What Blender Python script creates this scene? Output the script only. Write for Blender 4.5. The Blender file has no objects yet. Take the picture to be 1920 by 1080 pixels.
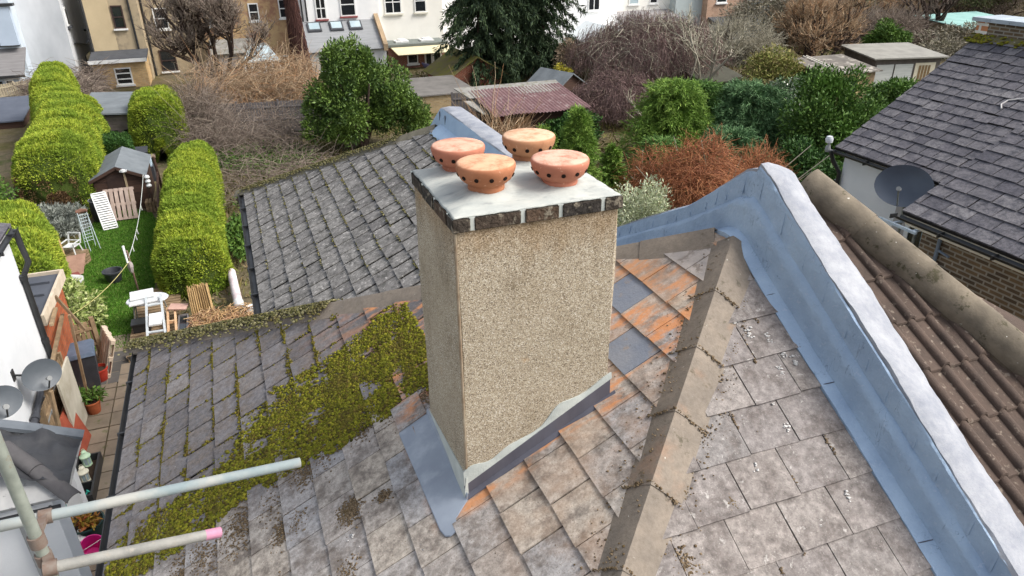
import bpy, math, random
import numpy as np
from mathutils import Vector, Matrix

random.seed(7); rng = np.random.default_rng(7)
SC = bpy.context.scene
COL = SC.collection
R = math.radians

# ------------------------------------------------------------------ camera
FPX, PITCH, ROLL, YAW = 1350.0, R(26.76), R(-0.62), R(20.7)
CAM = Vector((0, 0, 9.4))
_F = Vector((math.sin(YAW)*math.cos(PITCH), math.cos(YAW)*math.cos(PITCH), -math.sin(PITCH)))
_R0 = Vector((math.cos(YAW), -math.sin(YAW), 0)); _U0 = _R0.cross(_F)
_R = math.cos(ROLL)*_R0 + math.sin(ROLL)*_U0
_U = -math.sin(ROLL)*_R0 + math.cos(ROLL)*_U0
cd = bpy.data.cameras.new('camera'); cam = bpy.data.objects.new('camera', cd); COL.objects.link(cam)
M3 = Matrix((_R, _U, -_F)).transposed()
cam.matrix_world = Matrix.Translation(CAM) @ M3.to_4x4()
cd.sensor_width = 36; cd.lens = FPX/1920*36; cd.clip_start = .05; cd.clip_end = 2000
SC.camera = cam

# ------------------------------------------------------------------ light
SUN_EL, SUN_AZ = R(46), R(118)          # azimuth clockwise from +Y
world = bpy.data.worlds.new('World'); SC.world = world; world.use_nodes = True
wn = world.node_tree.nodes; wl = world.node_tree.links
sky = wn.new('ShaderNodeTexSky'); sky.sky_type = 'NISHITA'; sky.sun_disc = False
sky.sun_elevation = SUN_EL; sky.sun_rotation = SUN_AZ
sky.air_density = 1.0; sky.dust_density = 4.0; sky.ozone_density = .6
hs = wn.new('ShaderNodeHueSaturation'); hs.inputs['Saturation'].default_value = .42      # thin high cloud
wl.new(sky.outputs[0], hs.inputs['Color']); wl.new(hs.outputs[0], wn['Background'].inputs[0]); wn['Background'].inputs[1].default_value = .15
sd = bpy.data.lights.new('sun', 'SUN'); sd.energy = 1.65; sd.angle = R(24); sd.color = (1, .96, .9)
so = bpy.data.objects.new('sun', sd); COL.objects.link(so)
sv = Vector((math.sin(SUN_AZ)*math.cos(SUN_EL), math.cos(SUN_AZ)*math.cos(SUN_EL), math.sin(SUN_EL)))
so.rotation_euler = sv.to_track_quat('Z', 'Y').to_euler()
SC.view_settings.view_transform = 'Standard'; SC.view_settings.look = 'None'
SC.view_settings.exposure = .76; SC.view_settings.gamma = 1
SC.cycles.max_bounces = 6

# ------------------------------------------------------------------ colour / material helpers
def S(r, g, b):
    f = lambda v: (v/255/12.92) if v/255 <= .04045 else ((v/255+.055)/1.055)**2.4
    return (f(r), f(g), f(b), 1)

class NT:
    def __init__(s, name):
        s.m = bpy.data.materials.new(name); s.m.use_nodes = True
        s.t = s.m.node_tree; s.n = s.t.nodes; s.l = s.t.links
        s.b = s.n['Principled BSDF']
        s.tc = s.n.new('ShaderNodeTexCoord'); s.geo = s.n.new('ShaderNodeNewGeometry')
        s.v = s.tc.outputs['Object']
    def put(s, sock, val):
        if isinstance(val, bpy.types.NodeSocket): s.l.new(val, sock)
        else: sock.default_value = val
    def map(s, scale=(1, 1, 1), rot=(0, 0, 0), src=None):
        n = s.n.new('ShaderNodeMapping'); s.l.new(src or s.v, n.inputs[0])
        n.inputs['Scale'].default_value = scale; n.inputs['Rotation'].default_value = rot
        return n.outputs[0]
    def noise(s, scale, detail=5, rough=.6, v=None, dist=0):
        n = s.n.new('ShaderNodeTexNoise'); s.l.new(v or s.v, n.inputs['Vector'])
        n.inputs['Scale'].default_value = scale; n.inputs['Detail'].default_value = detail
        n.inputs['Roughness'].default_value = rough; n.inputs['Distortion'].default_value = dist
        return n.outputs[0]
    def voro(s, scale, v=None, out='Distance', feature='F1'):
        n = s.n.new('ShaderNodeTexVoronoi'); s.l.new(v or s.v, n.inputs['Vector'])
        n.feature = feature; n.inputs['Scale'].default_value = scale
        return n.outputs[out]
    def ramp(s, fac, stops, interp='LINEAR'):
        n = s.n.new('ShaderNodeValToRGB'); n.color_ramp.interpolation = interp
        e = n.color_ramp.elements
        while len(e) < len(stops): e.new(.5)
        for i, (p, c) in enumerate(stops): e[i].position = p; e[i].color = c
        s.put(n.inputs[0], fac); return n.outputs[0]
    def step(s, fac, a, b):
        n = s.n.new('ShaderNodeMapRange'); n.interpolation_type = 'SMOOTHSTEP'
        s.put(n.inputs[0], fac); n.inputs[1].default_value = a; n.inputs[2].default_value = b
        return n.outputs[0]
    def math(s, op, a, b=0.0):
        n = s.n.new('ShaderNodeMath'); n.operation = op; s.put(n.inputs[0], a); s.put(n.inputs[1], b)
        return n.outputs[0]
    def mix(s, fac, a, b, mode='MIX'):
        n = s.n.new('ShaderNodeMix'); n.data_type = 'RGBA'; n.blend_type = mode
        s.put(n.inputs[0], fac); s.put(n.inputs[6], a); s.put(n.inputs[7], b); return n.outputs[2]
    def island(s): return s.geo.outputs['Random Per Island']
    def xyz(s):
        n = s.n.new('ShaderNodeSeparateXYZ'); s.l.new(s.geo.outputs['Position'], n.inputs[0]); return n.outputs
    def grey(s, val):
        n = s.n.new('ShaderNodeCombineColor')
        for i in range(3): s.put(n.inputs[i], val)
        return n.outputs[0]
    def bump(s, h, strength=.4, dist=.01):
        n = s.n.new('ShaderNodeBump'); n.inputs['Strength'].default_value = strength
        n.inputs['Distance'].default_value = dist; s.put(n.inputs['Height'], h)
        s.l.new(n.outputs[0], s.b.inputs['Normal'])
    def done(s, col, rough=.85, spec=.3, metal=0):
        s.put(s.b.inputs['Base Color'], col); s.put(s.b.inputs['Roughness'], rough)
        s.b.inputs['Specular IOR Level'].default_value = spec; s.b.inputs['Metallic'].default_value = metal
        return s.m

def mat(name, c1, c2=None, scale=4, rough=.85, isl=0, bump=0, bscale=40, spec=.3, metal=0, stretch=(1, 1, 1), bdist=.01, c3=None, s3=20, t3=(.6, .7)):
    t = NT(name)
    if stretch != (1, 1, 1): t.v = t.map(stretch)
    if c2 is None: c2 = tuple(x*.75 for x in c1[:3])+(1,)
    col = t.ramp(t.noise(scale), [(.3, c1), (.7, c2)])
    if c3: col = t.mix(t.step(t.noise(s3, 4), *t3), col, c3)
    if isl:
        g = t.math('MULTIPLY_ADD', t.island(), 2*isl); t.n[-1].inputs[2].default_value = 1-isl
        col = t.mix(1.0, col, t.grey(g), 'MULTIPLY')
    if bump: t.bump(t.noise(bscale, 4), bump, bdist)
    return t.done(col, rough, spec, metal)

def leafmat(name, cols, rough=.7, big=None, bigscale=.6):
    """foliage: every leaf its own tone, with patches of another tone across the plant"""
    t = NT(name)
    k = len(cols)
    col = t.ramp(t.island(), [(i/(k-1) if k > 1 else 0, c) for i, c in enumerate(cols)])
    if big: col = t.mix(t.step(t.noise(bigscale, 3), .42, .62), col, t.mix(.7, col, big))
    return t.done(col, rough, .25)

def brickmat(name, c1, c2, mortar, bw=.225, bh=.075, ms=.012, stain=None, bump=.3):
    t = NT(name)
    sep = t.n.new('ShaderNodeSeparateXYZ'); t.l.new(t.v, sep.inputs[0])
    cmb = t.n.new('ShaderNodeCombineXYZ'); t.put(cmb.inputs[0], t.math('ADD', sep.outputs[0], sep.outputs[1])); t.put(cmb.inputs[1], sep.outputs[2])
    b = t.n.new('ShaderNodeTexBrick'); t.l.new(cmb.outputs[0], b.inputs[0])
    b.inputs['Scale'].default_value = 1; b.inputs['Brick Width'].default_value = bw; b.inputs['Row Height'].default_value = bh
    b.inputs['Mortar Size'].default_value = ms; b.inputs['Bias'].default_value = 0
    b.inputs['Color1'].default_value = c1; b.inputs['Color2'].default_value = c2; b.inputs['Mortar'].default_value = mortar
    col = t.mix(.35, b.outputs[0], t.ramp(t.noise(3), [(.3, (.25, .25, .25, 1)), (.7, (1, 1, 1, 1))]), 'MULTIPLY')
    if stain: col = t.mix(t.step(t.noise(1.3), .55, .7), col, stain)
    t.bump(b.outputs[1], -bump, .006)
    return t.done(col, .9)

# ------------------------------------------------------------------ mesh helpers
class MB:
    def __init__(s): s.v = []; s.f = []; s.mi = []; s.cur = 0
    def poly(s, pts):
        i = len(s.v); s.v += [tuple(p) for p in pts]; s.f.append(tuple(range(i, i+len(pts)))); s.mi.append(s.cur); return s
    def box(s, x0, x1, y0, y1, z0, z1):
        return s.hexa([(x0, y0, z0), (x1, y0, z0), (x1, y1, z0), (x0, y1, z0)], [(x0, y0, z1), (x1, y0, z1), (x1, y1, z1), (x0, y1, z1)])
    def hexa(s, a, b):
        """closed solid between two loops of equal length"""
        i = len(s.v); n = len(a); s.v += [tuple(p) for p in a]+[tuple(p) for p in b]
        s.f.append(tuple(range(i+n-1, i-1, -1))); s.f.append(tuple(range(i+n, i+2*n)))
        for k in range(n): s.f.append((i+k, i+(k+1) % n, i+n+(k+1) % n, i+n+k))
        s.mi += [s.cur]*(n+2); return s
    def obox(s, c, ax, ay, az):
        c, ax, ay, az = map(Vector, (c, ax, ay, az))
        q = lambda a, b, d: c+ax*a+ay*b+az*d
        return s.hexa([q(-1, -1, -1), q(1, -1, -1), q(1, 1, -1), q(-1, 1, -1)], [q(-1, -1, 1), q(1, -1, 1), q(1, 1, 1), q(-1, 1, 1)])
    def bar(s, p0, p1, w, h, up=(0, 0, 1)):
        p0, p1 = Vector(p0), Vector(p1); d = (p1-p0); L = d.length/2; d.normalize()
        sd_ = d.cross(Vector(up))
        if sd_.length < 1e-4: sd_ = d.cross(Vector((1, 0, 0)))
        sd_.normalize(); u = sd_.cross(d)
        return s.obox((p0+p1)/2, d*L, sd_*w/2, u*h/2)
    def tube(s, pts, r, n=10, cap=True, close=False):
        pts = [Vector(p) for p in pts]; rs = r if isinstance(r, (list, tuple)) else [r]*len(pts)
        i = len(s.v); up = None
        for k, p in enumerate(pts):
            d = (pts[min(k+1, len(pts)-1)]-pts[max(k-1, 0)]).normalized()
            if up is None: up = d.orthogonal().normalized()
            up = (up-d*up.dot(d)).normalized(); sd_ = d.cross(up)
            for a in range(n):
                t = 2*math.pi*a/n; s.v.append(tuple(p+(up*math.cos(t)+sd_*math.sin(t))*rs[k]))
        for k in range(len(pts)-1):
            for a in range(n):
                b = (a+1) % n; s.f.append((i+k*n+a, i+k*n+b, i+(k+1)*n+b, i+(k+1)*n+a)); s.mi.append(s.cur)
        if cap:
            s.f.append(tuple(i+a for a in range(n-1, -1, -1))); s.f.append(tuple(i+(len(pts)-1)*n+a for a in range(n))); s.mi += [s.cur]*2
        return s
    def lathe(s, prof, c=(0, 0, 0), n=24, sx=1, sy=1, jit=0):
        """prof: (radius, z) from bottom to top; closed where the radius is 0"""
        i = len(s.v); cx, cy, cz = c
        for r, z in prof:
            for a in range(n):
                t = 2*math.pi*a/n; k = 1+random.uniform(-jit, jit)
                s.v.append((cx+r*k*sx*math.cos(t), cy+r*k*sy*math.sin(t), cz+z))
        for k in range(len(prof)-1):
            for a in range(n):
                b = (a+1) % n; s.f.append((i+k*n+a, i+k*n+b, i+(k+1)*n+b, i+(k+1)*n+a)); s.mi.append(s.cur)
        s.f.append(tuple(i+a for a in range(n-1, -1, -1))); s.f.append(tuple(i+(len(prof)-1)*n+a for a in range(n))); s.mi += [s.cur]*2
        return s
    def slab(s, pts, t):
        """a flat polygon given thickness t along its normal (downwards side)"""
        pts = [Vector(p) for p in pts]; n = (pts[1]-pts[0]).cross(pts[2]-pts[0]).normalized()
        if n.z < 0: n = -n
        return s.hexa([p-n*t for p in pts], pts)
    def build(s, name, m=None, parent=None, smooth=False, bevel=0):
        me = bpy.data.meshes.new(name); me.from_pydata(s.v, [], s.f)
        ms = m if isinstance(m, (list, tuple)) else [m]
        for x in ms: me.materials.append(x)
        if len(ms) > 1: me.polygons.foreach_set('material_index', s.mi)
        import bmesh
        bm = bmesh.new(); bm.from_mesh(me); bmesh.ops.recalc_face_normals(bm, faces=bm.faces)
        if bevel: bmesh.ops.bevel(bm, geom=bm.edges[:], offset=bevel, segments=2, affect='EDGES', clamp_overlap=True)
        bm.to_mesh(me); bm.free()
        if smooth:
            me.polygons.foreach_set('use_smooth', [True]*len(me.polygons))
            if smooth != 'all': me.set_sharp_from_angle(angle=R(40))
        return link(name, me, parent)

def link(name, me, parent=None):
    o = bpy.data.objects.new(name, me); COL.objects.link(o)
    if parent: o.parent = parent
    return o
def tag(o, label=None, cat=None, group=None, kind=None):
    for k, v in (('label', label), ('category', cat), ('group', group), ('kind', kind)):
        if v: o[k] = v
    return o
def thing(name, label, cat, group=None):
    return tag(link(name, None), label, cat, group)
def base(o, loc):
    """move a finished thing's Empty to its base without moving its parts"""
    loc = Vector(loc); o.location = loc
    for ch in o.children: ch.location = ch.location-loc
    return o
def put(o, loc, rz=0, rx=0, ry=0):
    o.location = loc; o.rotation_euler = (rx, ry, rz); return o
def dup(root, loc=None, rz=None, label=None):
    r = root.copy(); COL.objects.link(r)
    if loc is not None: r.location = loc
    if rz is not None: r.rotation_euler = (root.rotation_euler[0], root.rotation_euler[1], rz)
    if label: r['label'] = label
    for ch in list(root.children):
        c = ch.copy(); COL.objects.link(c); c.parent = r
        for g in ch.children:
            d = g.copy(); COL.objects.link(d); d.parent = c
    return r
def npmesh(name, V, Q, m, parent=None, smooth=False):
    me = bpy.data.meshes.new(name); V = np.ascontiguousarray(V, np.float32); Q = np.ascontiguousarray(Q, np.int32)
    me.vertices.add(len(V)); me.vertices.foreach_set('co', V.ravel())
    k = Q.shape[1]; me.loops.add(Q.size); me.loops.foreach_set('vertex_index', Q.ravel())
    me.polygons.add(len(Q)); me.polygons.foreach_set('loop_start', np.arange(len(Q), dtype=np.int32)*k)
    me.polygons.foreach_set('loop_total', np.full(len(Q), k, np.int32))
    if smooth: me.polygons.foreach_set('use_smooth', np.ones(len(Q), bool))
    me.materials.append(m); me.update(calc_edges=True); me.validate()
    return link(name, me, parent)
def unit(a): return a/np.maximum(np.linalg.norm(a, axis=1, keepdims=True), 1e-9)
def leaves(name, P, D, L, Wd, m, parent=None, jit=.7, var=.4):
    """one small four-cornered leaf at every point P, growing along D"""
    P = np.asarray(P, float); n = len(P)
    a = unit(np.asarray(D, float)+rng.normal(0, jit, (n, 3))); b = unit(np.cross(a, rng.normal(0, 1, (n, 3))))
    l = (L*rng.uniform(1-var, 1+var, n))[:, None]; w = (Wd*rng.uniform(1-var, 1+var, n))[:, None]
    c = unit(np.cross(a, b))*l*.12
    V = np.stack([P, P+a*l*.45+b*w*.5+c, P+a*l, P+a*l*.45-b*w*.5+c], 1).reshape(-1, 3)
    return npmesh(name, V, np.arange(4*n).reshape(-1, 4), m, parent)
def strands(name, P, r0, r1, m, parent=None, n=3):
    """thin tapering stems; P is (count, points, 3)"""
    P = np.asarray(P, float); N, K, _ = P.shape
    d = np.gradient(P, axis=1); d /= np.maximum(np.linalg.norm(d, axis=2, keepdims=True), 1e-9)
    ref = np.where(np.abs(d[..., 2:3]) > .9, np.array([1., 0, 0]), np.array([0, 0, 1.]))
    s_ = np.cross(d, ref); s_ /= np.maximum(np.linalg.norm(s_, axis=2, keepdims=True), 1e-9); u = np.cross(s_, d)
    r = np.linspace(0, 1, K)[None, :, None]
    r = (np.asarray(r0).reshape(-1, 1, 1)*(1-r)+np.asarray(r1).reshape(-1, 1, 1)*r)
    V = np.stack([P+(s_*math.cos(2*math.pi*k/n)+u*math.sin(2*math.pi*k/n))*r for k in range(n)], 2).reshape(-1, 3)
    idx = np.arange(N*K*n).reshape(N, K, n); nx = np.roll(idx, -1, 2)
    Q = np.stack([idx[:, :-1], nx[:, :-1], nx[:, 1:], idx[:, 1:]], 3).reshape(-1, 4)
    return npmesh(name, V, Q, m, parent)
def sphere_dirs(n): return unit(rng.normal(0, 1, (n, 3)))
def crown_pts(c, r, n, nsub=24, sub=(.28, .45), shell=.5, flat=-.4):
    """points and outward directions through an uneven crown made of many clumps"""
    c = np.array(c, float); r = np.array(r, float)
    sdir = sphere_dirs(nsub); sdir[:, 2] = np.maximum(sdir[:, 2], flat)
    sc = c+sdir*r*rng.uniform(.45, .8, (nsub, 1)); sr = rng.uniform(*sub, nsub)
    k = rng.choice(nsub, n, p=sr**2/np.sum(sr**2)); d = sphere_dirs(n)
    rad = rng.uniform(shell**3, 1, n)**(1/3)*rng.uniform(.85, 1.15, n)
    P = sc[k]+d*(sr[k]*rad)[:, None]*r
    return P, unit(d+.6*unit((P-c)/r))
# ------------------------------------------------------------------ materials
WHITE = mat('white_render', S(222, 224, 226), S(206, 209, 212), 1.2, .9, bump=.15, bscale=60)
WHITE_PAINT = mat('white_paint', S(235, 235, 232), S(215, 216, 214), 3, .6)
CREAM = mat('cream_render', S(226, 222, 206), S(206, 203, 190), .8, .9)
BLACK_P = mat('black_plastic', S(34, 35, 37), S(48, 49, 50), 5, .45, spec=.5)
GREY_P = mat('grey_plastic', S(150, 152, 152), S(128, 130, 130), 5, .5)
GLASS_D = mat('dark_window_glass', S(26, 29, 33), S(42, 46, 50), .7, .08, spec=.8)
GLASS_L = mat('painted_sky_glass', S(190, 205, 210), S(150, 170, 178), .5, .1, spec=.8)  # pale sky reflection painted into the base colour
LEAD = mat('lead_sheet', S(154, 163, 175), S(130, 139, 152), 3, .5, spec=.5, bump=.1, bscale=8, c3=S(168, 176, 186), s3=5, t3=(.5, .8))
LEAD_D = mat('dark_lead', S(74, 74, 84), S(92, 92, 102), 6, .5, spec=.5, stretch=(1, 1, .4), bump=.15, bscale=12)
MORTAR = mat('white_mortar', S(192, 196, 190), S(166, 172, 168), 8, .9, bump=.3, bscale=50)
FLAUNCH = mat('flaunching_mortar', S(188, 190, 183), S(162, 167, 164), 5, .92, bump=.6, bscale=18, bdist=.008, stretch=(1, 2.6, 1), c3=S(148, 152, 150), s3=11, t3=(.54, .74))
GALV = mat('galvanised_steel', S(160, 164, 160), S(128, 134, 130), 12, .5, spec=.5, metal=.4, c3=S(118, 116, 106), s3=30, t3=(.6, .75))
GALV_B = mat('painted_scaffold_tube', S(142, 150, 150), S(118, 134, 138), 5, .75, bump=.2, bscale=60, stretch=(.5, .5, .5), c3=S(160, 160, 154), s3=6, t3=(.45, .6))
GALV_T = mat('weathered_scaffold_tube', S(150, 148, 142), S(118, 118, 114), 9, .65, bump=.2, bscale=60, c3=S(140, 136, 128), s3=40, t3=(.55, .7))
PINK = mat('pink_marking_paint', S(186, 132, 156), S(168, 116, 138), 20, .7)
RUST = mat('rusty_steel', S(140, 92, 70), S(105, 70, 56), 20, .8)
TIMBER = mat('weathered_timber', S(150, 128, 100), S(112, 94, 72), 6, .9, isl=.2, stretch=(1, 1, 1))
TIMBER_L = mat('pale_pallet_timber', S(196, 180, 160), S(168, 150, 132), 6, .9, isl=.16)
TIMBER_G = mat('grey_fence_timber', S(118, 114, 114), S(96, 92, 92), 5, .9, isl=.15)
TIMBER_D = mat('dark_shed_timber', S(82, 60, 50), S(58, 44, 38), 6, .85, isl=.15, stretch=(.3, .3, 3))
FELT = mat('grey_roof_felt', S(118, 124, 128), S(98, 104, 108), 2, .9, bump=.2, bscale=80)
FELT_D = mat('dark_roof_felt', S(82, 84, 88), S(66, 68, 72), 2, .9, bump=.2, bscale=80)
ASB = mat('grey_cement_sheet', S(150, 148, 142), S(120, 118, 114), 2, .9, c3=S(108, 106, 88), s3=5, t3=(.5, .7))
ALU = mat('aluminium', S(200, 205, 206), S(170, 176, 178), 10, .5, metal=.15, spec=.5)
TERRA = None
PLASTIC_W = mat('white_plastic', S(216, 217, 215), S(192, 195, 196), 3, .4, spec=.5)
PLASTIC_D = mat('dark_grey_plastic', S(52, 54, 60), S(66, 68, 74), 6, .5, spec=.5)
BAMBOO = mat('split_bamboo', S(190, 162, 116), S(156, 128, 88), 30, .8, isl=.25, stretch=(1, 1, .15))
RED_P = mat('red_plastic', S(178, 60, 44), S(150, 48, 36), 6, .5)
MAG_P = mat('magenta_plastic', S(208, 34, 134), S(180, 26, 112), 6, .4, spec=.5)
GREEN_P = mat('dark_green_plastic', S(40, 68, 66), S(30, 50, 50), 6, .5)
TURQ = mat('turquoise_plastic', S(70, 190, 170), S(54, 160, 146), 6, .5)
CLAY = mat('plain_terracotta', S(186, 104, 66), S(160, 84, 54), 12, .85)
SOIL = mat('potting_soil', S(66, 52, 40), S(48, 38, 30), 30, 1)
MEMB = mat('black_roofing_membrane', S(46, 47, 50), S(62, 63, 66), 3, .55, spec=.4, bump=.6, bscale=5, bdist=.03)
SLATE_N = None

def slate_material(name, tones, dark, lichen=.5, zones=False, stain=False, spots=.68):
    t = NT(name)
    k = len(tones); col = t.ramp(t.island(), [(i/(k-1), c) for i, c in enumerate(tones)])
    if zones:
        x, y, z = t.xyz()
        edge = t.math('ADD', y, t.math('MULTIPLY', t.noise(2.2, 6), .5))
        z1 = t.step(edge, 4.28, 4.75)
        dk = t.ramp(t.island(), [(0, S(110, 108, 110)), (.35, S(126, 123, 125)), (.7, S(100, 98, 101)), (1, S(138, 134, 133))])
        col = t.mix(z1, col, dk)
    n1 = t.noise(7, 8, .72)
    col = t.mix(t.step(n1, .42, .66), col, t.mix(.85, col, dark))
    n2 = t.noise(26, 6, .7)
    col = t.mix(.9, col, t.ramp(n2, [(.32, (.46, .46, .46, 1)), (.66, (1.14, 1.14, 1.14, 1))]), 'MULTIPLY')
    # crusty lichen: ragged pale patches and a few splashes running down
    la = t.step(t.noise(15, 8, .72, dist=.25), spots-.04, spots+.05); lb = t.step(t.noise(5, 7, .8, v=t.map((1, 1, 1)), dist=.6), spots-.02, spots+.1)
    m = t.math('MAXIMUM', la, t.math('MULTIPLY', lb, .6))
    col = t.mix(t.math('MULTIPLY', m, lichen), col, S(214, 210, 204))
    # fine dark pitting
    col = t.mix(t.math('MULTIPLY', t.step(t.noise(95, 5, .75), .53, .66), .85), col, dark)
    col = t.mix(t.math('MULTIPLY', t.step(t.noise(120, 4, .7), .6, .7), .45), col, S(206, 200, 192))
    if stain:
        x, y, z = t.xyz()
        sn = t.step(t.noise(4.2, 5, .65, v=t.map((.8, 2.2, 1))), .42, .66)
        band = t.math('MULTIPLY', t.math('MULTIPLY', t.step(y, 2.86, 2.98), t.step(x, .6, .8)), 2.2)
        right = t.math('MULTIPLY', t.math('MULTIPLY', t.step(x, 1.35, 1.75), t.step(y, 2.45, 2.8)), .45)
        hip = t.math('MULTIPLY', t.step(t.math('ADD', x, y), 5.15, 5.9), t.step(x, .0, .7)); hip = t.math('MULTIPLY', hip, .55)
        a = t.math('MAXIMUM', t.math('MAXIMUM', band, right), hip)
        mm = t.math('MINIMUM', t.math('MULTIPLY', t.math('MULTIPLY', a, sn), .5), .85)
        col = t.mix(mm, col, S(204, 138, 88))
        wide = t.math('MULTIPLY', t.math('MULTIPLY', t.step(x, .7, 1.2), t.step(t.noise(2.4, 4), .4, .66)), .42)
        wide = t.math('MULTIPLY', wide, t.step(y, 4.6, 4.0))
        col = t.mix(wide, col, S(172, 138, 108))
    t.bump(t.math('ADD', t.noise(60, 5), t.math('MULTIPLY', n1, .6)), .45, .006)
    return t.done(col, .85, .3)

SL_FRONT = slate_material('front_slates', [S(148, 141, 137), S(138, 132, 130), S(155, 147, 141), S(132, 129, 128)], S(106, 98, 94), .5, spots=.63)
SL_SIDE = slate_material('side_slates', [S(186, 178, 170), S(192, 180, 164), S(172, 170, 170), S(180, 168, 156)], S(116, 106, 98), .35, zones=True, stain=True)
SL_REAR = slate_material('rear_slates', [S(128, 125, 122), S(146, 143, 139), S(136, 133, 130), S(116, 113, 111)], S(82, 81, 77), .6, spots=.6)
SL_RIGHT = slate_material('grey_slates', [S(104, 101, 107), S(122, 119, 122), S(90, 88, 95), S(134, 131, 133)], S(70, 70, 78), .1)
SL_NEW = mat('blue_grey_replacement_slate', S(112, 120, 134), S(130, 134, 142), 5, .8, bump=.4, bscale=50, c3=S(142, 128, 116), s3=7, t3=(.56, .7))
SL_PALE = mat('pale_replacement_slate', S(176, 166, 158), S(146, 140, 136), 9, .85, bump=.4, bscale=50, c3=S(128, 118, 110), s3=16, t3=(.52, .68))
DECK = mat('roof_underlay', S(40, 38, 36), S(52, 48, 44), 8, 1)

def cap_material(name, c1, c2, stain=True, moss=.3):
    t = NT(name)
    col = t.ramp(t.noise(5, 7, .7), [(.3, c1), (.7, c2)])
    col = t.mix(.8, col, t.ramp(t.noise(40, 5, .7), [(.3, (.62, .62, .62, 1)), (.65, (1.1, 1.1, 1.1, 1))]), 'MULTIPLY')
    if stain: col = t.mix(t.math('MULTIPLY', t.step(t.noise(2.6, 5), .58, .74), .3), col, S(176, 132, 100))
    col = t.mix(t.math('MULTIPLY', t.step(t.noise(11, 6, .7), .58, .68), moss), col, S(70, 66, 48))
    col = t.mix(t.math('MULTIPLY', t.step(t.noise(30, 3), .7, .76), .8), col, S(214, 210, 200))
    t.bump(t.noise(70, 5), .4, .006)
    return t.done(col, .9)
CAP = cap_material('concrete_hip_tile', S(148, 136, 122), S(116, 108, 99), moss=.6)
CAP_M = cap_material('mossy_concrete_tile', S(128, 122, 106), S(104, 100, 86), False, .7)
CAP_R = cap_material('half_round_concrete_tile', S(138, 127, 110), S(88, 81, 71), False, 1.0)

def coating(name, c1, c2, bumpy=.35):
    t = NT(name)
    col = t.ramp(t.noise(3.5, 6, .65), [(.3, c1), (.72, c2)])
    col = t.mix(t.math('MULTIPLY', t.step(t.noise(9, 6, .8, v=t.map((1, 1, 2.5))), .62, .7), .45), col, S(82, 96, 120))
    ck = t.noise(11, 3, .5, v=t.map((1, 2.2, .35)), dist=.8); ckm = t.math('MULTIPLY', t.step(t.math('ABSOLUTE', t.math('SUBTRACT', ck, .5)), .012, .003), t.step(t.noise(3.3, 3), .54, .64))
    col = t.mix(t.math('MULTIPLY', ckm, .55), col, S(70, 82, 104))
    col = t.mix(t.math('MULTIPLY', t.step(t.noise(28, 5, .75), .56, .68), .3), col, S(196, 206, 220))
    t.bump(t.math('ADD', t.noise(16, 5), t.math('MULTIPLY', t.noise(60, 3), .3)), bumpy, .012)
    return t.done(col, .55, .4)
BLUE = coating('blue_grey_roof_coating', S(166, 188, 210), S(138, 160, 186), 1.0)
PALE = coating('white_roof_coating', S(222, 226, 234), S(200, 206, 220), .5)
t = NT('white_roof_coating_scuffed')
col = t.ramp(t.noise(6, 6, .7), [(.35, S(164, 166, 171)), (.7, S(124, 129, 140))])
t.bump(t.noise(25, 6, .7), .6, .01); PALE = t.done(col, .6)
PALE_B = coating('pale_blue_roof_coating', S(168, 192, 214), S(150, 176, 202))

def pebbledash():
    t = NT('pebbledash')
    v1 = t.voro(235, out='Color'); d1 = t.voro(235)
    sep = t.n.new('ShaderNodeSeparateColor'); t.l.new(v1, sep.inputs[0])
    col = t.ramp(sep.outputs[0], [(0, S(84, 76, 68)), (.16, S(142, 130, 112)), (.4, S(176, 164, 142)), (.7, S(192, 181, 160)), (.92, S(216, 208, 190)), (1, S(232, 228, 218))])
    col = t.mix(t.step(d1, .3, .62), col, t.mix(.5, col, S(120, 104, 84)))
    big = t.noise(2.6, 6, .65)
    col = t.mix(t.math('MULTIPLY', t.step(big, .5, .75), .3), col, t.mix(1, col, S(170, 162, 152), 'MULTIPLY'))
    x, y, z = t.xyz()
    grime = t.math('MULTIPLY', t.step(t.noise(5, 5, .7, v=t.map((1, 1, .35))), .5, .75), .3)
    col = t.mix(grime, col, t.mix(1, col, S(176, 160, 130), 'MULTIPLY'))
    top = t.math('MULTIPLY', t.step(t.math('ADD', z, t.math('MULTIPLY', t.noise(9, 4, .7, v=t.map((1, 1, .25))), .5)), 8.12, 8.36), .45)
    col = t.mix(top, col, t.mix(1, col, S(196, 160, 106), 'MULTIPLY'))
    run = t.math('MULTIPLY', t.step(t.noise(7, 5, .7, v=t.map((1, 1, .12))), .58, .72), .4)
    col = t.mix(run, col, t.mix(1, col, S(168, 158, 146), 'MULTIPLY'))
    rust = t.math('MULTIPLY', t.step(t.noise(4.5, 4), .66, .76), .35)
    col = t.mix(rust, col, S(206, 158, 104))
    t.bump(d1, -.7, .006)
    return t.done(col, .95, .2)
PEBBLE = pebbledash()

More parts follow.
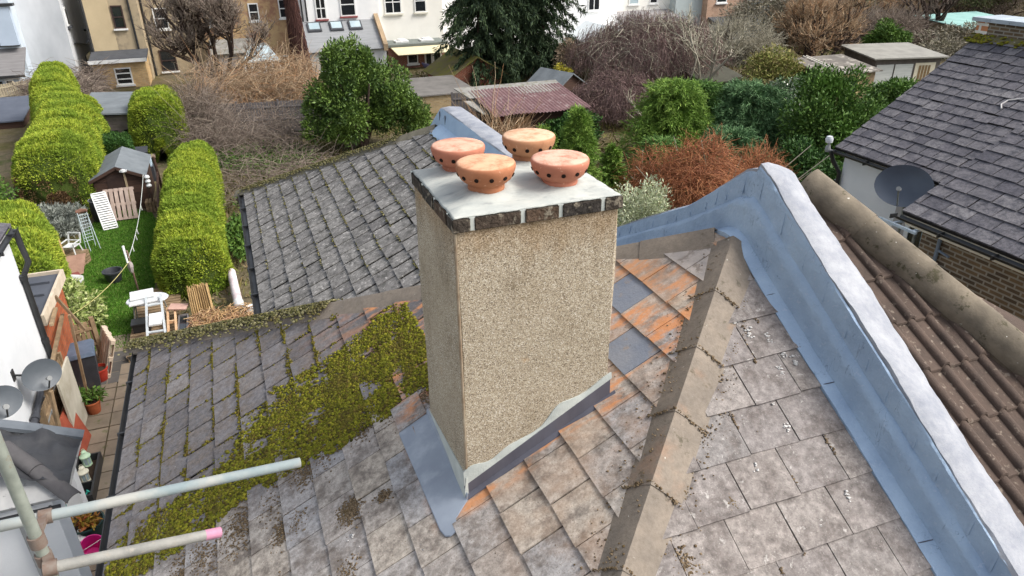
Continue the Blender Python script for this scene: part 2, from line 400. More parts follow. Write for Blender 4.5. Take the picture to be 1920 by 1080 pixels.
def terracotta(name, c1, c2, top):
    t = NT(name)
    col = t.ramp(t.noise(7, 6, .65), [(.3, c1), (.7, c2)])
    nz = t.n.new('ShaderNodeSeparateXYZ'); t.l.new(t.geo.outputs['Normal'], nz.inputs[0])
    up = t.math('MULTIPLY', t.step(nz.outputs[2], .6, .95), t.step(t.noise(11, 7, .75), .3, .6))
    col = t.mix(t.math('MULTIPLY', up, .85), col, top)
    col = t.mix(t.math('MULTIPLY', t.step(t.noise(45, 3), .64, .72), .35), col, S(232, 196, 170))
    col = t.mix(t.math('MULTIPLY', t.step(t.noise(14, 5, .7), .62, .72), .4), col, S(120, 76, 54))
    t.bump(t.noise(60, 4), .2, .004)
    return t.done(col, .8, .3)
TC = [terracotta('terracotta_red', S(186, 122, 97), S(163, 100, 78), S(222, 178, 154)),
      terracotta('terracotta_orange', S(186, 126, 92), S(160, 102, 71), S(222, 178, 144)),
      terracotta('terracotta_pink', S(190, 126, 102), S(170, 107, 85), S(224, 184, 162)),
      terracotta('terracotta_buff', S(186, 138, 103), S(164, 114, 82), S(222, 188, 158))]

BRICK_SOOT = brickmat('sooty_brick', S(80, 70, 60), S(56, 50, 46), S(150, 146, 138), .225, .075, .004)
BRICK_Y = brickmat('yellow_stock_brick', S(176, 152, 110), S(150, 126, 88), S(160, 150, 130), stain=None)
BRICK_O = brickmat('orange_yellow_brick', S(232, 194, 134), S(214, 168, 108), S(190, 176, 150))
BRICK_R = brickmat('red_brick', S(156, 84, 58), S(134, 68, 48), S(160, 146, 132))
BRICK_S = brickmat('salmon_brick', S(198, 156, 128), S(182, 140, 112), S(190, 174, 158))
BRICK_B = brickmat('brown_stock_brick', S(122, 102, 78), S(84, 72, 60), S(150, 144, 132), .225, .075, .014)
# ------------------------------------------------------------------ the roof we look down on
TAN = .536; CS = 1/math.sqrt(1+TAN*TAN); SN = TAN*CS; TH = math.atan(TAN)
AX, AY, AZ = 2.97, 3.55, 7.613          # apex of the hipped roof at the party wall
zP1 = lambda x: AZ+TAN*(x-AX)
zP3o = lambda y: AZ-TAN*(AY-y)            # the neighbour's slope
HA, HB = .801, .947                      # the front hip runs along Y = HA + HB*X
zP3 = lambda y: zP1((y-HA)/HB)
zP4 = lambda y: AZ-TAN*(y-AY)
RE = -.13                                # eave of the rear wing
zR2 = lambda x: 4.97+TAN*(x-RE)

def clip(poly, region):
    out = poly
    for i in range(len(region)):
        a, b = region[i], region[(i+1) % len(region)]
        inside = lambda p: (b[0]-a[0])*(p[1]-a[1])-(b[1]-a[1])*(p[0]-a[0]) >= -1e-9
        res = []
        for j in range(len(out)):
            p, q = out[j], out[(j+1) % len(out)]
            ip, iq = inside(p), inside(q)
            if ip: res.append(p)
            if ip != iq:
                d1 = (b[0]-a[0])*(p[1]-a[1])-(b[1]-a[1])*(p[0]-a[0]); d2 = (b[0]-a[0])*(q[1]-a[1])-(b[1]-a[1])*(q[0]-a[0])
                k = d1/(d1-d2); res.append((p[0]+(q[0]-p[0])*k, p[1]+(q[1]-p[1])*k))
        out = res
        if len(out) < 3: return []
    return out

def slates(to3, region, g, w, v0, u0=0, lift=.010, th=.006, mb=None, special=None, skip=None, wander=.012, gap=(.0015, .005), slip=0):
    """slates laid in courses; (u, v) run along the course and up the slope; region is counter-clockwise"""
    mb = mb or MB(); gf = gap if callable(gap) else (lambda u, v: random.uniform(*gap))
    us = [p[0] for p in region]; vs = [p[1] for p in region]
    k0 = math.floor((min(vs)-v0)/g)-1; k1 = math.ceil((max(vs)-v0)/g)+1
    for k in range(k0, k1):
        va0 = v0+k*g; off = u0+(k % 2)*w/2+random.uniform(-wander, wander)
        for j in range(math.floor((min(us)-off)/w)-1, math.ceil((max(us)-off)/w)+1):
            va = va0-(random.uniform(.01, .05) if random.random() < slip else 0); ua = off+j*w; gp = gf(ua, va); dl = random.uniform(-.005, .005); sk = random.uniform(-.004, .004)
            q = [(ua+gp, va+dl-sk), (ua+w-gp, va+dl+sk), (ua+w-gp, va+g*1.06), (ua+gp, va+g*1.06)]
            q = clip(q, region)
            if len(q) < 3: continue
            mu = sum(p[0] for p in q)/len(q); mv = va+g/2
            if skip and skip(mu, mv): continue
            l = lift*random.uniform(.75, 1.35); tw = random.uniform(-.003, .003)
            h = lambda p: l*(1-(p[1]-va)/(g*1.06))+.003+tw*(p[0]-ua)/w
            mb.cur = special(mu, mv) if special else 0
            mb.hexa([to3(p[0], p[1], h(p)-th-.004) for p in q], [to3(p[0], p[1], h(p)) for p in q])
    mb.cur = 0
    return mb

N1 = (-SN, 0, CS); N3 = (0, -SN, CS); N4 = (0, SN, CS)
def on1(y, v, h): return (v*CS+N1[0]*h, y, zP1(v*CS)+N1[2]*h)          # P1: u = Y, v = X/cos
def on3(x, v, h): return (x, v*CS+N3[1]*h, zP3(v*CS)+N3[2]*h)          # P3: u = X, v = Y/cos
def on4(x, v, h): return (x, AY-v*CS+N4[1]*h+AY, zP4(2*AY-v*CS)+N4[2]*h)  # P4: v grows up the slope
def onR(y, v, h): return (v*CS+N1[0]*h, y, zR2(v*CS)+N1[2]*h)
EX, EY0, EY1 = -1.46, -.97, 7.98
G1 = .2255/CS; G3 = .2245/CS

house = thing('semi_detached_house', 'house under the worn hipped slate roof that carries the chimney, its left slope mossy', 'house')
# walls
mb = MB(); mb.box(-1.3, 3.02, -.7, 7.8, 0, 5.05); mb.build('wall', WHITE, house)
mb = MB(); mb.box(.1, 3.02, 7.8, 13.6, 0, 4.85); mb.build('wall', WHITE, house)
# roof planes (deck + slates)
reg1 = [(HA+HB*EX, EX/CS), (EY1, EX/CS), (3.583, 2.937/CS)][::-1]
def ccw(r):
    a = sum(r[i][0]*r[(i+1) % len(r)][1]-r[(i+1) % len(r)][0]*r[i][1] for i in range(len(r)))
    return r if a > 0 else r[::-1]
reg1 = ccw(reg1)
in_stack = lambda y, v: .93 < v*CS < 1.66 and 3.12 < y < 3.80
def sp1(y, v):
    x = v*CS
    for cx, cy in ((2.30, 3.60), (2.08, 3.33)):
        if abs(x-cx) < .118 and abs(y-cy) < .16: return 1
    if abs(x-2.62) < .12 and abs(y-3.56) < .2: return 2
    return 0
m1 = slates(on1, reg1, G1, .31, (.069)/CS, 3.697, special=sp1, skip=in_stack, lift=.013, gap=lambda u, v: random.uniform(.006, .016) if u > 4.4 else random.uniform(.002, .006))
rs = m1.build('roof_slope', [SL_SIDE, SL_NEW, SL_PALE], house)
mb = MB(); mb.slab([on1(p[0], p[1], -.012) for p in reg1], .05); mb.build('underlay', DECK, rs)
reg3 = ccw([(EX, EY0/CS), (2.9, EY0/CS), (2.9, (HA+HB*2.9)/CS), (EX, (HA+HB*EX)/CS)])
m3 = slates(on3, reg3, G3, .314, 2.118/CS, 2.222+.157, lift=.012, gap=(.001, .0045))
rs3 = m3.build('roof_slope', SL_FRONT, house)
mb = MB(); mb.slab([on3(p[0], p[1], -.012) for p in reg3], .05); mb.build('underlay', DECK, rs3)
# the slope that falls away to the gardens
reg4 = ccw([(EX, (2*AY-EY1)/CS), (2.9, (2*AY-EY1)/CS), (2.9, 3.48/CS)])
m4 = slates(on4, reg4, G3, .314, 0, 0)
rs4 = m4.build('roof_slope', SL_REAR, house)
mb = MB(); mb.slab([on4(p[0], p[1], -.012) for p in reg4], .05); mb.build('underlay', DECK, rs4)
# rear wing
YR = 13.75
regR = ccw([(8.15-RE, RE/CS), (YR-RE, RE/CS), (YR-2.95, 2.95/CS), (8.15-2.95, 2.95/CS)])
mR = slates(onR, regR, G1, .305, .055/CS, 0, lift=.021, wander=.03, gap=(.010, .024), slip=.05)
rsR = mR.build('roof_slope', SL_REAR, house)
mb = MB(); mb.slab([onR(p[0], p[1], -.012) for p in regR], .05); mb.build('underlay', DECK, rsR)
mb = MB(); zt = zR2(2.95); mb.slab([(RE, YR-RE, zR2(RE)), (2.95, YR-2.95, zt), (2.95, YR-RE, zR2(RE))], .05); mb.build('roof_slope', SL_REAR, house)

# hip tiles, each a tile of its own
def hip_tiles(p0, p1, n, m, parent, wing=.165, drop=.125, raise_=.062, name='hip_tile', lap=.05, th=.011, labelfn=None):
    p0, p1 = Vector(p0), Vector(p1); d = (p1-p0); L = d.length/n; d.normalize()
    s_ = d.cross(Vector((0, 0, 1))).normalized(); u = s_.cross(d)
    for i in range(n):
        a = p0+d*(L*i-lap*.5); b = p0+d*(L*(i+1)+lap*.5)
        ra = raise_+.005+random.uniform(0, .002); rb = raise_
        roll = random.uniform(-.006, .006)
        def sec(c, r, sc):
            o = []; i_ = []
            for t_ in (-1, -.55, -.13, 0, .13, .55, 1):
                h = -drop*abs(t_)*sc if abs(t_) > .2 else -drop*(.02+abs(t_)*.8)*sc
                o.append(c+s_*(wing*t_*sc)+u*(r+h+roll*t_))
                i_.append(c+s_*(wing*t_*sc)+u*(r+h-th-.004*abs(t_)+roll*t_))
            return o+i_[::-1]
        mb = MB(); mb.hexa(sec(a, ra, 1.0), sec(b, rb, .99))
        o = mb.build(name, m, parent, smooth=True)
    # bedding mortar under the tiles, coloured darker to paint in their shadow line
    mb = MB()
    for sg in (-1, 1):
        q = lambda c, w_, h: c+s_*(sg*w_)+u*h
        mb.hexa([q(p0, wing-.035, -drop+.02), q(p0, wing-.012, -drop+.03), q(p0, wing-.03, -drop-.09), q(p0, wing-.08, -drop-.09)],
                [q(p1, wing-.035, -drop+.02), q(p1, wing-.012, -drop+.03), q(p1, wing-.03, -drop-.09), q(p1, wing-.08, -drop-.09)])
    mb.build('bedding', mat('bedding_mortar', S(92, 84, 72), S(66, 60, 52), 12, 1, bump=.4, bscale=40), parent)

hip_tiles((-1.42, HA-HB*1.42, zP1(-1.42)), (2.84, HA+HB*2.84, zP1(2.84)-.002), 14, CAP, house)
hip_tiles((-1.53, AY+AX+1.53, zP1(-1.53)), (2.83, AY+AX-2.83, AZ-.075), 14, CAP, house, wing=.15, drop=.1, raise_=.05)
hip_tiles((RE-.1, YR-RE+.1, zR2(RE-.1)), (2.86, YR-2.86, zR2(2.86)), 10, CAP_M, house, wing=.13, drop=.1, raise_=.06)

# gutters and downpipes
def gutter(p0, p1, r, m, parent, brackets=True):
    p0, p1 = Vector(p0), Vector(p1); d = (p1-p0).normalized(); s_ = d.cross(Vector((0, 0, 1))).normalized(); u = Vector((0, 0, 1))
    n = 9; mb = MB(); A = []; B = []
    for k in range(n): t_ = math.pi*k/(n-1); A.append((-math.cos(t_)*r, -math.sin(t_)*r))
    for k in range(n-1, -1, -1): t_ = math.pi*k/(n-1); A.append((-math.cos(t_)*(r-.006), -math.sin(t_)*(r-.006)+.001))
    mb.hexa([p0+s_*a+u*b for a, b in A], [p1+s_*a+u*b for a, b in A])
    L = (p1-p0).length
    for k in range(int(L/.9)+1):
        c = p0+d*(k*.9+.1)
        mb.obox(c+u*(-r*.55), d*.012, s_*(r+.012), u*(r*.6))
    return mb.build('gutter', m, parent, smooth=True)
gutter((EX-.025, EY0, zP1(EX)-.02), (EX-.025, EY1, zP1(EX)-.02), .045, BLACK_P, house)
gutter((RE-.055, 8.4, zR2(RE)-.02), (RE-.055, YR-RE, zR2(RE)-.02), .05, BLACK_P, house)
base(house, (-1.3, 7.8, 0))

# ------------------------------------------------------------------ moss
def lumps(name, C, r, m, squash=.55):
    ico = np.array([(0, 0, 1)]+[(math.cos(2*math.pi*k/5)*.894, math.sin(2*math.pi*k/5)*.894, .447) for k in range(5)]+[(math.cos(2*math.pi*(k+.5)/5)*.894, math.sin(2*math.pi*(k+.5)/5)*.894, -.447) for k in range(5)]+[(0, 0, -1)])
    F = []
    for k in range(5):
        j = (k+1) % 5; F += [(0, 1+k, 1+j), (1+k, 6+k, 1+j), (1+j, 6+k, 6+j), (6+k, 11, 6+j)]
    F = np.array(F); n = len(C)
    sc = np.asarray(r)[:, None, None]*rng.uniform(.6, 1.4, (n, 12, 3))*np.array([1, 1, squash])
    ang = rng.uniform(0, 6.28, n); ca, sa = np.cos(ang)[:, None], np.sin(ang)[:, None]
    V = ico[None]*sc; V = np.stack([V[..., 0]*ca-V[..., 1]*sa, V[..., 0]*sa+V[..., 1]*ca, V[..., 2]], 2)+np.asarray(C)[:, None]
    Q = (F[None]+12*np.arange(n)[:, None, None]).reshape(-1, 3)
    return npmesh(name, V.reshape(-1, 3), Q, m, None, True)
def mossmat(name, cols):
    t = NT(name); k = len(cols)
    col = t.ramp(t.island(), [(i/(k-1), c) for i, c in enumerate(cols)])
    col = t.mix(t.math('MULTIPLY', t.step(t.noise(4.2, 5), .52, .68), .6), col, S(98, 82, 48))
    col = t.mix(.8, col, t.ramp(t.noise(160, 2), [(.3, (.5, .5, .5, 1)), (.7, (1.2, 1.2, 1.2, 1))]), 'MULTIPLY')
    t.bump(t.noise(220, 2), .8, .006)
    return t.done(col, 1, .1)
MOSS = mossmat('green_moss', [S(110, 114, 36), S(134, 134, 42), S(88, 90, 34), S(158, 152, 50), S(106, 92, 46), S(70, 68, 34), S(142, 142, 46), S(92, 80, 44)])
DRY = mossmat('dry_brown_moss', [S(128, 110, 86), S(106, 90, 70), S(148, 130, 106), S(92, 78, 60)])
def fnoise(x, y, seed=0):
    s = 0
    for k, (a, b, c) in enumerate(((2.1, 1.7, 1.3), (4.3, 5.1, 2.2), (9.1, 8.3, .7), (17., 15., 3.1))):
        s = s+np.sin(a*x+b*y*.7+c+seed)*np.cos(b*y-a*x*.6+seed*1.7+c*2)/(k+1.2)
    return s
# dense band
n = 210000; x = rng.uniform(-1.45, 1.05, n); y = rng.uniform(4.05, 5.9, n)
f = fnoise(x, y); lo = 4.22+.10*f-.1*np.clip(x, 0, 1); hi = 5.1+.26*np.clip(x+.4, -1.2, 1.2)+.16*f
hi = np.minimum(hi, AY+AX-x-.16)
dens = np.clip((y-lo)/.10, 0, 1)*np.clip((hi-y)/.25, 0, 1)
dens *= np.where(fnoise(x*2.3+5, y*2.3, 3) > .95, .25, 1)
hole = fnoise(x*4.1+2, y*4.4, 8)+.5*fnoise(x*9, y*9, 4); dens *= np.clip((hole+1.0)/.5, .05, 1)*np.clip(.95+.42*x+.25*fnoise(x*1.7, y*1.7, 1), .4, 1)
keep = rng.uniform(0, 1, n) < dens*.42
X_, Y_ = x[keep], y[keep]
# in the joints of the older slates
jx = []; jy = []
for k in range(-7, 12):
    xl = .069+.2255*k
    yy = rng.uniform(4.6, 7.9, 1500); msk = (fnoise(yy*1.6, yy*0+k*3.1, 1) > -.25) & (yy < AY+AX-xl-.1)
    yy = yy[msk]; jy.append(yy); jx.append(xl-.012+rng.normal(0, .004, len(yy))+rng.normal(0, 1, len(yy))*.016*np.clip(fnoise(yy*2.2, yy*0+k, 9)+.3, .1, 1.2))
    for j in range(0, 12):
        yl = 3.697+((k) % 2)*.155+.31*j
        if yl < 4.5 or yl > AY+AX-xl-.2: continue
        m_ = int(rng.integers(10, 60)) if rng.uniform() < .75 else 0
        jx.append(xl+rng.uniform(0, .225, m_)); jy.append(yl+rng.normal(0, .010, m_))
jx = np.concatenate(jx); jy = np.concatenate(jy); sel = (jx > -1.44) & (rng.uniform(0, 1, len(jx)) < .62) & (fnoise(jx*3.1, jy*2.3, 7) > -.45)
jx, jy = jx[sel], jy[sel]
ax_, ay_ = X_, Y_; rr = rng.uniform(.004, .017, len(X_))*np.clip(1+.35*fnoise(X_*6, Y_*6, 5), .5, 1.5)
C = np.stack([ax_, ay_, zP1(ax_)+.012+rr*.25], 1)
tag(lumps('moss', C, rr, MOSS), 'thick green moss spreading in a band across the left roof slope', 'moss', kind='stuff')
JM = mossmat('joint_moss', [S(100, 98, 40), S(118, 110, 44), S(84, 80, 38), S(132, 122, 50), S(92, 76, 44)])
rj = rng.uniform(.004, .014, len(jx))*(1+.5*np.clip(fnoise(jx*5, jy*5, 2), -.6, 1)); tag(lumps('joint_moss', np.stack([jx, jy, zP1(jx)+.008+rj*.2], 1), rj, JM), 'olive moss lining the joints between the old left-hand slates', 'moss', kind='stuff')
# brown clumps on the cleaner slates and along the hip
cx = []; cy = []; cr = []
for (a, b, s_, q) in ((.02, 4.16, .13, 120), (.42, 4.22, .10, 90), (-.45, 4.05, .14, 140), (-.15, 3.75, .07, 90), (.22, 3.52, .06, 110), (.12, 3.1, .05, 60), (-.3, 3.3, .06, 70), (-.1, 2.9, .06, 70), (.44, 3.45, .03, 30), (.85, 4.05, .08, 60), (-.8, 4.0, .12, 110), (.62, 4.2, .10, 80)):
    q *= 5; cx.append(rng.normal(a, s_*.8, q)); cy.append(rng.normal(b, s_*.8, q)); cr.append(rng.uniform(.003, .009, q))
for i in range(700):   # grit beside the hip tiles
    t_ = rng.uniform(.3, 2.6); side = rng.choice([-1, 1], p=[.65, .35])
    px = t_+side*-.13+rng.normal(0, .035); py = HA+HB*t_+side*.13+rng.normal(0, .035)
    cx.append([px]); cy.append([py]); cr.append([rng.uniform(.002, .009)])
for i in range(700):
    cx.append([rng.uniform(-1.2, 2.4)]); cy.append([rng.uniform(2.3, 4.3)]); cr.append([rng.uniform(.001, .004)])
for i in range(9):       # dark moss caught in the joints of the front slates
    for j in range(12):
        if rng.uniform() < .45: continue
        yl = 2.118+.2245*(i-4); xl = 2.379+.157*(i % 2)+.314*(j-6); q = rng.integers(4, 26); t_ = rng.uniform(0, .22)
        if xl < (yl+.2-HA)/HB+.12 or xl > 2.84: continue
        cx.append(xl+rng.normal(0, .005, q)); cy.append(yl+t_+rng.uniform(-.05, .05, q)); cr.append(rng.uniform(.003, .008, q))
for (a, b, s_, q) in ((1.62, 1.98, .045, 120), (1.75, 2.32, .03, 60), (1.98, 2.16, .02, 50), (1.45, 1.72, .05, 120), (2.02, 2.5, .02, 30)):
    cx.append(rng.normal(a, s_*.7, q)); cy.append(rng.normal(b, s_, q)); cr.append(rng.uniform(.003, .009, q))
cx = np.concatenate(cx); cy = np.concatenate(cy); cr = np.concatenate(cr)
cz = np.where(cx > (cy-HA)/HB, zP3(cy), zP1(cx))+.012
ok = ~((cx > .8) & (cx < 1.8) & (cy > 2.98) & (cy < 3.9))
tag(lumps('dry_moss', np.stack([cx, cy, cz], 1)[ok], cr[ok], DRY), 'dry brown moss clumps scattered over the bare slates below the chimney', 'moss', kind='stuff')
# moss on the hip caps and rear wing joints
hx = []; hy = []; hz = []
for i in range(2, 14):   # a line of moss under each lap of the front hip, and clumps on its shaded wing
    t0 = -1.42+4.26*i/14-.02
    w_ = rng.uniform(-.148, .148, 90); hx += list(t0-w_*HB*.73+rng.normal(0, .005, 90)); hy += list(HA+HB*t0+w_*.73+rng.normal(0, .005, 90)); hz += list(zP1(t0)+.068-np.abs(w_)*.72)
    q = 70; w_ = np.abs(rng.normal(.1, .05, q)); tt = t0+rng.uniform(0, .28, q); ok_ = (w_ < .17) & (fnoise(tt*9, w_*9, i) > .1); w_, tt = w_[ok_], tt[ok_]
    hx += list(tt-w_*HB*.73); hy += list(HA+HB*tt+w_*.73); hz += list(zP1(tt)+.072-w_*.74)
hr = rng.uniform(.003, .008, len(hx)); tag(lumps('hip_moss', np.stack([hx, hy, hz], 1), hr, DRY), 'thin brown moss along the laps of the front hip tiles', 'moss', kind='stuff')
gx = []; gy = []; gz = []
for i in range(2600):
    t_ = rng.uniform(-1.55, .5); w_ = rng.normal(0, .06)
    gx.append(t_+w_); gy.append(AY+AX-t_+w_); gz.append(zP1(t_)+.075-abs(w_)*.55)
for i in range(2200):
    t_ = rng.uniform(RE, 2.4); w_ = rng.normal(0, .05)
    gx.append(t_+w_); gy.append(YR-t_+w_); gz.append(zR2(t_)+.08-abs(w_)*.6)
for k in range(0, 14):
    xl = .055+.2255*k
    m_ = 260; yy = rng.uniform(max(8.15-xl, 5), YR-xl-.15, m_); s2 = fnoise(yy*1.1, yy*0+k*2.3, 4) > -.1
    gx += list(xl-.012+rng.normal(0, .012, s2.sum())); gy += list(yy[s2]); gz += list(zR2(xl)+.014+0*yy[s2])
SPLAT = mat('white_splash', S(206, 204, 200), S(182, 180, 178), 30, .9)
sx, sy, sr = [], [], []
for a, b, q, s_ in ((2.56, 3.02, 26, .018), (2.60, 2.93, 18, .014), (2.70, 2.88, 30, .016), (2.74, 2.80, 20, .02), (2.66, 2.70, 14, .012), (2.78, 2.72, 12, .01), (2.50, 2.42, 8, .012), (2.62, 2.05, 8, .01), (2.38, 1.96, 6, .012), (2.5, 2.55, 6, .02), (2.2, 2.28, 6, .02), (.55, 2.9, 6, .02), (.2, 3.3, 6, .03)):
    sx.append(rng.normal(a, s_*.7, q)); sy.append(rng.normal(b, s_*1.3, q)); sr.append(rng.uniform(.004, .013, q))
sx = np.concatenate(sx); sy = np.concatenate(sy); sr = np.concatenate(sr); sz = np.where(sx > (sy-HA)/HB, zP3(sy), zP1(sx))+.0125
tag(lumps('bird_droppings', np.stack([sx, sy, sz], 1), sr, SPLAT, .06), 'white bird droppings splashed on the slates below the parapet', 'droppings', kind='stuff')
rr = rng.uniform(.008, .02, len(gx))
OLD = mossmat('old_moss', [S(98, 98, 56), S(124, 118, 78), S(82, 82, 50), S(148, 142, 108), S(74, 70, 48)])
tag(lumps('old_moss', np.stack([gx, gy, gz], 1), rr, OLD), 'grey-green moss crusting the far hip tiles and rear slate joints', 'moss', kind='stuff')

# ------------------------------------------------------------------ party wall parapets
HF = lambda y: .235+.10*(y-1.4)+(zP3o(y)-zP3(y) if y < AY-.1 else .03) if y < AY else .29+max(0, .14-.2*(y-AY))
def parapet_main():
    p = thing('parapet_wall', 'gabled party wall parapet with white top and blue-grey coated sides, right of the hip', 'parapet wall')
    ys = [-.9+.025*i for i in range(int(8.9/.025))]
    def sm(y):   # roof line with a rounded peak
        a = abs(y-AY); r = .12
        if y < AY-.3: return zP3(y)
        k = (zP3(AY-.3)-(AZ-TAN*.3))*max(0, min(1, (AY+.1-y)/.4))
        return AZ-TAN*(a if a > r else (a*a/(2*r)+r/2))+k
    def sweep(prof, m, name, wob=.004, smooth=True):
        mb = MB(); K = len(prof)
        for i, y in enumerate(ys):
            h = HF(y)
            for j, (x, a, b) in enumerate(prof):
                k1 = math.sin(y*3.1+j)*.4+math.sin(y*7.7+j*2.1)*.3+math.sin(y*17+j)*.25+math.sin(y*41+j*1.7)*.25+random.uniform(-.2, .2)
                mb.v.append((x+wob*k1, y, sm(y)+a+b*h+wob*.7*math.sin(y*5.3+j*1.3)))
        for i in range(len(ys)-1):
            for j in range(K-1): mb.f.append((i*K+j, i*K+j+1, (i+1)*K+j+1, (i+1)*K+j)); mb.mi.append(0)
        return mb.build(name, m, p, smooth='all' if smooth == 'all' else True)
    sweep([(2.845, -.01, 0), (2.845, .020, 0), (2.885, .026, 0), (2.922, .034, .02), (2.934, .04, .12), (2.938, .04, .34), (2.944, .04, .40), (2.972, .03, .50), (2.984, .02, .54), (2.987, .015, .62), (2.991, .01, .80), (2.996, .01, .94), (3.004, 0, .985)], BLUE, 'upstand', .005)
    sweep([(3.003, -.01, .965), (3.012, .004, 1.0), (3.06, .008, 1.0), (3.14, .004, .97), (3.22, -.004, .92), (3.255, -.012, .88), (3.268, -.03, .8)], PALE, 'coping', .011)
    sweep([(3.262, -.03, .82), (3.266, -.02, .3), (3.27, -.08, 0), (3.27, -.8, 0)], PALE, 'side', .003)
    mb = MB(); mb.box(3.02, 3.24, -.7, 7.8, 0, 5.0); mb.build('wall', BRICK_Y, p)
    # lap joints of the coating
    mb = MB()
    for yy in (2.55, 1.75, 3.1):
        z = sm(yy); mb.bar((2.85, yy+.02, z+.028), (2.925, yy, z+.042), .004, .004)
    mb.build('lap_joint', LEAD_D, p)
    # short lapped strips pressed over the upstand
    mb = MB(); yy = .9
    while yy < 5.6:
        z = sm(yy); h = HF(yy); k = random.uniform(.003, .006)
        mb.hexa([(2.984, yy, z+.03+.56*h), (2.984, yy+.012, z+.03+.56*h), (3.0, yy+.012, z+.93*h), (3.0, yy, z+.93*h)], [(2.984-k, yy, z+.03+.56*h), (2.984-k, yy+.012, z+.03+.56*h), (3.0-k, yy+.012, z+.93*h), (3.0-k, yy, z+.93*h)])
        yy += random.uniform(.10, .26)
    mb.build('lap_strip', BLUE, p)
    return base(p, (3.13, AY, 0))
parapet_main()
def parapet_rear():
    p = thing('parapet_wall', 'pale blue coated parapet of the rear wing, behind the chimney pots', 'parapet wall')
    ZT = zR2(2.95)
    ys = [6.2+.15*i for i in range(32)]+[11.0, 11.1, 11.25, 11.4, 11.6, 12.0, 12.6, 13.2, 13.9]
    top = lambda y: ZT+.26 if y < 10.95 else ZT+.26-(y-10.95)*.60
    bas = lambda y: ZT-.01 if y < 10.8 else ZT-(y-10.8)*.60
    def sweep(prof, m, name):
        mb = MB(); K = len(prof)
        for i, y in enumerate(ys):
            for j, (x, f) in enumerate(prof): mb.v.append((x+.004*math.sin(y*4+j), y, bas(y)+(top(y)-bas(y))*f+.004*math.sin(y*3+j)))
        for i in range(len(ys)-1):
            for j in range(K-1): mb.f.append((i*K+j, i*K+j+1, (i+1)*K+j+1, (i+1)*K+j)); mb.mi.append(0)
        mb.build(name, m, p, smooth=True)
    sweep([(2.74, -.3), (2.76, -.22), (2.85, .02), (2.93, .15), (2.95, .6), (2.99, .97)], PALE_B, 'upstand')
    sweep([(2.985, .95), (3.0, 1.0), (3.14, 1.04), (3.27, 1.0), (3.29, .9)], PALE, 'coping')
    sweep([(3.285, .92), (3.29, -1), (3.29, -6)], PALE_B, 'side')
    mb = MB()
    for yy in (10.9, 10.6): mb.bar((2.945, yy, ZT+.06), (2.945, yy, ZT+.2), .015, .015)
    mb.build('lap_joint', LEAD_D, p)
    mb = MB(); mb.box(3.02, 3.24, 7.8, 13.7, 0, 4.8); mb.build('wall', BRICK_Y, p)
    return base(p, (3.13, 10.8, 0))
parapet_rear()

# ------------------------------------------------------------------ chimney
ch = thing('chimney', 'square pebbledashed chimney with white mortar top and four terracotta vented caps', 'chimney')
CX0, CX1, CY0, CY1, CZ = .85, 1.752, 3.028, 3.857, 8.175
sx0, sx1, sy0, sy1 = CX0+.012, CX1-.014, CY0+.012, CY1-.012
mb = MB()
nz = 14; K = 8; b = .014
loops = []
for i in range(nz+1):
    z = 6.2+(8.115-6.2)*i/nz; w = lambda s_: .003*math.sin(z*6+s_)
    loops.append([(sx0+b+w(1), sy0+w(2), z), (sx1-b+w(3), sy0+w(4), z), (sx1+w(5), sy0+b+w(2), z), (sx1+w(1), sy1-b+w(6), z), (sx1-b+w(3), sy1+w(2), z), (sx0+b+w(2), sy1+w(1), z), (sx0+w(4), sy1-b+w(5), z), (sx0+w(1), sy0+b+w(3), z)])
i0 = len(mb.v)
for l in loops: mb.v += l
for i in range(nz):
    for k in range(K): mb.f.append((i*K+k, i*K+(k+1) % K, (i+1)*K+(k+1) % K, (i+1)*K+k)); mb.mi.append(0)
mb.f.append(tuple(nz*K+k for k in range(K))); mb.mi.append(0)
mb.build('stack', PEBBLE, ch)
mb = MB(); mb.tube([(sx0+.004, sy0+.004, 6.3), (sx0+.003, sy0+.003, 7.3), (sx0+.004, sy0+.004, 8.1)], .0085, 8); mb.build('corner_bead', mat('stained_corner_bead', S(168, 156, 136), S(132, 112, 90), 9, .9, bump=.6, bscale=120), ch)
# brick course: individual bricks with pale joints
mbm = MB(); mbm.box(CX0+.004, CX1-.004, CY0+.004, CY1-.004, 8.108, 8.174); bj = mbm.build('brick_course', MORTAR, ch)
SOOT = []
for i, c in enumerate((S(76, 68, 60), S(64, 59, 55), S(98, 80, 66), S(84, 72, 62))):
    SOOT.append(mat('sooty_brick_face', c, tuple(x*.4 for x in c[:3])+(1,), 22, .95, bump=1.0, bscale=38, bdist=.02, c3=S(128, 120, 106), s3=20, t3=(.54, .66)))
def bricks_along(p0, d, L, outn, seq):
    mb = MB(); p0 = Vector(p0); d = Vector(d); o_ = Vector(outn); x = 0
    for k, l in enumerate(seq):
        l = min(l, L-x)
        if l < .02: break
        mb.cur = (k*3+int(abs(o_.x)*2)) % 4
        c = p0+d*(x+l/2)-o_*(.048+random.uniform(-.002, .002))
        mb.obox(c+Vector((0, 0, .0325)), d*l/2, o_*.05, Vector((0, 0, .0335)))
        x += l+.022
    return mb
mb = bricks_along((CX0, CY0, 8.108), (1, 0, 0), CX1-CX0, (0, -1, 0), (.088, .236, .178, .21, .115)); mb.build('brick', SOOT, bj, bevel=.004)
mb = bricks_along((CX0, CY0+.105, 8.108), (0, 1, 0), CY1-CY0-.105, (-1, 0, 0), (.215, .215, .22, .1)); mb.build('brick', SOOT, bj, bevel=.004)
mb = bricks_along((CX1, CY0+.105, 8.108), (0, 1, 0), CY1-CY0-.105, (1, 0, 0), (.215, .215, .22, .1)); mb.build('brick', SOOT, bj, bevel=.004)
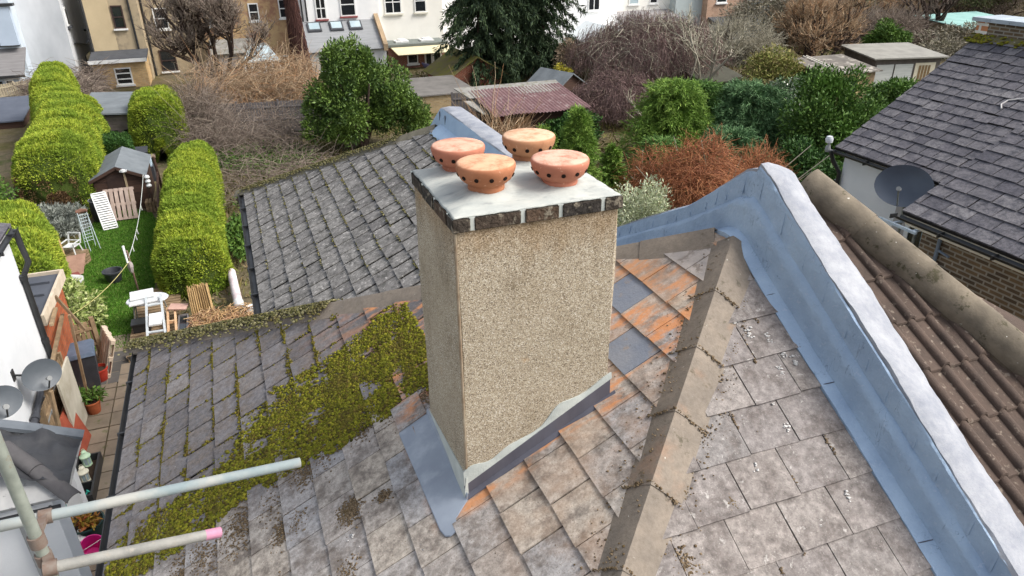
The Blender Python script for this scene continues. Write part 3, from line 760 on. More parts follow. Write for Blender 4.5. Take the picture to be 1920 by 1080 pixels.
# flaunching: a gently domed mortar bed
POTS = [(1.105, 3.275, TC[1], 'orange-brown terracotta cap at the front corner'), (1.085, 3.675, TC[0], 'pinkish-red terracotta cap at the left corner'),
        (1.49, 3.235, TC[2], 'salmon-pink terracotta cap at the right corner'), (1.50, 3.68, TC[3], 'buff-yellow terracotta cap at the far corner')]
mb = MB(); nx = 44; ny = 40
def flz(x, y):
    e = min(x-CX0, CX1-x, y-CY0, CY1-y)
    z = CZ+.001+.055*(1-math.exp(-max(e, 0)*5.5))+min(1, max(e, 0)*12)*(.004*math.sin(x*17+y*5)+.003*math.sin(y*23-x*9)+.0025*math.sin(x*41+y*37))
    for px, py, _, _ in POTS:
        r_ = math.hypot(x-px, y-py); z += .016*math.exp(-((r_-.1)/.035)**2)
    return z
for j in range(ny+1):
    for i in range(nx+1):
        x = CX0+(CX1-CX0)*i/nx; y = CY0+(CY1-CY0)*j/ny
        ex = .004*math.sin(y*31)+.003*math.sin(y*67); ey = .004*math.sin(x*29+1)+.003*math.sin(x*71)
        xx = x+(.005+abs(ex))*((i == 0)-(i == nx)); yy = y+(.005+abs(ey))*((j == 0)-(j == ny))
        mb.v.append((xx, yy, flz(x, y)))
for j in range(ny):
    for i in range(nx): a = j*(nx+1)+i; mb.f.append((a, a+1, a+nx+2, a+nx+1)); mb.mi.append(0)
n0 = len(mb.v)
edge = [i for i in range(nx+1)]+[j*(nx+1)+nx for j in range(1, ny+1)]+[ny*(nx+1)+i for i in range(nx-1, -1, -1)]+[j*(nx+1) for j in range(ny-1, 0, -1)]
for k in edge: v = mb.v[k]; mb.v.append((v[0]+(.012 if v[0] < CX0+.05 else (-.012 if v[0] > CX1-.05 else 0)), v[1]+(.012 if v[1] < CY0+.05 else (-.012 if v[1] > CY1-.05 else 0)), 8.168))
for k in range(len(edge)):
    k2 = (k+1) % len(edge); mb.f.append((edge[k], n0+k, n0+k2, edge[k2])); mb.mi.append(0)
mb.build('flaunching', FLAUNCH, ch, smooth='all')
# terracotta vented caps
HOLE = mat('vent_hole_shade', S(34, 22, 16), None, 4, 1)  # solid dark plugs: the shade inside the openings is put into their colour
for px, py, m, lab in POTS:
    s_ = {0: 1.0, 1: .98, 2: 1.0, 3: 1.0}[POTS.index((px, py, m, lab))]
    z0 = flz(px, py)-.008; a0 = random.uniform(0, .4)
    prof = [(.083, 0), (.092, .003), (.093, .032), (.089, .040), (.094, .045), (.112, .054), (.128, .068), (.139, .086), (.146, .105), (.150, .122), (.149, .134), (.144, .141), (.135, .145), (.10, .148), (.05, .151), (.012, .152)]
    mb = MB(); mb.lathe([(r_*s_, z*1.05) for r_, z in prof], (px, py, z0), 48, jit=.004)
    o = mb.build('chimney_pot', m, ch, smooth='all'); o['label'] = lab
    for k in range(12):
        t_ = a0+2*math.pi*k/12; d = Vector((math.cos(t_), math.sin(t_), -.45)).normalized()
        c = Vector((px+math.cos(t_)*.1405*s_, py+math.sin(t_)*.1405*s_, z0+.096))
        mb = MB(); mb.tube([c-d*.02, c+d*.0045], .0110, 12); mb.build('vent_hole', HOLE, o)
# lead and mortar round the foot
zl = lambda x: zP1(x)
mb = MB(); y_ = sy0
mb.hexa([(CX0-.004, y_-.016, zl(CX0)-.0), (CX1-.01, y_-.016, zl(CX1)-.0), (CX1-.01, y_+.004, zl(CX1)), (CX0-.004, y_+.004, zl(CX0))],
        [(CX0-.004, y_-.012, zl(CX0)+.10), (CX1-.01, y_-.012, zl(CX1)+.118), (CX1-.01, y_+.004, zl(CX1)+.118), (CX0-.004, y_+.004, zl(CX0)+.10)])
mb.hexa([(CX0-.004, y_-.045, zl(CX0)+.010), (CX1+.02, y_-.045, zl(CX1)+.010), (CX1+.02, y_-.012, zl(CX1)+.010), (CX0-.004, y_-.012, zl(CX0)+.010)],
        [(CX0-.004, y_-.045, zl(CX0)+.016), (CX1+.02, y_-.045, zl(CX1)+.016), (CX1+.02, y_-.012, zl(CX1)+.03), (CX0-.004, y_-.012, zl(CX0)+.03)])
mb.build('side_flashing', LEAD_D, ch, bevel=.003)
mb = MB(); lo_ = []; hi_ = []; n = 60
for i in range(n+1):
    x = CX0-.006+(CX1-CX0+.004)*i/n; f = i/n
    w = .028+.012*math.sin(f*21)+.014*math.sin(f*9+1)+(.05*math.exp(-((f-.02)/.09)**2))+(.03*math.exp(-((f-.27)/.08)**2))+.035*math.exp(-((f-.62)/.07)**2)
    w = max(.012, w); lo_.append((x, zl(x)+.098+.018*f)); hi_.append((x, zl(x)+.10+.018*f+w))
for i in range(n):
    q = [lo_[i], lo_[i+1], hi_[i+1], hi_[i]]
    mb.hexa([(a, y_+.003, c) for a, c in q], [(a, y_-.013, c) for a, c in q[:2]]+[(a, y_-.005, c) for a, c in q[2:]])
mb.build('mortar_fillet', MORTAR, ch)
mb = MB(); xx = sx0
mb.hexa([(xx+.004, sy0-.016, zl(CX0)+.0), (xx+.004, sy1+.0, zl(CX0)), (xx-.014, sy1, zl(CX0)), (xx-.026, sy0-.02, zl(CX0)-.01)],
        [(xx+.004, sy0-.012, zl(CX0)+.15), (xx+.004, sy1, zl(CX0)+.06), (xx-.003, sy1, zl(CX0)+.06), (xx-.006, sy0-.014, zl(CX0)+.15)])
mb.build('mortar_fillet', MORTAR, ch)
# lead apron on the slates below
ap = [(.855, 3.86), (.72, 3.93), (.66, 3.90), (.645, 3.86), (.655, 3.4), (.662, 2.93), (.675, 2.87), (.70, 2.845), (.735, 2.85), (.76, 2.93), (.855, 3.0)]
mb = MB(); mb.hexa([(a, c, zl(a)+.012) for a, c in ap], [(a, c, zl(a)+.021) for a, c in ap])
mb.hexa([(.84, 3.0, zl(.84)+.015), (.84, 3.88, zl(.84)+.015), (.853, 3.88, zl(.853)+.015), (.853, 3.0, zl(.853)+.015)], [(.848, 3.0, zl(.84)+.05), (.848, 3.88, zl(.84)+.05), (.856, 3.88, zl(.853)+.05), (.856, 3.0, zl(.853)+.05)])
mb.build('apron_flashing', LEAD, ch, bevel=.003)
base(ch, (1.3, 3.44, 6.6))
# a loose slate laid over the top of the apron
mb = MB(); mb.obox((.745, 4.0, zP1(.745)+.026), (.11*CS, .0, .11*SN), (0, .13, 0), Vector(N1)*.004); tag(mb.build('loose_slate', SL_SIDE), 'loose worn slate lapped over the top end of the grey lead apron', 'slate')
# ------------------------------------------------------------------ the other half of the pair: brown rolled tiles
BROWN = mat('brown_concrete_tile', S(94, 79, 70), S(72, 62, 56), 7, .9, isl=.14, bump=.4, bscale=70, c3=S(128, 116, 104), s3=24, t3=(.58, .7))
nb = thing('semi_detached_house', 'neighbouring half with brown rolled concrete tiles and a fat half-round hip', 'house')
mb = MB(); mb.box(3.30, 7.2, -.7, 7.8, 0, 5.0); mb.build('wall', BRICK_Y, nb)
# tiles: each one a pan with two round rolls
mb = MB(); gt = .335*CS; TW = .30
def roll_prof():
    p = []
    for k in range(2):
        o_ = k*.15
        p += [(o_+0.0, 0), (o_+.085, .001)]
        for a in range(0, 7): t_ = math.pi*a/6; p.append((o_+.117-.032*math.cos(t_), .002+.034*math.sin(t_)))
    p.append((.30, 0)); return p
RP = roll_prof()
hipx = lambda y: 3.66+.40*(3.6-y)      # the hip leaves the party wall and runs down to the right
for k in range(0, 14):
    yl = 3.62-gt*(k+1); off = 3.235
    for j in range(0, 16):
        x0 = off+j*TW
        if x0 > hipx(yl)+.2 or x0+TW < 3.2: continue
        jit = random.uniform(-.004, .004)
        P_ = [(x0+a, b) for a, b in RP if x0+a <= hipx(yl+gt)+.10]
        if len(P_) < 3: continue
        A = []; Bq = []
        for a, b in P_:
            A.append((a, yl+jit, zP3o(yl)+.03+b)); Bq.append((a, yl+gt*1.12, zP3o(yl+gt*1.12)+.005+b))
        i0 = len(mb.v); K = len(A)
        mb.v += A+Bq+[(p[0], p[1]-.001, p[2]-.016) for p in A]
        for q in range(K-1):
            mb.f.append((i0+q, i0+q+1, i0+K+q+1, i0+K+q)); mb.f.append((i0+2*K+q, i0+2*K+q+1, i0+q+1, i0+q)); mb.mi += [0, 0]
rs = mb.build('roof_slope', BROWN, nb, smooth=True)
mb = MB(); mb.slab([(3.2, 3.62, zP3o(3.62)-.02), (3.2, -1.1, zP3o(-1.1)-.02), (hipx(-1.1), -1.1, zP3o(-1.1)-.02), (hipx(3.62), 3.62, zP3o(3.62)-.02)], .04); mb.build('underlay', DECK, rs)
mb = MB(); mb.slab([(hipx(3.6), 3.6, zP3o(3.6)-.02), (hipx(-1.1), -1.1, zP3o(-1.1)-.02), (8.6, -1.1, 4.6), (8.6, 3.6, 4.6)], .05)
mb.slab([(3.25, 3.62, zP3o(3.62)-.05), (hipx(3.6), 3.6, zP3o(3.6)-.05), (8.6, 8.0, 4.6), (3.25, 8.0, 5.1)], .05); mb.build('roof_slope', BROWN, nb)
# half-round hip tiles
a = Vector((3.52, 3.78, 7.70)); b = Vector((hipx(-.6)+.02, -.6, zP3o(-.6)+.055)); a = Vector((hipx(3.75)+.02, 3.75, zP3o(3.75)+.055))
n = 11; d = (b-a)/n
for i in range(n):
    p0 = a+d*(i-.02); p1 = a+d*(i+1.02); r0 = .118; r1 = .124
    mb = MB(); dd = d.normalized(); s_ = dd.cross(Vector((0, 0, 1))).normalized(); u = s_.cross(dd); A = []; Bq = []
    for k in range(15):
        t_ = -.35+(math.pi+.7)*k/14; A.append((t_, 1))
    sec = lambda c, r: [c+s_*math.cos(t_)*r+u*math.sin(t_)*r for t_, _ in A]+[c+s_*math.cos(t_)*(r-.016)+u*math.sin(t_)*(r-.016) for t_, _ in A[::-1]]
    mb.hexa(sec(p0, r0), sec(p1, r1)); mb.build('hip_tile', CAP_R, nb, smooth=True)
mb = MB(); mb.tube([a+Vector((0, 0, -.055)), b+Vector((0, 0, -.055))], .118, 10); mb.build('bedding', mat('hip_bedding_mortar', S(104, 92, 78), S(76, 66, 56), 14, 1, bump=.5, bscale=30), nb)
base(nb, (5.2, -.7, 0))

# ------------------------------------------------------------------ house to the right
rh = thing('semi_detached_house', 'house at right with dark grey slate roof, white rear wing and brown brick flank', 'house')
HX, HW = 9.80, 11.80                      # eaves of the main block and of the wing
zM = lambda x: 5.2+TAN*(x-HX); zW = lambda x: 5.1+TAN*(x-HW)
mb = MB(); mb.box(10.02, 15.6, -1.0, 7.72, 0, 5.14); mb.build('wall', BRICK_B, rh)
mb = MB(); mb.box(12.0, 15.6, 7.72, 11.5, 0, 5.12); mb.build('wall', WHITE, rh)
mb = MB(); mb.box(11.992, 12.0, 9.66, 9.95, 0, 5.0); mb.build('wall_return', mat('grey_render_strip', S(176, 172, 170), S(150, 146, 146), 3), rh)
onM = lambda y, v, h: (v*CS+N1[0]*h, y, zM(v*CS)+N1[2]*h)
onW = lambda y, v, h: (v*CS+N1[0]*h, y, zW(v*CS)+N1[2]*h)
rW = ccw([(7.0, HW/CS), (11.62, HW/CS), (11.9, 15.5/CS), (7.0, 15.5/CS)])
# main block: hipped down to the rear, so its slope is cut by the hip
rM = ccw([(-1.2, HX/CS), (8.0, HX/CS), (8.0-.0, (HX+2.3)/CS), (4.0, (HX+4.4)/CS), (-1.2, (HX+4.4)/CS)])
gR = .222/CS
mb = slates(onW, rW, gR, .30, HW/CS, .05, lift=.02, wander=.05, gap=(.003, .016), slip=.10); rs = mb.build('roof_slope', SL_RIGHT, rh)
mb = MB(); mb.slab([onW(p[0], p[1], -.012) for p in rW], .06); mb.build('underlay', DECK, rs)
mb = slates(onM, rM, gR, .42, HX/CS, .12, lift=.02, wander=.05, gap=(.003, .014), slip=.06); rs = mb.build('roof_slope', SL_RIGHT, rh)
mb = MB(); mb.slab([onM(p[0], p[1], -.012) for p in rM], .06); mb.build('underlay', DECK, rs)
gutter((HW-.05, 7.9, 5.04), (HW-.05, 11.6, 5.04), .06, BLACK_P, rh)
gutter((HX-.05, -1.0, 5.13), (HX-.05, 8.02, 5.13), .06, BLACK_P, rh)
mb = MB(); mb.box(HX+.06, HX+.10, -1.0, 7.95, 4.98, 5.13); mb.box(HX+.1, 10.02, -1.0, 7.95, 4.97, 5.0); mb.build('fascia', CREAM, rh)
mb = MB(); mb.tube([(HW-.06, 11.66, 5.0), (HW+.02, 11.63, 4.8), (12.0-.07, 11.5, 4.55), (12.0-.07, 11.52, 0)], .045, 10)
for z in (3.6, 4.3): mb.tube([(11.93, 11.52, z), (11.93, 11.52, z+.09)], .06, 10)
mb.build('downpipe', BLACK_P, rh, smooth=True)
# window and pipes in the corner of the wing
mb = MB(); mb.box(11.955, 11.998, 8.55, 9.55, 2.9, 4.35); w = mb.build('window', GLASS_D, rh)
mb = MB()
for y in (8.55, 9.5): mb.box(11.93, 12.0, y, y+.06, 2.88, 4.4)
mb.box(11.92, 12.0, 8.5, 9.6, 4.35, 4.44); mb.build('frame', WHITE_PAINT, w)
mb = MB(); mb.lathe([(.03, 0), (.11, -.12), (.1, -.5), (.02, -.62)][::-1], (11.90, 9.05, 4.3), 10); mb.build('curtain', mat('pale_blue_curtain', S(178, 200, 212), S(150, 176, 190), 4), w)
mb = MB()
for y in (7.35,): mb.tube([(9.97, y, 4.95), (9.97, y, 1.2)], .03, 8)
for z in (4.75, 4.5, 4.2): mb.tube([(9.97, 7.35, z), (9.93, 7.1, z-.02)], .02, 8)
mb.build('service_pipe', mat('grey_blue_pipe', S(120, 134, 150), S(100, 112, 128), 8, .6), rh)
base(rh, (10.0, 7.7, 0))
# finial lamp on the corner of that eave
lm = thing('security_lamp', 'small pale lamp fixed at the far eave corner of the white wing', 'lamp')
mb = MB(); mb.lathe([(.0, 0), (.07, .02), (.085, .09), (.06, .15), (0, .17)], (11.72, 11.74, 5.16), 14); mb.build('lamp_head', mat('frosted_globe', S(214, 218, 222), S(190, 194, 200), 8, .3), lm, smooth=True)
mb = MB(); mb.tube([(11.72, 11.74, 5.17), (11.74, 11.7, 5.02), (11.95, 11.55, 4.95)], .03, 8); mb.lathe([(.05, 0), (.06, .05), (.05, .12)], (11.72, 11.74, 4.98), 12); mb.build('bracket', GREY_P, lm)
base(lm, (11.72, 11.74, 4.95))
# its chimney
rc = thing('chimney', 'low sooty brick chimney with pale flat coping on the grey slate ridge', 'chimney')
mb = MB(); mb.box(15.55, 16.3, 8.6, 12.0, 6.3, 7.42); mb.build('stack', BRICK_B, rc)
mb = MB(); mb.box(15.545, 15.56, 11.72, 12.003, 6.95, 7.42); mb.box(15.55, 16.25, 12.0, 12.006, 6.95, 7.42); mb.build('new_brick', brickmat('orange_brick_patch', S(196, 112, 66), S(206, 150, 110), S(236, 232, 222), .225, .16, .03), rc)
mb = MB()
for k in range(8): mb.box(15.47, 16.36, 8.58+k*.44, 8.58+k*.44+.43, 7.42, 7.50)
mb.build('coping', mat('pale_coping_slab', S(176, 186, 194), S(150, 160, 168), 4, isl=.08), rc)
mb = MB(); mb.hexa([(15.35, 8.5, zW(15.35)+.0), (15.56, 8.5, zW(15.35)), (15.56, 12.1, zW(15.35)), (15.35, 12.1, zW(15.35))], [(15.45, 8.6, zW(15.45)+.05), (15.55, 8.6, 7.16), (15.55, 12.04, 7.16), (15.45, 12.04, zW(15.45)+.05)])
mb.build('mortar_fillet', mat('mossy_mortar', S(118, 110, 82), S(86, 84, 58), 7, 1, c3=S(196, 194, 180), s3=3), rc)
q = 260; x = rng.uniform(15.3, 15.55, q); y = np.concatenate([rng.normal(11.8, .12, 140), rng.uniform(8.6, 11.6, 120)]); r = rng.uniform(.02, .05, q)
mo = lumps('ridge_moss', np.stack([x, y, zW(x)+.04], 1), r, MOSS); tag(mo, 'moss cushions along the foot of the low brick chimney at right', 'moss', kind='stuff')
base(rc, (15.9, 10.3, 6.9))
# aerial cable lying on the slates
mb = MB(); pts = [(15.2, 8.3), (14.6, 9.0), (14.1, 9.45), (13.95, 9.7), (13.82, 9.72), (13.72, 9.62)]
mb.tube([(a, b, zW(a)+.03) for a, b in pts], .016, 6); tag(mb.build('cable', mat('pale_cable', S(214, 210, 206), None, 4, .5)), 'pale loose cable lying across the dark slates at right', 'cable')

# satellite dishes
def dish(name_label, loc, aim, rad, wall_pt, m_dish, arm_m, sq=.9):
    d_ = thing('satellite_dish', name_label, 'satellite dish')
    loc = Vector(loc); f = Vector(aim).normalized(); s_ = f.cross(Vector((0, 0, 1))).normalized(); u = s_.cross(f)
    n = 36; mb = MB(); rings = 7
    V = []
    for side in (0, 1):
        for i in range(1, rings+1):
            r_ = i/rings
            for k in range(n):
                t_ = 2*math.pi*k/n; V.append(loc+s_*(math.cos(t_)*rad*r_)+u*(math.sin(t_)*rad*sq*r_)+f*(.22*rad*r_*r_+(0 if side == 0 else -.008)))
    for side in (0, 1):
        o_ = side*rings*n
        for i in range(rings-1):
            for k in range(n): mb.f.append((o_+i*n+k, o_+i*n+(k+1) % n, o_+(i+1)*n+(k+1) % n, o_+(i+1)*n+k)); mb.mi.append(0)
        mb.f.append(tuple(o_+k for k in range(n))); mb.mi.append(0)
    for k in range(n): mb.f.append(((rings-1)*n+k, (rings-1)*n+(k+1) % n, 2*rings*n-n+(k+1) % n, 2*rings*n-n+k)); mb.mi.append(0)
    mb.v = [tuple(v) for v in V]; mb.build('reflector', m_dish, d_, smooth=True)
    mb = MB(); foc = loc+f*rad*.95-u*rad*.25; mb.tube([loc-u*rad*sq*.95+f*.18*rad, foc], .014, 8); mb.build('arm', arm_m, d_)
    mb = MB(); mb.tube([foc-f*.02, foc-f*.11], .032, 10); mb.tube([foc+f*.01, foc-f*.03], .042, 12); mb.build('receiver', GREY_P, d_)
    mb = MB(); w = Vector(wall_pt); mb.tube([loc-f*.03, loc-f*.12, w], .02, 8); mb.obox(w, (.012, 0, 0), (0, .06, 0), (0, 0, .1)); mb.build('bracket', arm_m, d_)
    return base(d_, wall_pt)
DISH = mat('blue_grey_dish', S(64, 72, 86), S(78, 88, 102), 1.5, .45, spec=.5)
DISH2 = mat('dark_grey_dish', S(92, 98, 104), S(78, 84, 90), 2, .5, spec=.5)
dish('wide dark blue-grey satellite dish on a pole beside the white wing', (11.35, 9.35, 4.98), (-.62, -.35, .35), .50, (11.95, 9.3, 4.3), DISH, GALV, .78)
mp = thing('pole_mount', 'galvanised pole and cross bar frame under the wide dark dish', 'pole mount')
mb = MB(); mb.tube([(11.42, 9.33, 4.95), (11.45, 9.3, 3.6)], .03, 10); mb.tube([(11.62, 9.1, 4.9), (11.62, 9.1, 3.3)], .025, 8); mb.build('pole', GALV, mp)
mb = MB(); mb.bar((11.2, 9.6, 4.30), (11.2, 8.75, 4.30), .05, .05); mb.bar((11.2, 9.3, 4.30), (11.98, 9.3, 4.30), .04, .04); mb.bar((11.2, 8.85, 4.30), (11.98, 8.85, 4.30), .04, .04); mb.build('cross_bar', mat('blue_white_steel', S(206, 220, 230), S(180, 196, 210), 6, .4), mp)
base(mp, (11.9, 9.2, 4.2))

# ------------------------------------------------------------------ house to the left
lh = thing('semi_detached_house', 'white house at left edge with black downpipe and pipes on its wall', 'house')
mb = MB(); mb.box(-9.2, -4.42, 8.2, 15.06, 0, 4.48); mb.build('wall', WHITE, lh)
mb = MB(); mb.box(-9.2, -3.55, -1, 8.2, 0, 4.2); mb.build('wall', WHITE, lh)
mb = MB(); mb.slab([(-4.34, 8.2, 4.46), (-4.34, 15.25, 4.46), (-7.5, 13.0, 6.1), (-7.5, 8.2, 6.1)], .1); mb.slab([(-4.34, 15.25, 4.46), (-9.3, 15.25, 4.46), (-7.5, 13.0, 6.1)], .1); mb.build('roof_slope', SL_RIGHT, lh)
gutter((-4.28, 8.4, 4.40), (-4.28, 15.2, 4.40), .06, BLACK_P, lh)
mb = MB(); mb.tube([(-4.28, 15.15, 4.36), (-4.26, 15.12, 4.0), (-4.22, 15.08, 3.72), (-4.36, 15.0, 3.45), (-4.36, 14.98, 0)], .055, 12)
for z in (3.4, 2.0, 1.2, .6): mb.tube([(-4.36, 14.98, z), (-4.36, 14.98, z+.1)], .072, 12)
mb.build('downpipe', BLACK_P, lh, smooth=True)
mb = MB(); mb.tube([(-4.33, 14.45, 1.75), (-4.33, 13.5, 1.62), (-4.33, 12.75, 1.50)], .06, 12); mb.tube([(-4.33, 13.0, 1.54), (-4.33, 12.9, 1.53)], .08, 12); mb.build('soil_pipe', PLASTIC_D, lh, smooth=True)
mb = MB(); mb.tube([(-4.33, 14.75, 1.35), (-4.33, 13.9, 1.2), (-4.33, 13.1, 1.12)], .055, 12); mb.tube([(-4.33, 13.75, 1.18), (-4.33, 13.65, 1.17)], .07, 12); mb.build('waste_pipe', GREY_P, lh, smooth=True)
base(lh, (-6, 8.2, 0))
dish('dark grey satellite dish on the white wall beside the black downpipe', (-4.08, 13.15, 2.28), (.55, -.72, .38), .33, (-4.41, 12.95, 2.48), DISH2, BLACK_P, .85)
dish('dark satellite dish cut off by the left edge of the white wall', (-4.2, 11.45, 2.85), (.45, -.75, .4), .30, (-4.41, 11.2, 2.8), DISH2, BLACK_P, .85)
# small hipped projection of that house with slipped tiles and bare membrane
sb = thing('side_porch', 'small hipped roof stripped to black membrane on the white flank at left', 'porch')
ez, ex = 4.02, -2.36
mb = MB(); mb.box(-3.6, -2.55, 7.24, 7.56, 0, 3.96); mb.build('wall', WHITE, sb)
mb = MB(); mb.slab([(ex, 7.18, ez), (ex, 8.22, ez), (-3.4, 8.22, 4.52), (-2.95, 7.78, 4.30)], .05)
mb.slab([(ex, 7.18, ez), (-2.95, 7.78, 4.30), (-3.55, 7.78, 4.32), (-3.55, 7.18, ez)], .05)
rf = mb.build('roof_slope', mat('pale_worn_slate', S(176, 176, 174), S(148, 148, 148), 4, .9, c3=S(120, 120, 120), s3=9), sb)
mb = MB(); nx, ny = 16, 14
for j in range(ny+1):
    for i in range(nx+1):
        f, g = i/nx, j/ny
        x = ex+.01-(.92)*f; y = 7.26+.88*g+.12*f*(1-g)
        z = ez+.455*(ex-x)+.075+.045*math.sin(f*9+g*5)*math.sin(g*7+1)+.02*math.sin(f*16-g*11)+.014*math.sin(f*31+g*3)
        mb.v.append((x, y, z))
for j in range(ny):
    for i in range(nx): a_ = j*(nx+1)+i; mb.f.append((a_, a_+1, a_+nx+2, a_+nx+1)); mb.mi.append(0)
mb.build('membrane', MEMB, sb, smooth='all')
mb = MB()
for (p0, p1) in (((-2.34, 8.2, 4.06), (-2.72, 8.2, 4.25)), ((-2.72, 8.2, 4.255), (-3.12, 8.2, 4.44)), ((-3.12, 8.2, 4.445), (-3.5, 8.2, 4.63))):
    mb.bar(p0, p1, .15, .05)
mb.build('verge_capping', mat('grey_verge_tile', S(108, 114, 120), S(92, 98, 104), 5, .7), sb)
tl = mat('grey_ridge_tile', S(92, 90, 90), S(74, 72, 74), 6, .8)
for (p0, p1) in (((-2.30, 7.10, 4.02), (-2.66, 7.46, 4.22)), ((-2.66, 7.46, 4.23), (-2.98, 7.78, 4.40))):
    mb = MB(); p0, p1 = Vector(p0), Vector(p1); d = (p1-p0).normalized(); s_ = d.cross(Vector((0, 0, 1))).normalized(); u = s_.cross(d)
    sec = lambda c: [c+s_*.085*math.cos(t_)+u*.07*math.sin(t_) for t_ in [math.pi*k/8 for k in range(9)]]+[c+s_*.072*math.cos(t_)+u*.057*math.sin(t_) for t_ in [math.pi*k/8 for k in range(8, -1, -1)]]
    mb.hexa(sec(p0), sec(p1)); mb.build('hip_tile', tl, sb, smooth=True)
mb = MB(); mb.tube([(-2.86, 7.19, 3.9), (-2.86, 7.19, 0)], .04, 10); mb.build('downpipe', GREY_P, sb)
gutter((-2.45, 7.10, 3.96), (-3.5, 7.10, 3.96), .045, BLACK_P, sb)
base(sb, (-3.0, 7.6, 0))

# ------------------------------------------------------------------ scaffold poking in from the left
sc_ = thing('scaffold', 'galvanised scaffold upright with two horizontal tubes at lower left', 'scaffold')
PX, PY = -.94, 2.42
mb = MB(); mb.tube([(PX, PY, zP1(PX)+.03), (PX, PY, 8.6)], 0.0215, 20); mb.box(PX-.08, PX+.08, PY-.08, PY+.08, zP1(PX)+.0, zP1(PX)+.035); mb.build('upright', mat('dull_scaffold_tube', S(150, 156, 146), S(120, 126, 118), 14, .6, metal=.2, c3=S(128, 112, 92), s3=30, t3=(.6, .75)), sc_, smooth=True)
T1a, T1b = Vector((-1.40, 2.50, 7.47)), Vector((0.0, 2.67, 7.29)); T2a, T2b = Vector((-.93, 2.34, 7.35)), Vector((-.36, 2.52, 7.15))
def hollow(a, b, m, name):
    mb = MB(); d = (b-a).normalized(); mb.tube([a, a+(b-a)*.3, a+(b-a)*.6, b], 0.0215, 24, cap=False); mb.tube([b, b-d*.12], 0.018, 24, cap=False)
    n = 24; i0 = 3*n; j0 = 4*n
    # the tube's wall shows as a ring at its end
    for k in range(n): mb.f.append((i0+k, i0+(k+1) % n, j0+(k+1) % n, j0+k)); mb.mi.append(0)
    return mb.build(name, m, sc_, smooth=True)
hollow(T1a, T1b, GALV_B, 'tube'); o = hollow(T2a, T2a+(T2b-T2a)*.9, GALV_T, 'tube')
e = MB(); e.tube([T2a+(T2b-T2a)*.9, T2b], .0219, 24); e.build('painted_end', PINK, o, smooth=True)
for c, col, d in (((PX, PY, 7.42), None, 0), ((PX, PY, 7.33), None, 0)):
    mb = MB(); c = Vector(c); mb.tube([c+Vector((0, 0, -.025)), c+Vector((0, 0, .025))], .0285, 14)
    q = (T1a+(T1b-T1a)*.33 if c.z > 7.4 else T2a+(T2b-T2a)*.04); dd = (T1b-T1a).normalized(); mb.tube([q-dd*.022, q+dd*.022], .029, 14)
    mb.bar(c+Vector((.0, .03, .012)), q+Vector((0, 0, .012)), .03, .02)
    mb.build('coupler', mat('rusty_coupler', S(122, 114, 106), S(104, 82, 70), 25, .7), sc_, smooth=True)
base(sc_, (PX, PY, zP1(PX)))
# ------------------------------------------------------------------ ground
t = NT('garden_ground')
n1 = t.noise(.35, 6, .65); n2 = t.noise(3, 6, .7)
col = t.ramp(n1, [(.32, S(78, 84, 44)), (.45, S(104, 96, 66)), (.58, S(112, 102, 84)), (.7, S(74, 82, 46))])
col = t.mix(.7, col, t.ramp(n2, [(.3, (.5, .5, .5, 1)), (.7, (1.15, 1.15, 1.15, 1))]), 'MULTIPLY')
t.bump(t.noise(6, 6, .75), .8, .06); GROUND = t.done(col, 1, .1)
mb = MB(); mb.poly([(-400, -300, 0), (500, -300, 0), (500, 700, 0), (-400, 700, 0)]); tag(mb.build('ground', GROUND), kind='structure')
LAWNM = mat('lawn_turf', S(66, 100, 34), S(84, 112, 40), 1.5, 1, bump=.5, bscale=30)
mb = MB()
lawn = [(-3.12, 17.9), (-3.12, 26), (-3.55, 28.2), (-4.2, 28.9), (-5.2, 28.9), (-5.75, 26.8), (-5.65, 24.5), (-5.55, 22.6), (-5.15, 20.8), (-4.55, 18.6), (-4.3, 17.9)]
mb.poly([(a, b, .006) for a, b in lawn]); tag(mb.build('lawn', LAWNM), kind='structure')
def inpoly(x, y, poly):
    r = np.zeros(len(x), bool); n = len(poly)
    for i in range(n):
        (x0, y0), (x1, y1) = poly[i], poly[(i+1) % n]
        c = ((y0 > y) != (y1 > y)); xi = (x1-x0)*(y-y0)/(y1-y0+1e-12)+x0; r ^= c & (x < xi)
    return r
n = 60000; x = rng.uniform(-5.8, -3.1, n); y = rng.uniform(17.8, 29, n); ok = inpoly(x, y, lawn); x, y = x[ok], y[ok]
P = np.stack([x, y, 0*x+.004], 1); D = np.tile([0, 0, 1.], (len(P), 1))
GRASS = leafmat('grass_blades', [S(58, 108, 26), S(80, 128, 34), S(98, 140, 46), S(70, 112, 34), S(122, 140, 70)], .8)
tag(leaves('grass', P, D, .06, .016, GRASS, jit=.45), 'short green grass of the long narrow lawn', 'grass', kind='stuff')
# rough growth on the other plots
n = 26000; x = rng.uniform(-3, 12, n); y = rng.uniform(15, 38, n); f = fnoise(x*.5, y*.5, 2); ok = (f > -.3) & ~((x < 3) & (y < 14.5))
P = np.stack([x, y, 0*x], 1)[ok]; D = np.tile([0, 0, .7], (len(P), 1))
WEEDS = leafmat('weeds', [S(92, 104, 48), S(120, 112, 66), S(76, 92, 40), S(134, 120, 84), S(98, 80, 56)], .9)
tag(leaves('rough_grass', P, D, .22, .05, WEEDS, jit=.8), 'rough weedy growth between the shrubs', 'weeds', kind='stuff')
n = 16000; x = rng.uniform(12, 46, n); y = rng.uniform(12, 52, n)
P = np.stack([x, y, 0*x], 1); D = np.tile([0, 0, .8], (len(P), 1))
tag(leaves('undergrowth', P, D, .45, .10, WEEDS, jit=.9), 'low undergrowth of the gardens at right', 'weeds', kind='stuff')
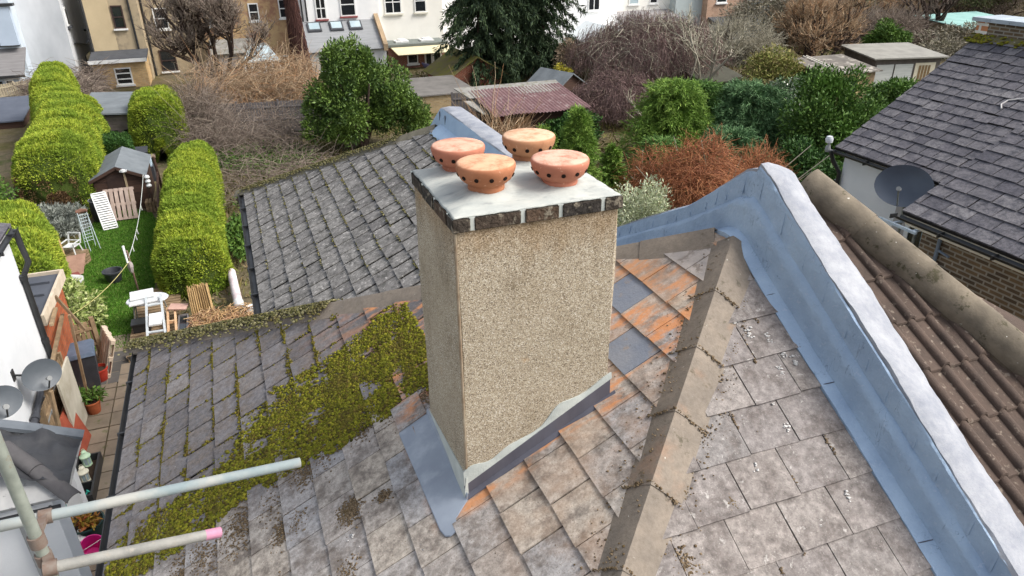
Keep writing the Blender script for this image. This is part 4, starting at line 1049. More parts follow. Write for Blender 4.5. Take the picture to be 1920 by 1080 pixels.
# alley paving
PAV = mat('alley_slab', S(142, 128, 110), S(118, 106, 92), 3, .9, isl=.14, bump=.3, bscale=30, c3=S(94, 98, 60), s3=4, t3=(.58, .72))
mb = MB()
for k in range(24):
    y0 = 6.2+k*.52
    for (a, b) in ((-2.95, -2.3), (-2.28, -1.5)) if y0 < 8.4 else ((-4.28, -3.64), (-2.95, -2.3), (-2.28, -1.6)):
        j = random.uniform(-.02, .02); mb.box(a+.008, b-.008, y0+j+.01, y0+.5+j, 0, .03+random.uniform(0, .008))
    if y0 > 8.4: mb.box(-3.62, -2.97, y0+.01, y0+.5, 0, .03+random.uniform(0, .008))
tag(mb.build('alley_path', PAV), kind='structure')
mb = MB(); DK = mat('dark_paving_slab', S(92, 88, 84), S(74, 72, 70), 3, .9, isl=.15)
for i in range(3):
    for k in range(3): mb.box(-4.35+i*.5, -3.87+i*.5, 16.3+k*.5, 16.78+k*.5, .01, .035)
tag(mb.build('paving', DK), kind='structure')

# ------------------------------------------------------------------ small things in the long garden
def tub(label, loc, r, h, m, cat='plant pot', name='plant_pot', fill=None, rim=.02):
    o = thing(name, label, cat); mb = MB()
    mb.lathe([(r*.72, 0), (r*.78, .02), (r, h-rim*1.5), (r+rim, h-rim*1.5), (r+rim, h), (r-.004, h), (r*.9, h-.05), (r*.74, .05), (0.01, .05)], (0, 0, 0), 28); mb.build('body', m, o, smooth=True)
    if fill: mb = MB(); mb.lathe([(r*.9, h-.06), (r*.5, h-.04), (0, h-.035)], (0, 0, 0), 16); mb.build('soil', fill, o)
    return put(o, loc)
tub('round dark grey plastic tub alone on the lawn', (-4.25, 22.3, .01), .25, .36, PLASTIC_D, 'tub', 'tub', None, .03)
tub('red plastic pot with handles beside the leaning pale pallet', (-4.0, 16.55, .03), .19, .32, RED_P, fill=SOIL)
p = tub('terracotta pot with straggly plant against the alley fence', (-3.98, 15.2, .03), .16, .3, CLAY, fill=SOIL)
tub('dark green planter with a yellowish plant by the white porch wall', (-3.58, 11.2, .03), .26, .36, GREEN_P, 'planter', 'planter', SOIL)
def sprig(label, loc, r, h, n, m, cat='plant', L=.12, W_=.05):
    o = thing('pot_plant', label, cat); 
    P, D = crown_pts((0, 0, h*.5), (r, r, h*.5), n, 8, shell=.2); leaves('foliage', P, D, L, W_, m, o)
    S0 = rng.uniform(-.05, .05, (12, 1, 3))*[1, 1, 0]; T = np.linspace(0, 1, 4)[None, :, None]; E_ = np.concatenate([rng.normal(0, r*.5, (12, 2)), np.full((12, 1), h*.8)], 1)[:, None]
    strands('stem', S0+T*E_, .008, .003, TWIG_BR, o); return put(o, loc)
TWIG_BR = mat('brown_twig', S(112, 92, 74), S(84, 68, 54), 10, 1)
LEAF_AUT = leafmat('yellow_red_leaves', [S(176, 150, 60), S(150, 80, 48), S(128, 130, 50)])
LEAF_MID = leafmat('mid_green_leaves', [S(70, 104, 40), S(96, 124, 50), S(52, 84, 34)])
sprig('yellow and russet pot plant in the dark green planter', (-3.58, 11.2, .36), .2, .2, 160, LEAF_AUT)
sprig('sparse green plant growing from the terracotta pot', (-3.98, 15.2, .3), .25, .5, 220, LEAF_MID)
# bucket
bk = thing('bucket', 'magenta plastic bucket with white wire handle in the alley', 'bucket')
mb = MB(); mb.lathe([(.12, 0), (.175, .29), (.185, .29), (.185, .31), (.17, .31), (.115, .02), (.01, .02)], (0, 0, 0), 28); mb.build('body', MAG_P, bk, smooth=True)
mb = MB(); mb.tube([(.18*math.cos(a), .05*math.sin(a)-.03, .3-.10*math.sin(a)+.06) for a in [math.pi*k/10 for k in range(11)]], .006, 6); mb.build('handle', PLASTIC_W, bk); put(bk, (-3.50, 10.75, .03), .6, R(20))
# lanterns
def lantern(label, loc, m):
    o = thing('lantern', label, 'lantern'); mb = MB(); mb.lathe([(.09, 0), (.09, .02), (.08, .03)], (0, 0, 0), 8); mb.build('foot', m, o)
    mb = MB()
    for k in range(6): a = 2*math.pi*k/6; mb.tube([(.075*math.cos(a), .075*math.sin(a), .02), (.075*math.cos(a), .075*math.sin(a), .21)], .009, 6)
    mb.build('frame', m, o); mb = MB(); mb.lathe([(.068, .03), (.068, .2)], (0, 0, 0), 12); mb.build('glass', GLASS_L, o)
    mb = MB(); mb.lathe([(.1, .2), (.1, .22), (.06, .26), (.045, .3), (.05, .31), (.02, .34)], (0, 0, 0), 12); mb.build('roof', m, o, smooth=True)
    mb = MB(); mb.tube([(.03*math.cos(a), 0, .35+.03*math.sin(a)) for a in [math.pi*k/6-.2 for k in range(9)]], .005, 5); mb.build('ring', m, o)
    return put(o, loc)
lantern('white lantern next to the magenta bucket', (-3.66, 11.0, .03), PLASTIC_W)
lantern('mint green lantern on the black trough in the alley', (-3.86, 13.2, .12), mat('mint_paint', S(196, 222, 190), S(176, 204, 172), 8, .5))
lantern('cream lantern lying second in the black trough in the alley', (-3.83, 12.7, .12), mat('cream_paint', S(226, 222, 200), S(204, 200, 180), 8, .5))
tr = thing('trough', 'long black trough standing along the alley by the white porch', 'trough'); mb = MB()
mb.box(-4.02, -3.62, 12.05, 13.35, .03, .07); 
for q in ((-4.02, -3.98, 12.05, 13.35), (-3.66, -3.62, 12.05, 13.35), (-3.98, -3.66, 12.05, 12.09), (-3.98, -3.66, 13.31, 13.35), (-3.98, -3.66, 12.45, 12.48)): mb.box(q[0], q[1], q[2], q[3], .07, .26)
mb.build('body', BLACK_P, tr); mb = MB(); mb.box(-3.97, -3.67, 12.49, 13.30, .071, .12); mb.build('soil', SOIL, tr); base(tr, (-3.82, 12.7, .03))
wc = thing('watering_can', 'small turquoise watering can by the white porch corner', 'watering can'); mb = MB(); mb.lathe([(.07, 0), (.08, .02), (.075, .14), (.05, .16)], (0, 0, 0), 14); mb.build('body', TURQ, wc, smooth=True)
mb = MB(); mb.tube([(.06, 0, .04), (.14, 0, .12), (.18, 0, .17)], .014, 8); mb.tube([(.18, 0, .17), (.2, 0, .185)], [.014, .03], 8); mb.build('spout', TURQ, wc); mb = MB(); mb.tube([(-.06, 0, .03), (-.12, 0, .1), (-.08, 0, .18), (0, 0, .17)], .01, 6); mb.build('handle', TURQ, wc); put(wc, (-3.92, 12.05, .03), .5); wc.scale = (1.3, 1.3, 1.3)

gw = thing('garden_wall', 'short white rendered pier at the alley edge beside the black trough', 'wall'); mb = MB(); mb.box(-3.95, -3.70, 11.75, 12.0, 0, 1.1); mb.build('pier', WHITE, gw); mb = MB(); mb.box(-3.98, -3.67, 11.72, 12.03, 1.1, 1.15); mb.build('coping', FELT, gw); base(gw, (-3.82, 11.9, 0))
# bins, fence panels and lean-to along the alley
bn = thing('wheelie_bin', 'dark grey wheelie bin with blue-grey lid in the alley fence corner', 'bin'); mb = MB()
mb.hexa([(-.22, -.25, .08), (.22, -.25, .08), (.22, .25, .08), (-.22, .25, .08)], [(-.29, -.33, .95), (.29, -.33, .95), (.29, .33, .95), (-.29, .33, .95)]); mb.build('body', PLASTIC_D, bn, bevel=.015)
mb = MB(); mb.hexa([(-.31, -.36, .95), (.31, -.36, .95), (.31, .36, .97), (-.31, .36, .97)], [(-.27, -.3, 1.03), (.27, -.3, 1.03), (.27, .34, 1.05), (-.27, .34, 1.05)]); mb.build('lid', mat('blue_grey_lid', S(96, 110, 128), S(78, 90, 108), 5, .4), bn, bevel=.01)
for s_ in (-1, 1): mb = MB(); mb.tube([(s_*.2, .28, .1), (s_*.26, .28, .1)], .1, 14); mb.build('wheel', BLACK_P, bn)
put(bn, (-4.2, 16.35, .0), R(8))
def panel(label, cat, name, p0, p1, z0, h, nb, m, gap=.02, th=.02, posts=None, group=None, vertical=True, rail=True):
    """fence panel of upright boards between p0 and p1"""
    o = thing(name, label, cat, group); p0 = Vector((*p0, 0)); p1 = Vector((*p1, 0)); L = (p1-p0).length; d = (p1-p0)/L; s_ = Vector((-d.y, d.x, 0)); mb = MB()
    if vertical:
        w = L/nb
        for k in range(nb): c = p0+d*(w*(k+.5)); hh = h+random.uniform(-.015, .015); mb.obox(c+Vector((0, 0, z0+hh/2)), d*(w-gap)/2, s_*th/2, Vector((0, 0, hh/2)))
    else:
        w = h/nb
        for k in range(nb): mb.obox((p0+p1)/2+Vector((0, 0, z0+w*(k+.5))), d*L/2, s_*(th/2+random.uniform(0, .006)), Vector((0, 0, (w-gap)/2)))
    mb.build('boards', m, o)
    if rail:
        mb = MB()
        for f in (.15, .5, .85): mb.obox((p0+p1)/2+s_*(-th)+Vector((0, 0, z0+h*f)), d*L/2, s_*.02, Vector((0, 0, .035)))
        mb.build('rail', m, o)
    if posts:
        for k in range(posts): c = p0+(p1-p0)*(k/(posts-1)); mb = MB(); mb.obox(c+Vector((0, 0, (z0+h+.08)/2)), d*.045, s_*.05, Vector((0, 0, (z0+h+.08)/2))); mb.build('post', m, o)
    return base(o, (p0+p1)/2+Vector((0, 0, 0)))
panel('weathered upright fence panel behind the bin in the alley', 'fence', 'fence', (-4.75, 17.0), (-4.0, 17.3), .03, 1.2, 8, TIMBER, posts=2)
panel('tall timber fence of brown boards along the left of the alley', 'fence', 'fence', (-4.3, 13.2), (-4.32, 15.3), .03, 1.45, 16, TIMBER, posts=4)
lf = thing('timber_frame', 'loose pale timber framing leaning along the alley fence', 'timber frame'); mb = MB()
for a, b in (((-4.2, 15.9, .05), (-4.05, 15.9, 2.1)), ((-4.3, 16.4, 1.9), (-4.1, 13.2, 1.9)), ((-4.15, 14.9, 2.4), (-4.25, 15.9, 2.3)), ((-4.2, 13.2, .05), (-4.0, 13.1, 1.95)), ((-3.95, 16.3, 1.5), (-4.3, 16.3, 2.4))): mb.bar(a, b, .07, .05)
mb.build('battens', TIMBER, lf); mb = MB(); mb.box(-4.12, -4.08, 13.9, 15.0, .1, 1.6); mb.build('board', mat('pale_board', S(196, 190, 174), S(160, 152, 134), 2, .9), lf); base(lf, (-4.1, 14.8, 0))
sheet_ = MB(); sheet_.obox((-4.08, 13.9, .5), (.015, 0, .0), (.02, .42, 0), (-.10, 0, .46)); tag(sheet_.build('board', mat('rust_red_paint', S(168, 84, 60), S(136, 66, 50), 4, .8)), 'rust-red painted board leaning on the alley fence', 'board')
# lean-to at the back of the white house
lt = thing('lean_to', 'lean-to with dark flat roof and orange brick flank behind the white house', 'lean-to')
mb = MB(); mb.box(-7.0, -4.4, 15.3, 17.4, 0, 2.28); mb.build('wall', brickmat('orange_brick', S(186, 98, 58), S(164, 82, 50), S(140, 96, 70)), lt)
mb = MB(); mb.hexa([(-7.1, 15.2, 2.34), (-4.36, 15.2, 2.30), (-4.36, 17.5, 2.30), (-7.1, 17.5, 2.34)], [(-7.1, 15.2, 2.46), (-4.36, 15.2, 2.42), (-4.36, 17.5, 2.42), (-7.1, 17.5, 2.46)])
for k in range(3): mb.box(-7.0, -4.5, 15.7+k*.65, 15.74+k*.65, 2.43, 2.475)
mb.build('roof', mat('dark_grey_felt', S(84, 88, 96), S(68, 72, 80), 1.5, .8), lt)
mb = MB(); mb.box(-4.36, -4.30, 15.2, 17.55, 2.26, 2.5); mb.box(-7.1, -4.36, 17.5, 17.56, 2.26, 2.5); mb.build('fascia', mat('pale_timber_fascia', S(206, 192, 172), S(182, 168, 148), 4), lt); base(lt, (-5.7, 16.3, 0))

def pallet(label, loc, rz, rx, m=TIMBER_L, L=1.15, W_=1.0, group=None, nb=6):
    o = thing('pallet', label, 'pallet', group)
    mb = MB()
    for k in range(nb): x = -W_/2+W_*(k+.5)/nb; mb.box(x-W_/nb*.36, x+W_/nb*.36, 0, L, .10, .122)
    mb.build('deck_boards', m, o); mb = MB()
    for y in (.05, L/2, L-.05): mb.box(-W_/2, W_/2, y-.045, y+.045, .02, .10)
    mb.build('bearers', m, o); mb = MB()
    for k in (0, nb//2, nb-1): x = -W_/2+W_*(k+.5)/nb; mb.box(x-W_/nb*.36, x+W_/nb*.36, 0, L, 0, .02)
    mb.build('bottom_boards', m, o)
    return put(o, loc, rz, rx)
pallet('pale timber pallet leaning against the dark brown garden shed', (-4.46, 27.75, .02), 0, R(62), mat('brownish_pallet_timber', S(176, 158, 146), S(150, 132, 122), 6, .9, isl=.1))
pallet('pale timber pallet leaning on its end beside the red pot', (-3.95, 17.0, .02), R(-72), R(70), L=.95, W_=.95, nb=5)
# raised deck of pallets
dk = thing('deck', 'low deck of weathered brown slats under the table and ladder', 'deck'); mb = MB()
for k in range(22): mb.box(-3.48, -2.35, 17.1+k*.175, 17.1+k*.175+.13, .16, .185)
mb.build('slats', TIMBER, dk); mb = MB()
for x in (-3.42, -2.9, -2.4): mb.box(x-.03, x+.03, 17.1, 20.95, 0, .16)
mb.build('joists', TIMBER, dk); base(dk, (-2.9, 19, 0))
tb = thing('table', 'oval white table covered with loose boards on the slatted deck', 'table'); mb = MB()
mb.lathe([(.0, .0), (.62, 0), (.64, .02), (.62, .04), (.0, .045)], (0, 0, .7), 28, 1, .7); mb.build('tabletop', mat('grey_white_top', S(206, 210, 212), S(186, 190, 192), 4, .5), tb)
for sx in (-1, 1):
    for sy in (-1, 1): mb = MB(); mb.tube([(sx*.4, sy*.26, .7), (sx*.5, sy*.33, 0)], .02, 8); mb.build('leg', GALV, tb)
put(tb, (-3.0, 18.95, .10)); tb.scale = (.8, .8, .95)
def sheet(label, c, ax, ay, th, m, cat='board', name='board'):
    mb = MB(); ax, ay = Vector(ax), Vector(ay); mb.obox(c, ax, ay, ax.cross(ay).normalized()*th/2); return tag(mb.build(name, m), label, cat)
sheet('bright white board lying on top of the oval table', (-3.13, 19.15, .85), (.28, .03, 0), (-.02, .22, .02), .03, PLASTIC_W)
sheet('second white board jutting from the near edge of the oval table', (-3.06, 18.72, .83), (.33, .04, .0), (0, .13, -.01), .03, PLASTIC_W)
cr_ = thing('crate', 'black plastic crate under the near edge of the white table', 'crate'); mb = MB(); mb.box(-3.4, -3.0, 18.3, 18.6, .19, .42); mb.box(-3.43, -2.97, 18.27, 18.63, .4, .44); mb.build('body', BLACK_P, cr_); base(cr_, (-3.2, 18.45, .19))
# step ladder lying over the deck
ld = thing('ladder', 'folded aluminium stepladder with pale tread lying over the deck', 'ladder'); mb = MB()
mb.bar((-3.0, 18.85, .9), (-2.9, 16.6, .52), .055, .045); mb.bar((-2.66, 18.88, .9), (-2.48, 16.55, .52), .055, .045); mb.build('stile', ALU, ld)
for f in (.18, .40, .68, .93):
    a = Vector((-3.0, 18.85, .9)).lerp(Vector((-2.9, 16.6, .52)), f); b = Vector((-2.66, 18.88, .9)).lerp(Vector((-2.48, 16.55, .52)), f); mb = MB(); mb.bar(a, b, .08, .03); mb.build('rung', ALU, ld)
mb = MB(); a = Vector((-2.75, 17.75, .76)); mb.obox(a, (.145, 0, 0), (.0, .24, .04), (0, 0, .02)); mb.build('tread', PLASTIC_W, ld); base(ld, (-2.5, 18.6, .18))
fr = thing('shelf_frame', 'narrow pale timber frame with three openings lying beside the stepladder', 'frame'); mb = MB()
for x in (-2.56, -2.38): mb.bar((x-.03, 18.95, .42), (x+.07, 16.9, .32), .05, .08)
for f in (0, .36, .68, 1): a = Vector((-2.59, 18.95, .42)).lerp(Vector((-2.49, 16.9, .32)), f); mb.bar(a, a+Vector((.19, 0, 0)), .05, .08)
mb.build('frame', mat('pale_new_timber', S(212, 176, 140), S(188, 150, 114), 6), fr); base(fr, (-2.45, 18, .2))
sheet('pinkish offcut board lying across the top of the timber frame', (-2.3, 18.75, .52), (.22, -.09, 0), (.04, .12, .02), .03, mat('pink_board', S(198, 164, 150), S(176, 140, 128), 5))
cf = thing('cold_frame', 'dark glazed frame standing on edge beside the pale timber frame', 'cold frame'); mb = MB(); mb.box(-2.30, -2.12, 16.9, 18.6, .25, .30); mb.build('pane', GLASS_D, cf); mb = MB()
for q in ((-2.33, -2.30, 16.86, 18.64), (-2.12, -2.09, 16.86, 18.64), (-2.30, -2.12, 16.86, 16.9), (-2.30, -2.12, 18.6, 18.64)): mb.box(*q, .2, .34)
mb.build('frame', TIMBER_G, cf); base(cf, (-2.2, 17.7, .2))
mb = MB(); mb.lathe([(.09, 0), (.12, .1), (.1, .2), (.04, .26)], (0, 0, 0), 10, jit=.15); put(tag(mb.build('stone', mat('white_stone', S(226, 222, 210), S(196, 190, 176), 6)), 'white lump of stone at the near left corner of the deck', 'stone'), (-3.42, 17.35, .0))
# straw / prunings heap
n = 2600; c = np.stack([rng.uniform(-2.0, -.55, n), rng.uniform(16.0, 18.6, n), rng.uniform(.02, .4, n)], 1); a = rng.uniform(0, 6.28, n); l = rng.uniform(.12, .45, n)
d = np.stack([np.cos(a)*l, np.sin(a)*l, rng.normal(0, .1, n)], 1); Tt = np.linspace(-.5, .5, 3)[None, :, None]; P = c[:, None]+Tt*d[:, None]; P[:, 1, 2] += rng.uniform(0, .06, n)
STRAW = leafmat('dry_stalks', [S(196, 164, 116), S(166, 130, 92), S(150, 112, 88), S(212, 184, 140), S(136, 104, 90)])
tag(strands('prunings', P, .012, .008, STRAW), 'heap of dry straw-coloured prunings beside the deck', 'prunings', kind='stuff')
def bundle(label, c, ax, w, h, tilt, n=46, m=BAMBOO):
    o = thing('bamboo_screen', label, 'bamboo screen'); mb = MB()
    for k in range(n):
        f = (k/(n-1)-.5); x = f*w; y = .06*math.sin(k*1.3)+.10*(1-4*f*f); tl = h*random.uniform(.92, 1.04)
        mb.tube([(x, y, 0), (x*.88+random.uniform(-.01, .01), y+tl*tilt, tl)], .014, 5)
    mb.build('canes', m, o); mb = MB()
    for z in (.25, .65): mb.tube([(-w*.5*(1-.12*z), .08+h*z*tilt-.05, h*z), (0, .14+h*z*tilt-.04, h*z), (w*.5*(1-.12*z), .08+h*z*tilt-.05, h*z)], .008, 5)
    mb.build('wire', RUST, o); return put(o, c, ax)
bundle('split bamboo screen leaning on the yellow-green hedge behind the prunings', (-1.72, 18.5, 0), R(6), .55, 1.0, .28)
bundle('rolled bamboo screen standing behind the white chair at the lawn edge', (-5.85, 23.6, 0), R(20), .5, 1.2, .2)
dp = thing('pipe_section', 'length of stained white drainpipe with elbow on the grass by the gutter', 'drainpipe'); mb = MB(); mb.tube([(-.95, 20.9, .34), (-.84, 18.9, .26)], .12, 16, cap=False); mb.tube([(-.95, 20.9, .34), (-.84, 18.9, .26)], .10, 16, cap=False)
mb.build('pipe', mat('stained_white_pipe', S(222, 214, 214), S(182, 162, 164), 3, .6), dp, smooth=True); mb = MB(); mb.tube([(-.84, 18.95, .26), (-.82, 18.65, .25), (-.70, 18.45, .24), (-.48, 18.5, .24)], [.14, .14, .13, .12], 16); mb.build('elbow', PLASTIC_W, dp, smooth=True); base(dp, (-.8, 20.3, 0))
# lounger, folding airer, chair and the rest
lo = thing('sun_lounger', 'white plastic sun lounger tipped on end beside the shed pallet', 'sun lounger'); mb = MB()
for x in (-.3, .26): mb.box(x, x+.04, 0, 1.75, 0, .05)
mb.box(-.3, .3, 0, .05, 0, .05); mb.box(-.3, .3, 1.7, 1.75, 0, .05); mb.box(-.3, .3, .85, .89, 0, .05); mb.build('frame', PLASTIC_W, lo); mb = MB()
for k in range(15): y = .1+k*.107; mb.box(-.26, .26, y, y+.07, .015, .04)
mb.build('slats', PLASTIC_W, lo); put(lo, (-4.80, 26.95, .02), R(17), R(52)); lo.scale = (.8, .8, .8)
ai = thing('clothes_airer', 'folded pale blue-grey wire airer standing on the lawn edge', 'clothes airer'); mb = MB()
AIR = mat('pale_blue_wire', S(206, 218, 222), S(180, 192, 198), 6, .4)
for x in (-.22, .22): mb.tube([(x, 0, 0), (x*.9, -.12, 1.35)], .018, 6); mb.tube([(x, -.45, 0), (x*.9, -.1, 1.35)], .018, 6)
mb.build('frame', AIR, ai); mb = MB()
for k in range(9): z = .3+k*.12; mb.tube([(-.2, -.02-.07*z, z), (.2, -.02-.07*z, z)], .01, 5)
for k in range(5): mb.tube([(-.2+.1*k, -.02, .3), (-.2+.1*k, -.12, 1.3)], .008, 5)
mb.build('wire', AIR, ai); put(ai, (-5.25, 25.4, 0), R(30)); ai.scale = (.7, .8, .95)
mb = MB(); mb.tube([(-.16, 0, 0), (0, .05, .02), (.16, 0, .04)], [.06, .09, .05], 8); put(tag(mb.build('cloth', mat('brown_cloth', S(132, 98, 82), S(104, 76, 66), 9)), 'brown rag draped over the top of the wire airer', 'cloth'), (-5.22, 25.35, 1.28))
c_ = thing('chair', 'white plastic garden chair with open back on the left edge of the lawn', 'chair'); mb = MB(); mb.box(-.26, .26, -.25, .25, .4, .44); mb.build('seat', PLASTIC_W, c_, bevel=.01)
for sx in (-1, 1):
    for sy in (-1, 1): mb = MB(); mb.bar((sx*.23, sy*.22, .4), (sx*.28, sy*.27, 0), .05, .05); mb.build('leg', PLASTIC_W, c_)
    mb = MB(); mb.bar((sx*.28, -.25, .62), (sx*.28, .25, .64), .06, .03); mb.bar((sx*.27, -.22, .42), (sx*.28, -.25, .62), .04, .04); mb.build('armrest', PLASTIC_W, c_)
mb = MB(); mb.bar((-.26, .26, .44), (-.26, .4, .95), .05, .05); mb.bar((.26, .26, .44), (.26, .4, .95), .05, .05); mb.bar((-.27, .4, .94), (.27, .4, .94), .05, .06); mb.bar((-.26, .3, .58), (.26, .3, .58), .04, .05); mb.build('backrest', PLASTIC_W, c_); put(c_, (-5.5, 24.1, .40), R(-24)); c_.scale = (.72, .72, .6)
bx = thing('crate', 'brown timber crate under the white plastic chair', 'crate'); mb = MB()
for k in range(4):
    for s_ in (-1, 1): mb.box(-.32, .32, s_*.3-.01, s_*.3+.01, .02+k*.1, .1+k*.1); mb.box(s_*.31-.01, s_*.31+.01, -.3, .3, .02+k*.1, .1+k*.1)
mb.box(-.31, .31, -.3, .3, 0, .02); mb.box(-.33, .33, -.31, .31, .40, .418); mb.build('slats', TIMBER, bx); put(bx, (-5.5, 24.05, 0), R(-20))
sheet('pinkish brown board leaning against the timber crate by the lawn', (-5.4, 23.4, .26), (.26, .05, 0), (.05, .28, .22), .03, mat('pinkish_brown_board', S(160, 128, 110), S(134, 104, 90), 5))
sheet('dark red tile lying at the foot of the leaning board', (-5.45, 22.95, .08), (.2, .08, 0), (-.06, .12, .05), .05, mat('dark_red_tile', S(132, 74, 68), S(108, 58, 54), 6), 'tile', 'tile')
mb = MB(); mb.tube([(-5.98, 23.5, .26), (-5.75, 22.95, .22), (-5.5, 22.6, .18), (-5.12, 22.45, .18)], [.12, .15, .14, .12], 14); tag(mb.build('roll', PLASTIC_W, smooth=True), 'bent white roll of matting lying at the left lawn edge', 'roll')
# washing line and its post
ps = thing('washing_line_post', 'rusty post with bundled prop ends at the near right of the lawn', 'post'); mb = MB(); mb.tube([(-3.52, 21.2, 0), (-3.47, 20.75, 1.5)], .025, 8); mb.build('pole', mat('flaking_pole', S(168, 140, 128), S(120, 92, 80), 20), ps); mb = MB(); mb.tube([(-3.5, 20.6, 1.2), (-3.55, 20.85, 1.62)], [.025, .035], 8); mb.build('prop', PLASTIC_W, ps)
mb = MB(); mb.lathe([(.03, 0), (.06, .06), (.075, .2), (.05, .3), (.03, .34)], (-3.47, 20.7, .85), 8, jit=.3); mb.build('wrapping', mat('grey_rag', S(176, 168, 164), S(140, 130, 128), 10), ps); base(ps, (-3.52, 21.2, 0))
def catenary(a, b, sag, n=14): a, b = Vector(a), Vector(b); return [a.lerp(b, k/n)-Vector((0, 0, sag*4*(k/n)*(1-k/n))) for k in range(n+1)]
mb = MB(); mb.tube(catenary((-3.47, 20.75, 1.3), (-3.55, 28.3, 1.45), .25), .010, 5)
for k in (2, 4, 5, 9): q = catenary((-3.47, 20.75, 1.3), (-3.55, 28.3, 1.45), .25)[k]; mb.tube([q, q+Vector((.01, .02, -.16))], .02, 5)
tag(mb.build('washing_line', mat('pale_line', S(206, 210, 204), None, 3)), 'sagging pale washing line with pegs running to the shed', 'washing line')
mb = MB(); mb.tube(catenary((-3.47, 20.75, 1.2), (-4.6, 16.6, 1.6), .2), .009, 5); tag(mb.build('washing_line', mat('yellow_line', S(190, 180, 120), None, 3)), 'yellowish washing line from the post to the alley framing', 'washing line')
mb = MB(); mb.tube([(-3.1, 29.0, 0), (-3.15, 28.9, 1.9)], .05, 8); mb.tube([(-3.12, 24.2, 0), (-3.1, 27, .9), (-3.14, 28.9, 1.3)], .045, 8); tag(mb.build('fence_post', TIMBER_D), 'dark timber post and rail at the right edge of the lawn', 'post')

# ------------------------------------------------------------------ the garden shed and what stands round it
sh = thing('garden_shed', 'dark brown timber shed with grey felt apex roof at the end of the lawn', 'shed')
x0, x1, y0, y1, ev, rg = -5.30, -3.62, 28.85, 31.5, 1.34, 1.74; xm = -4.46
mb = MB()
for k in range(14):
    z = k*.13
    if z < ev-.05: mb.box(x0, x1, y0-.012, y0+.01, z+.004, z+.128)
mb.hexa([(x0, y0, 0), (x1, y0, 0), (x1, y1, 0), (x0, y1, 0)], [(x0, y0, ev), (x1, y0, ev), (x1, y1, ev), (x0, y1, ev)])
mb.hexa([(x0, y0, ev), (x1, y0, ev), (xm, y0, rg-.04)], [(x0, y1, ev), (x1, y1, ev), (xm, y1, rg-.04)]); mb.build('wall', TIMBER_D, sh)
mb = MB()
for sx, xe in ((-1, x0-.12), (1, x1+.12)):
    ze = ev-.05; mb.slab([(xm, y0-.12, rg), (xe, y0-.12, ze), (xe, y1+.12, ze), (xm, y1+.12, rg)], .035)
mb.build('roof', FELT, sh)
mb = MB()
for xe in (x0-.12, x1+.12): mb.bar((xm, y0-.135, rg-.07), (xe, y0-.135, ev-.12), .02, .1)
mb.build('bargeboard', TIMBER_D, sh)
mb = MB(); mb.box(-4.85, -4.3, y0-.03, y0-.014, .05, 1.4); mb.build('door', mat('dark_door_timber', S(66, 50, 44), S(52, 40, 36), 5, .8), sh)
mb = MB(); mb.box(-4.27, -4.2, y0-.045, y0-.014, .05, 1.5); mb.build('door_post', mat('pale_post', S(176, 158, 130), S(150, 132, 106), 5), sh)
mb = MB(); mb.lathe([(0, 0), (.09, .02), (.08, .1), (0, .12)], (-4.23, y0-.16, 1.5), 10); mb.bar((-4.34, y0-.14, 1.55), (-4.1, y0-.14, 1.55), .1, .06); mb.build('lamp', PLASTIC_W, sh); base(sh, (-4.6, 29, 0))
pl = thing('garden_light', 'white stacked-globe light on a short post beside the shed', 'light'); mb = MB(); mb.tube([(-3.45, 28.3, 0), (-3.45, 28.3, .95)], .03, 8); mb.build('post', TIMBER_D, pl); mb = MB()
for k in range(3): mb.lathe([(0, 0), (.09, .04), (.1, .08), (.06, .14), (0, .15)], (-3.45, 28.3, .95+k*.16), 12)
mb.build('globe', PLASTIC_W, pl, smooth=True); base(pl, (-3.45, 28.3, 0))
bt = thing('log_stack', 'stack of cut brown timber under the light by the shed', 'log stack'); mb = MB()
for k in range(4):
    for j in range(5): mb.box(-3.72+j*.11, -3.63+j*.11, 28.25, 28.7, .02+k*.1, .11+k*.1)
mb.build('logs', TIMBER, bt); base(bt, (-3.5, 28.5, 0))
bb = thing('barrel', 'black round barrel behind the tipped white lounger', 'barrel'); mb = MB(); mb.lathe([(.24, 0), (.3, .1), (.32, .45), (.3, .8), (.26, .86), (.24, .84), (.22, .7), (0, .7)], (-5.15, 28.0, 0), 20); mb.build('body', BLACK_P, bb, smooth=True); mb = MB(); mb.tube([(-5.15+.31*math.cos(a), 28+.31*math.sin(a), .82) for a in [2*math.pi*k/20 for k in range(21)]], .014, 6); mb.build('hoop', GREY_P, bb); base(bb, (-5.15, 28, 0))
# flat-roofed outbuilding beyond
ob = thing('outbuilding', 'timber outbuilding with grey felt flat roof between the yellow-green hedges', 'outbuilding')
mb = MB()
for k in range(12): mb.box(-6.3, -3.6, 36.5, 36.53, .02+k*.155, .165+k*.155)
mb.box(-6.3, -3.6, 36.53, 40.7, 0, 1.93); mb.build('wall', mat('silvered_boards', S(140, 130, 124), S(112, 104, 98), 3, .9, isl=.15), ob)
mb = MB(); mb.hexa([(-6.5, 36.2, 2.15), (-3.3, 36.2, 1.92), (-3.3, 40.9, 2.0), (-6.5, 40.9, 2.2)], [(-6.5, 36.2, 2.22), (-3.3, 36.2, 1.99), (-3.3, 40.9, 2.07), (-6.5, 40.9, 2.27)]); mb.build('roof', FELT, ob)
mb = MB()
for k in range(4): mb.box(-6.0+k*.55, -5.7+k*.55, 36.47, 36.5, 1.0, 1.3)
mb.build('window', GLASS_D, ob); base(ob, (-5, 38, 0))
sp = thing('lumber_stack', 'stack of pale planks lying in front of the outbuilding', 'lumber stack'); mb = MB()
for k in range(9): mb.box(-6.0, -3.7, 34.7+.06*random.random()+k*.12, 34.8+k*.12, .35+.05*(k % 3), .43+.05*(k % 3)); mb.bar((-5.9+.22*k, 34.4, .05), (-5.6+.24*k, 35.6, .7), .1, .04)
mb.build('planks', TIMBER_L, sp); base(sp, (-4.8, 35, 0))
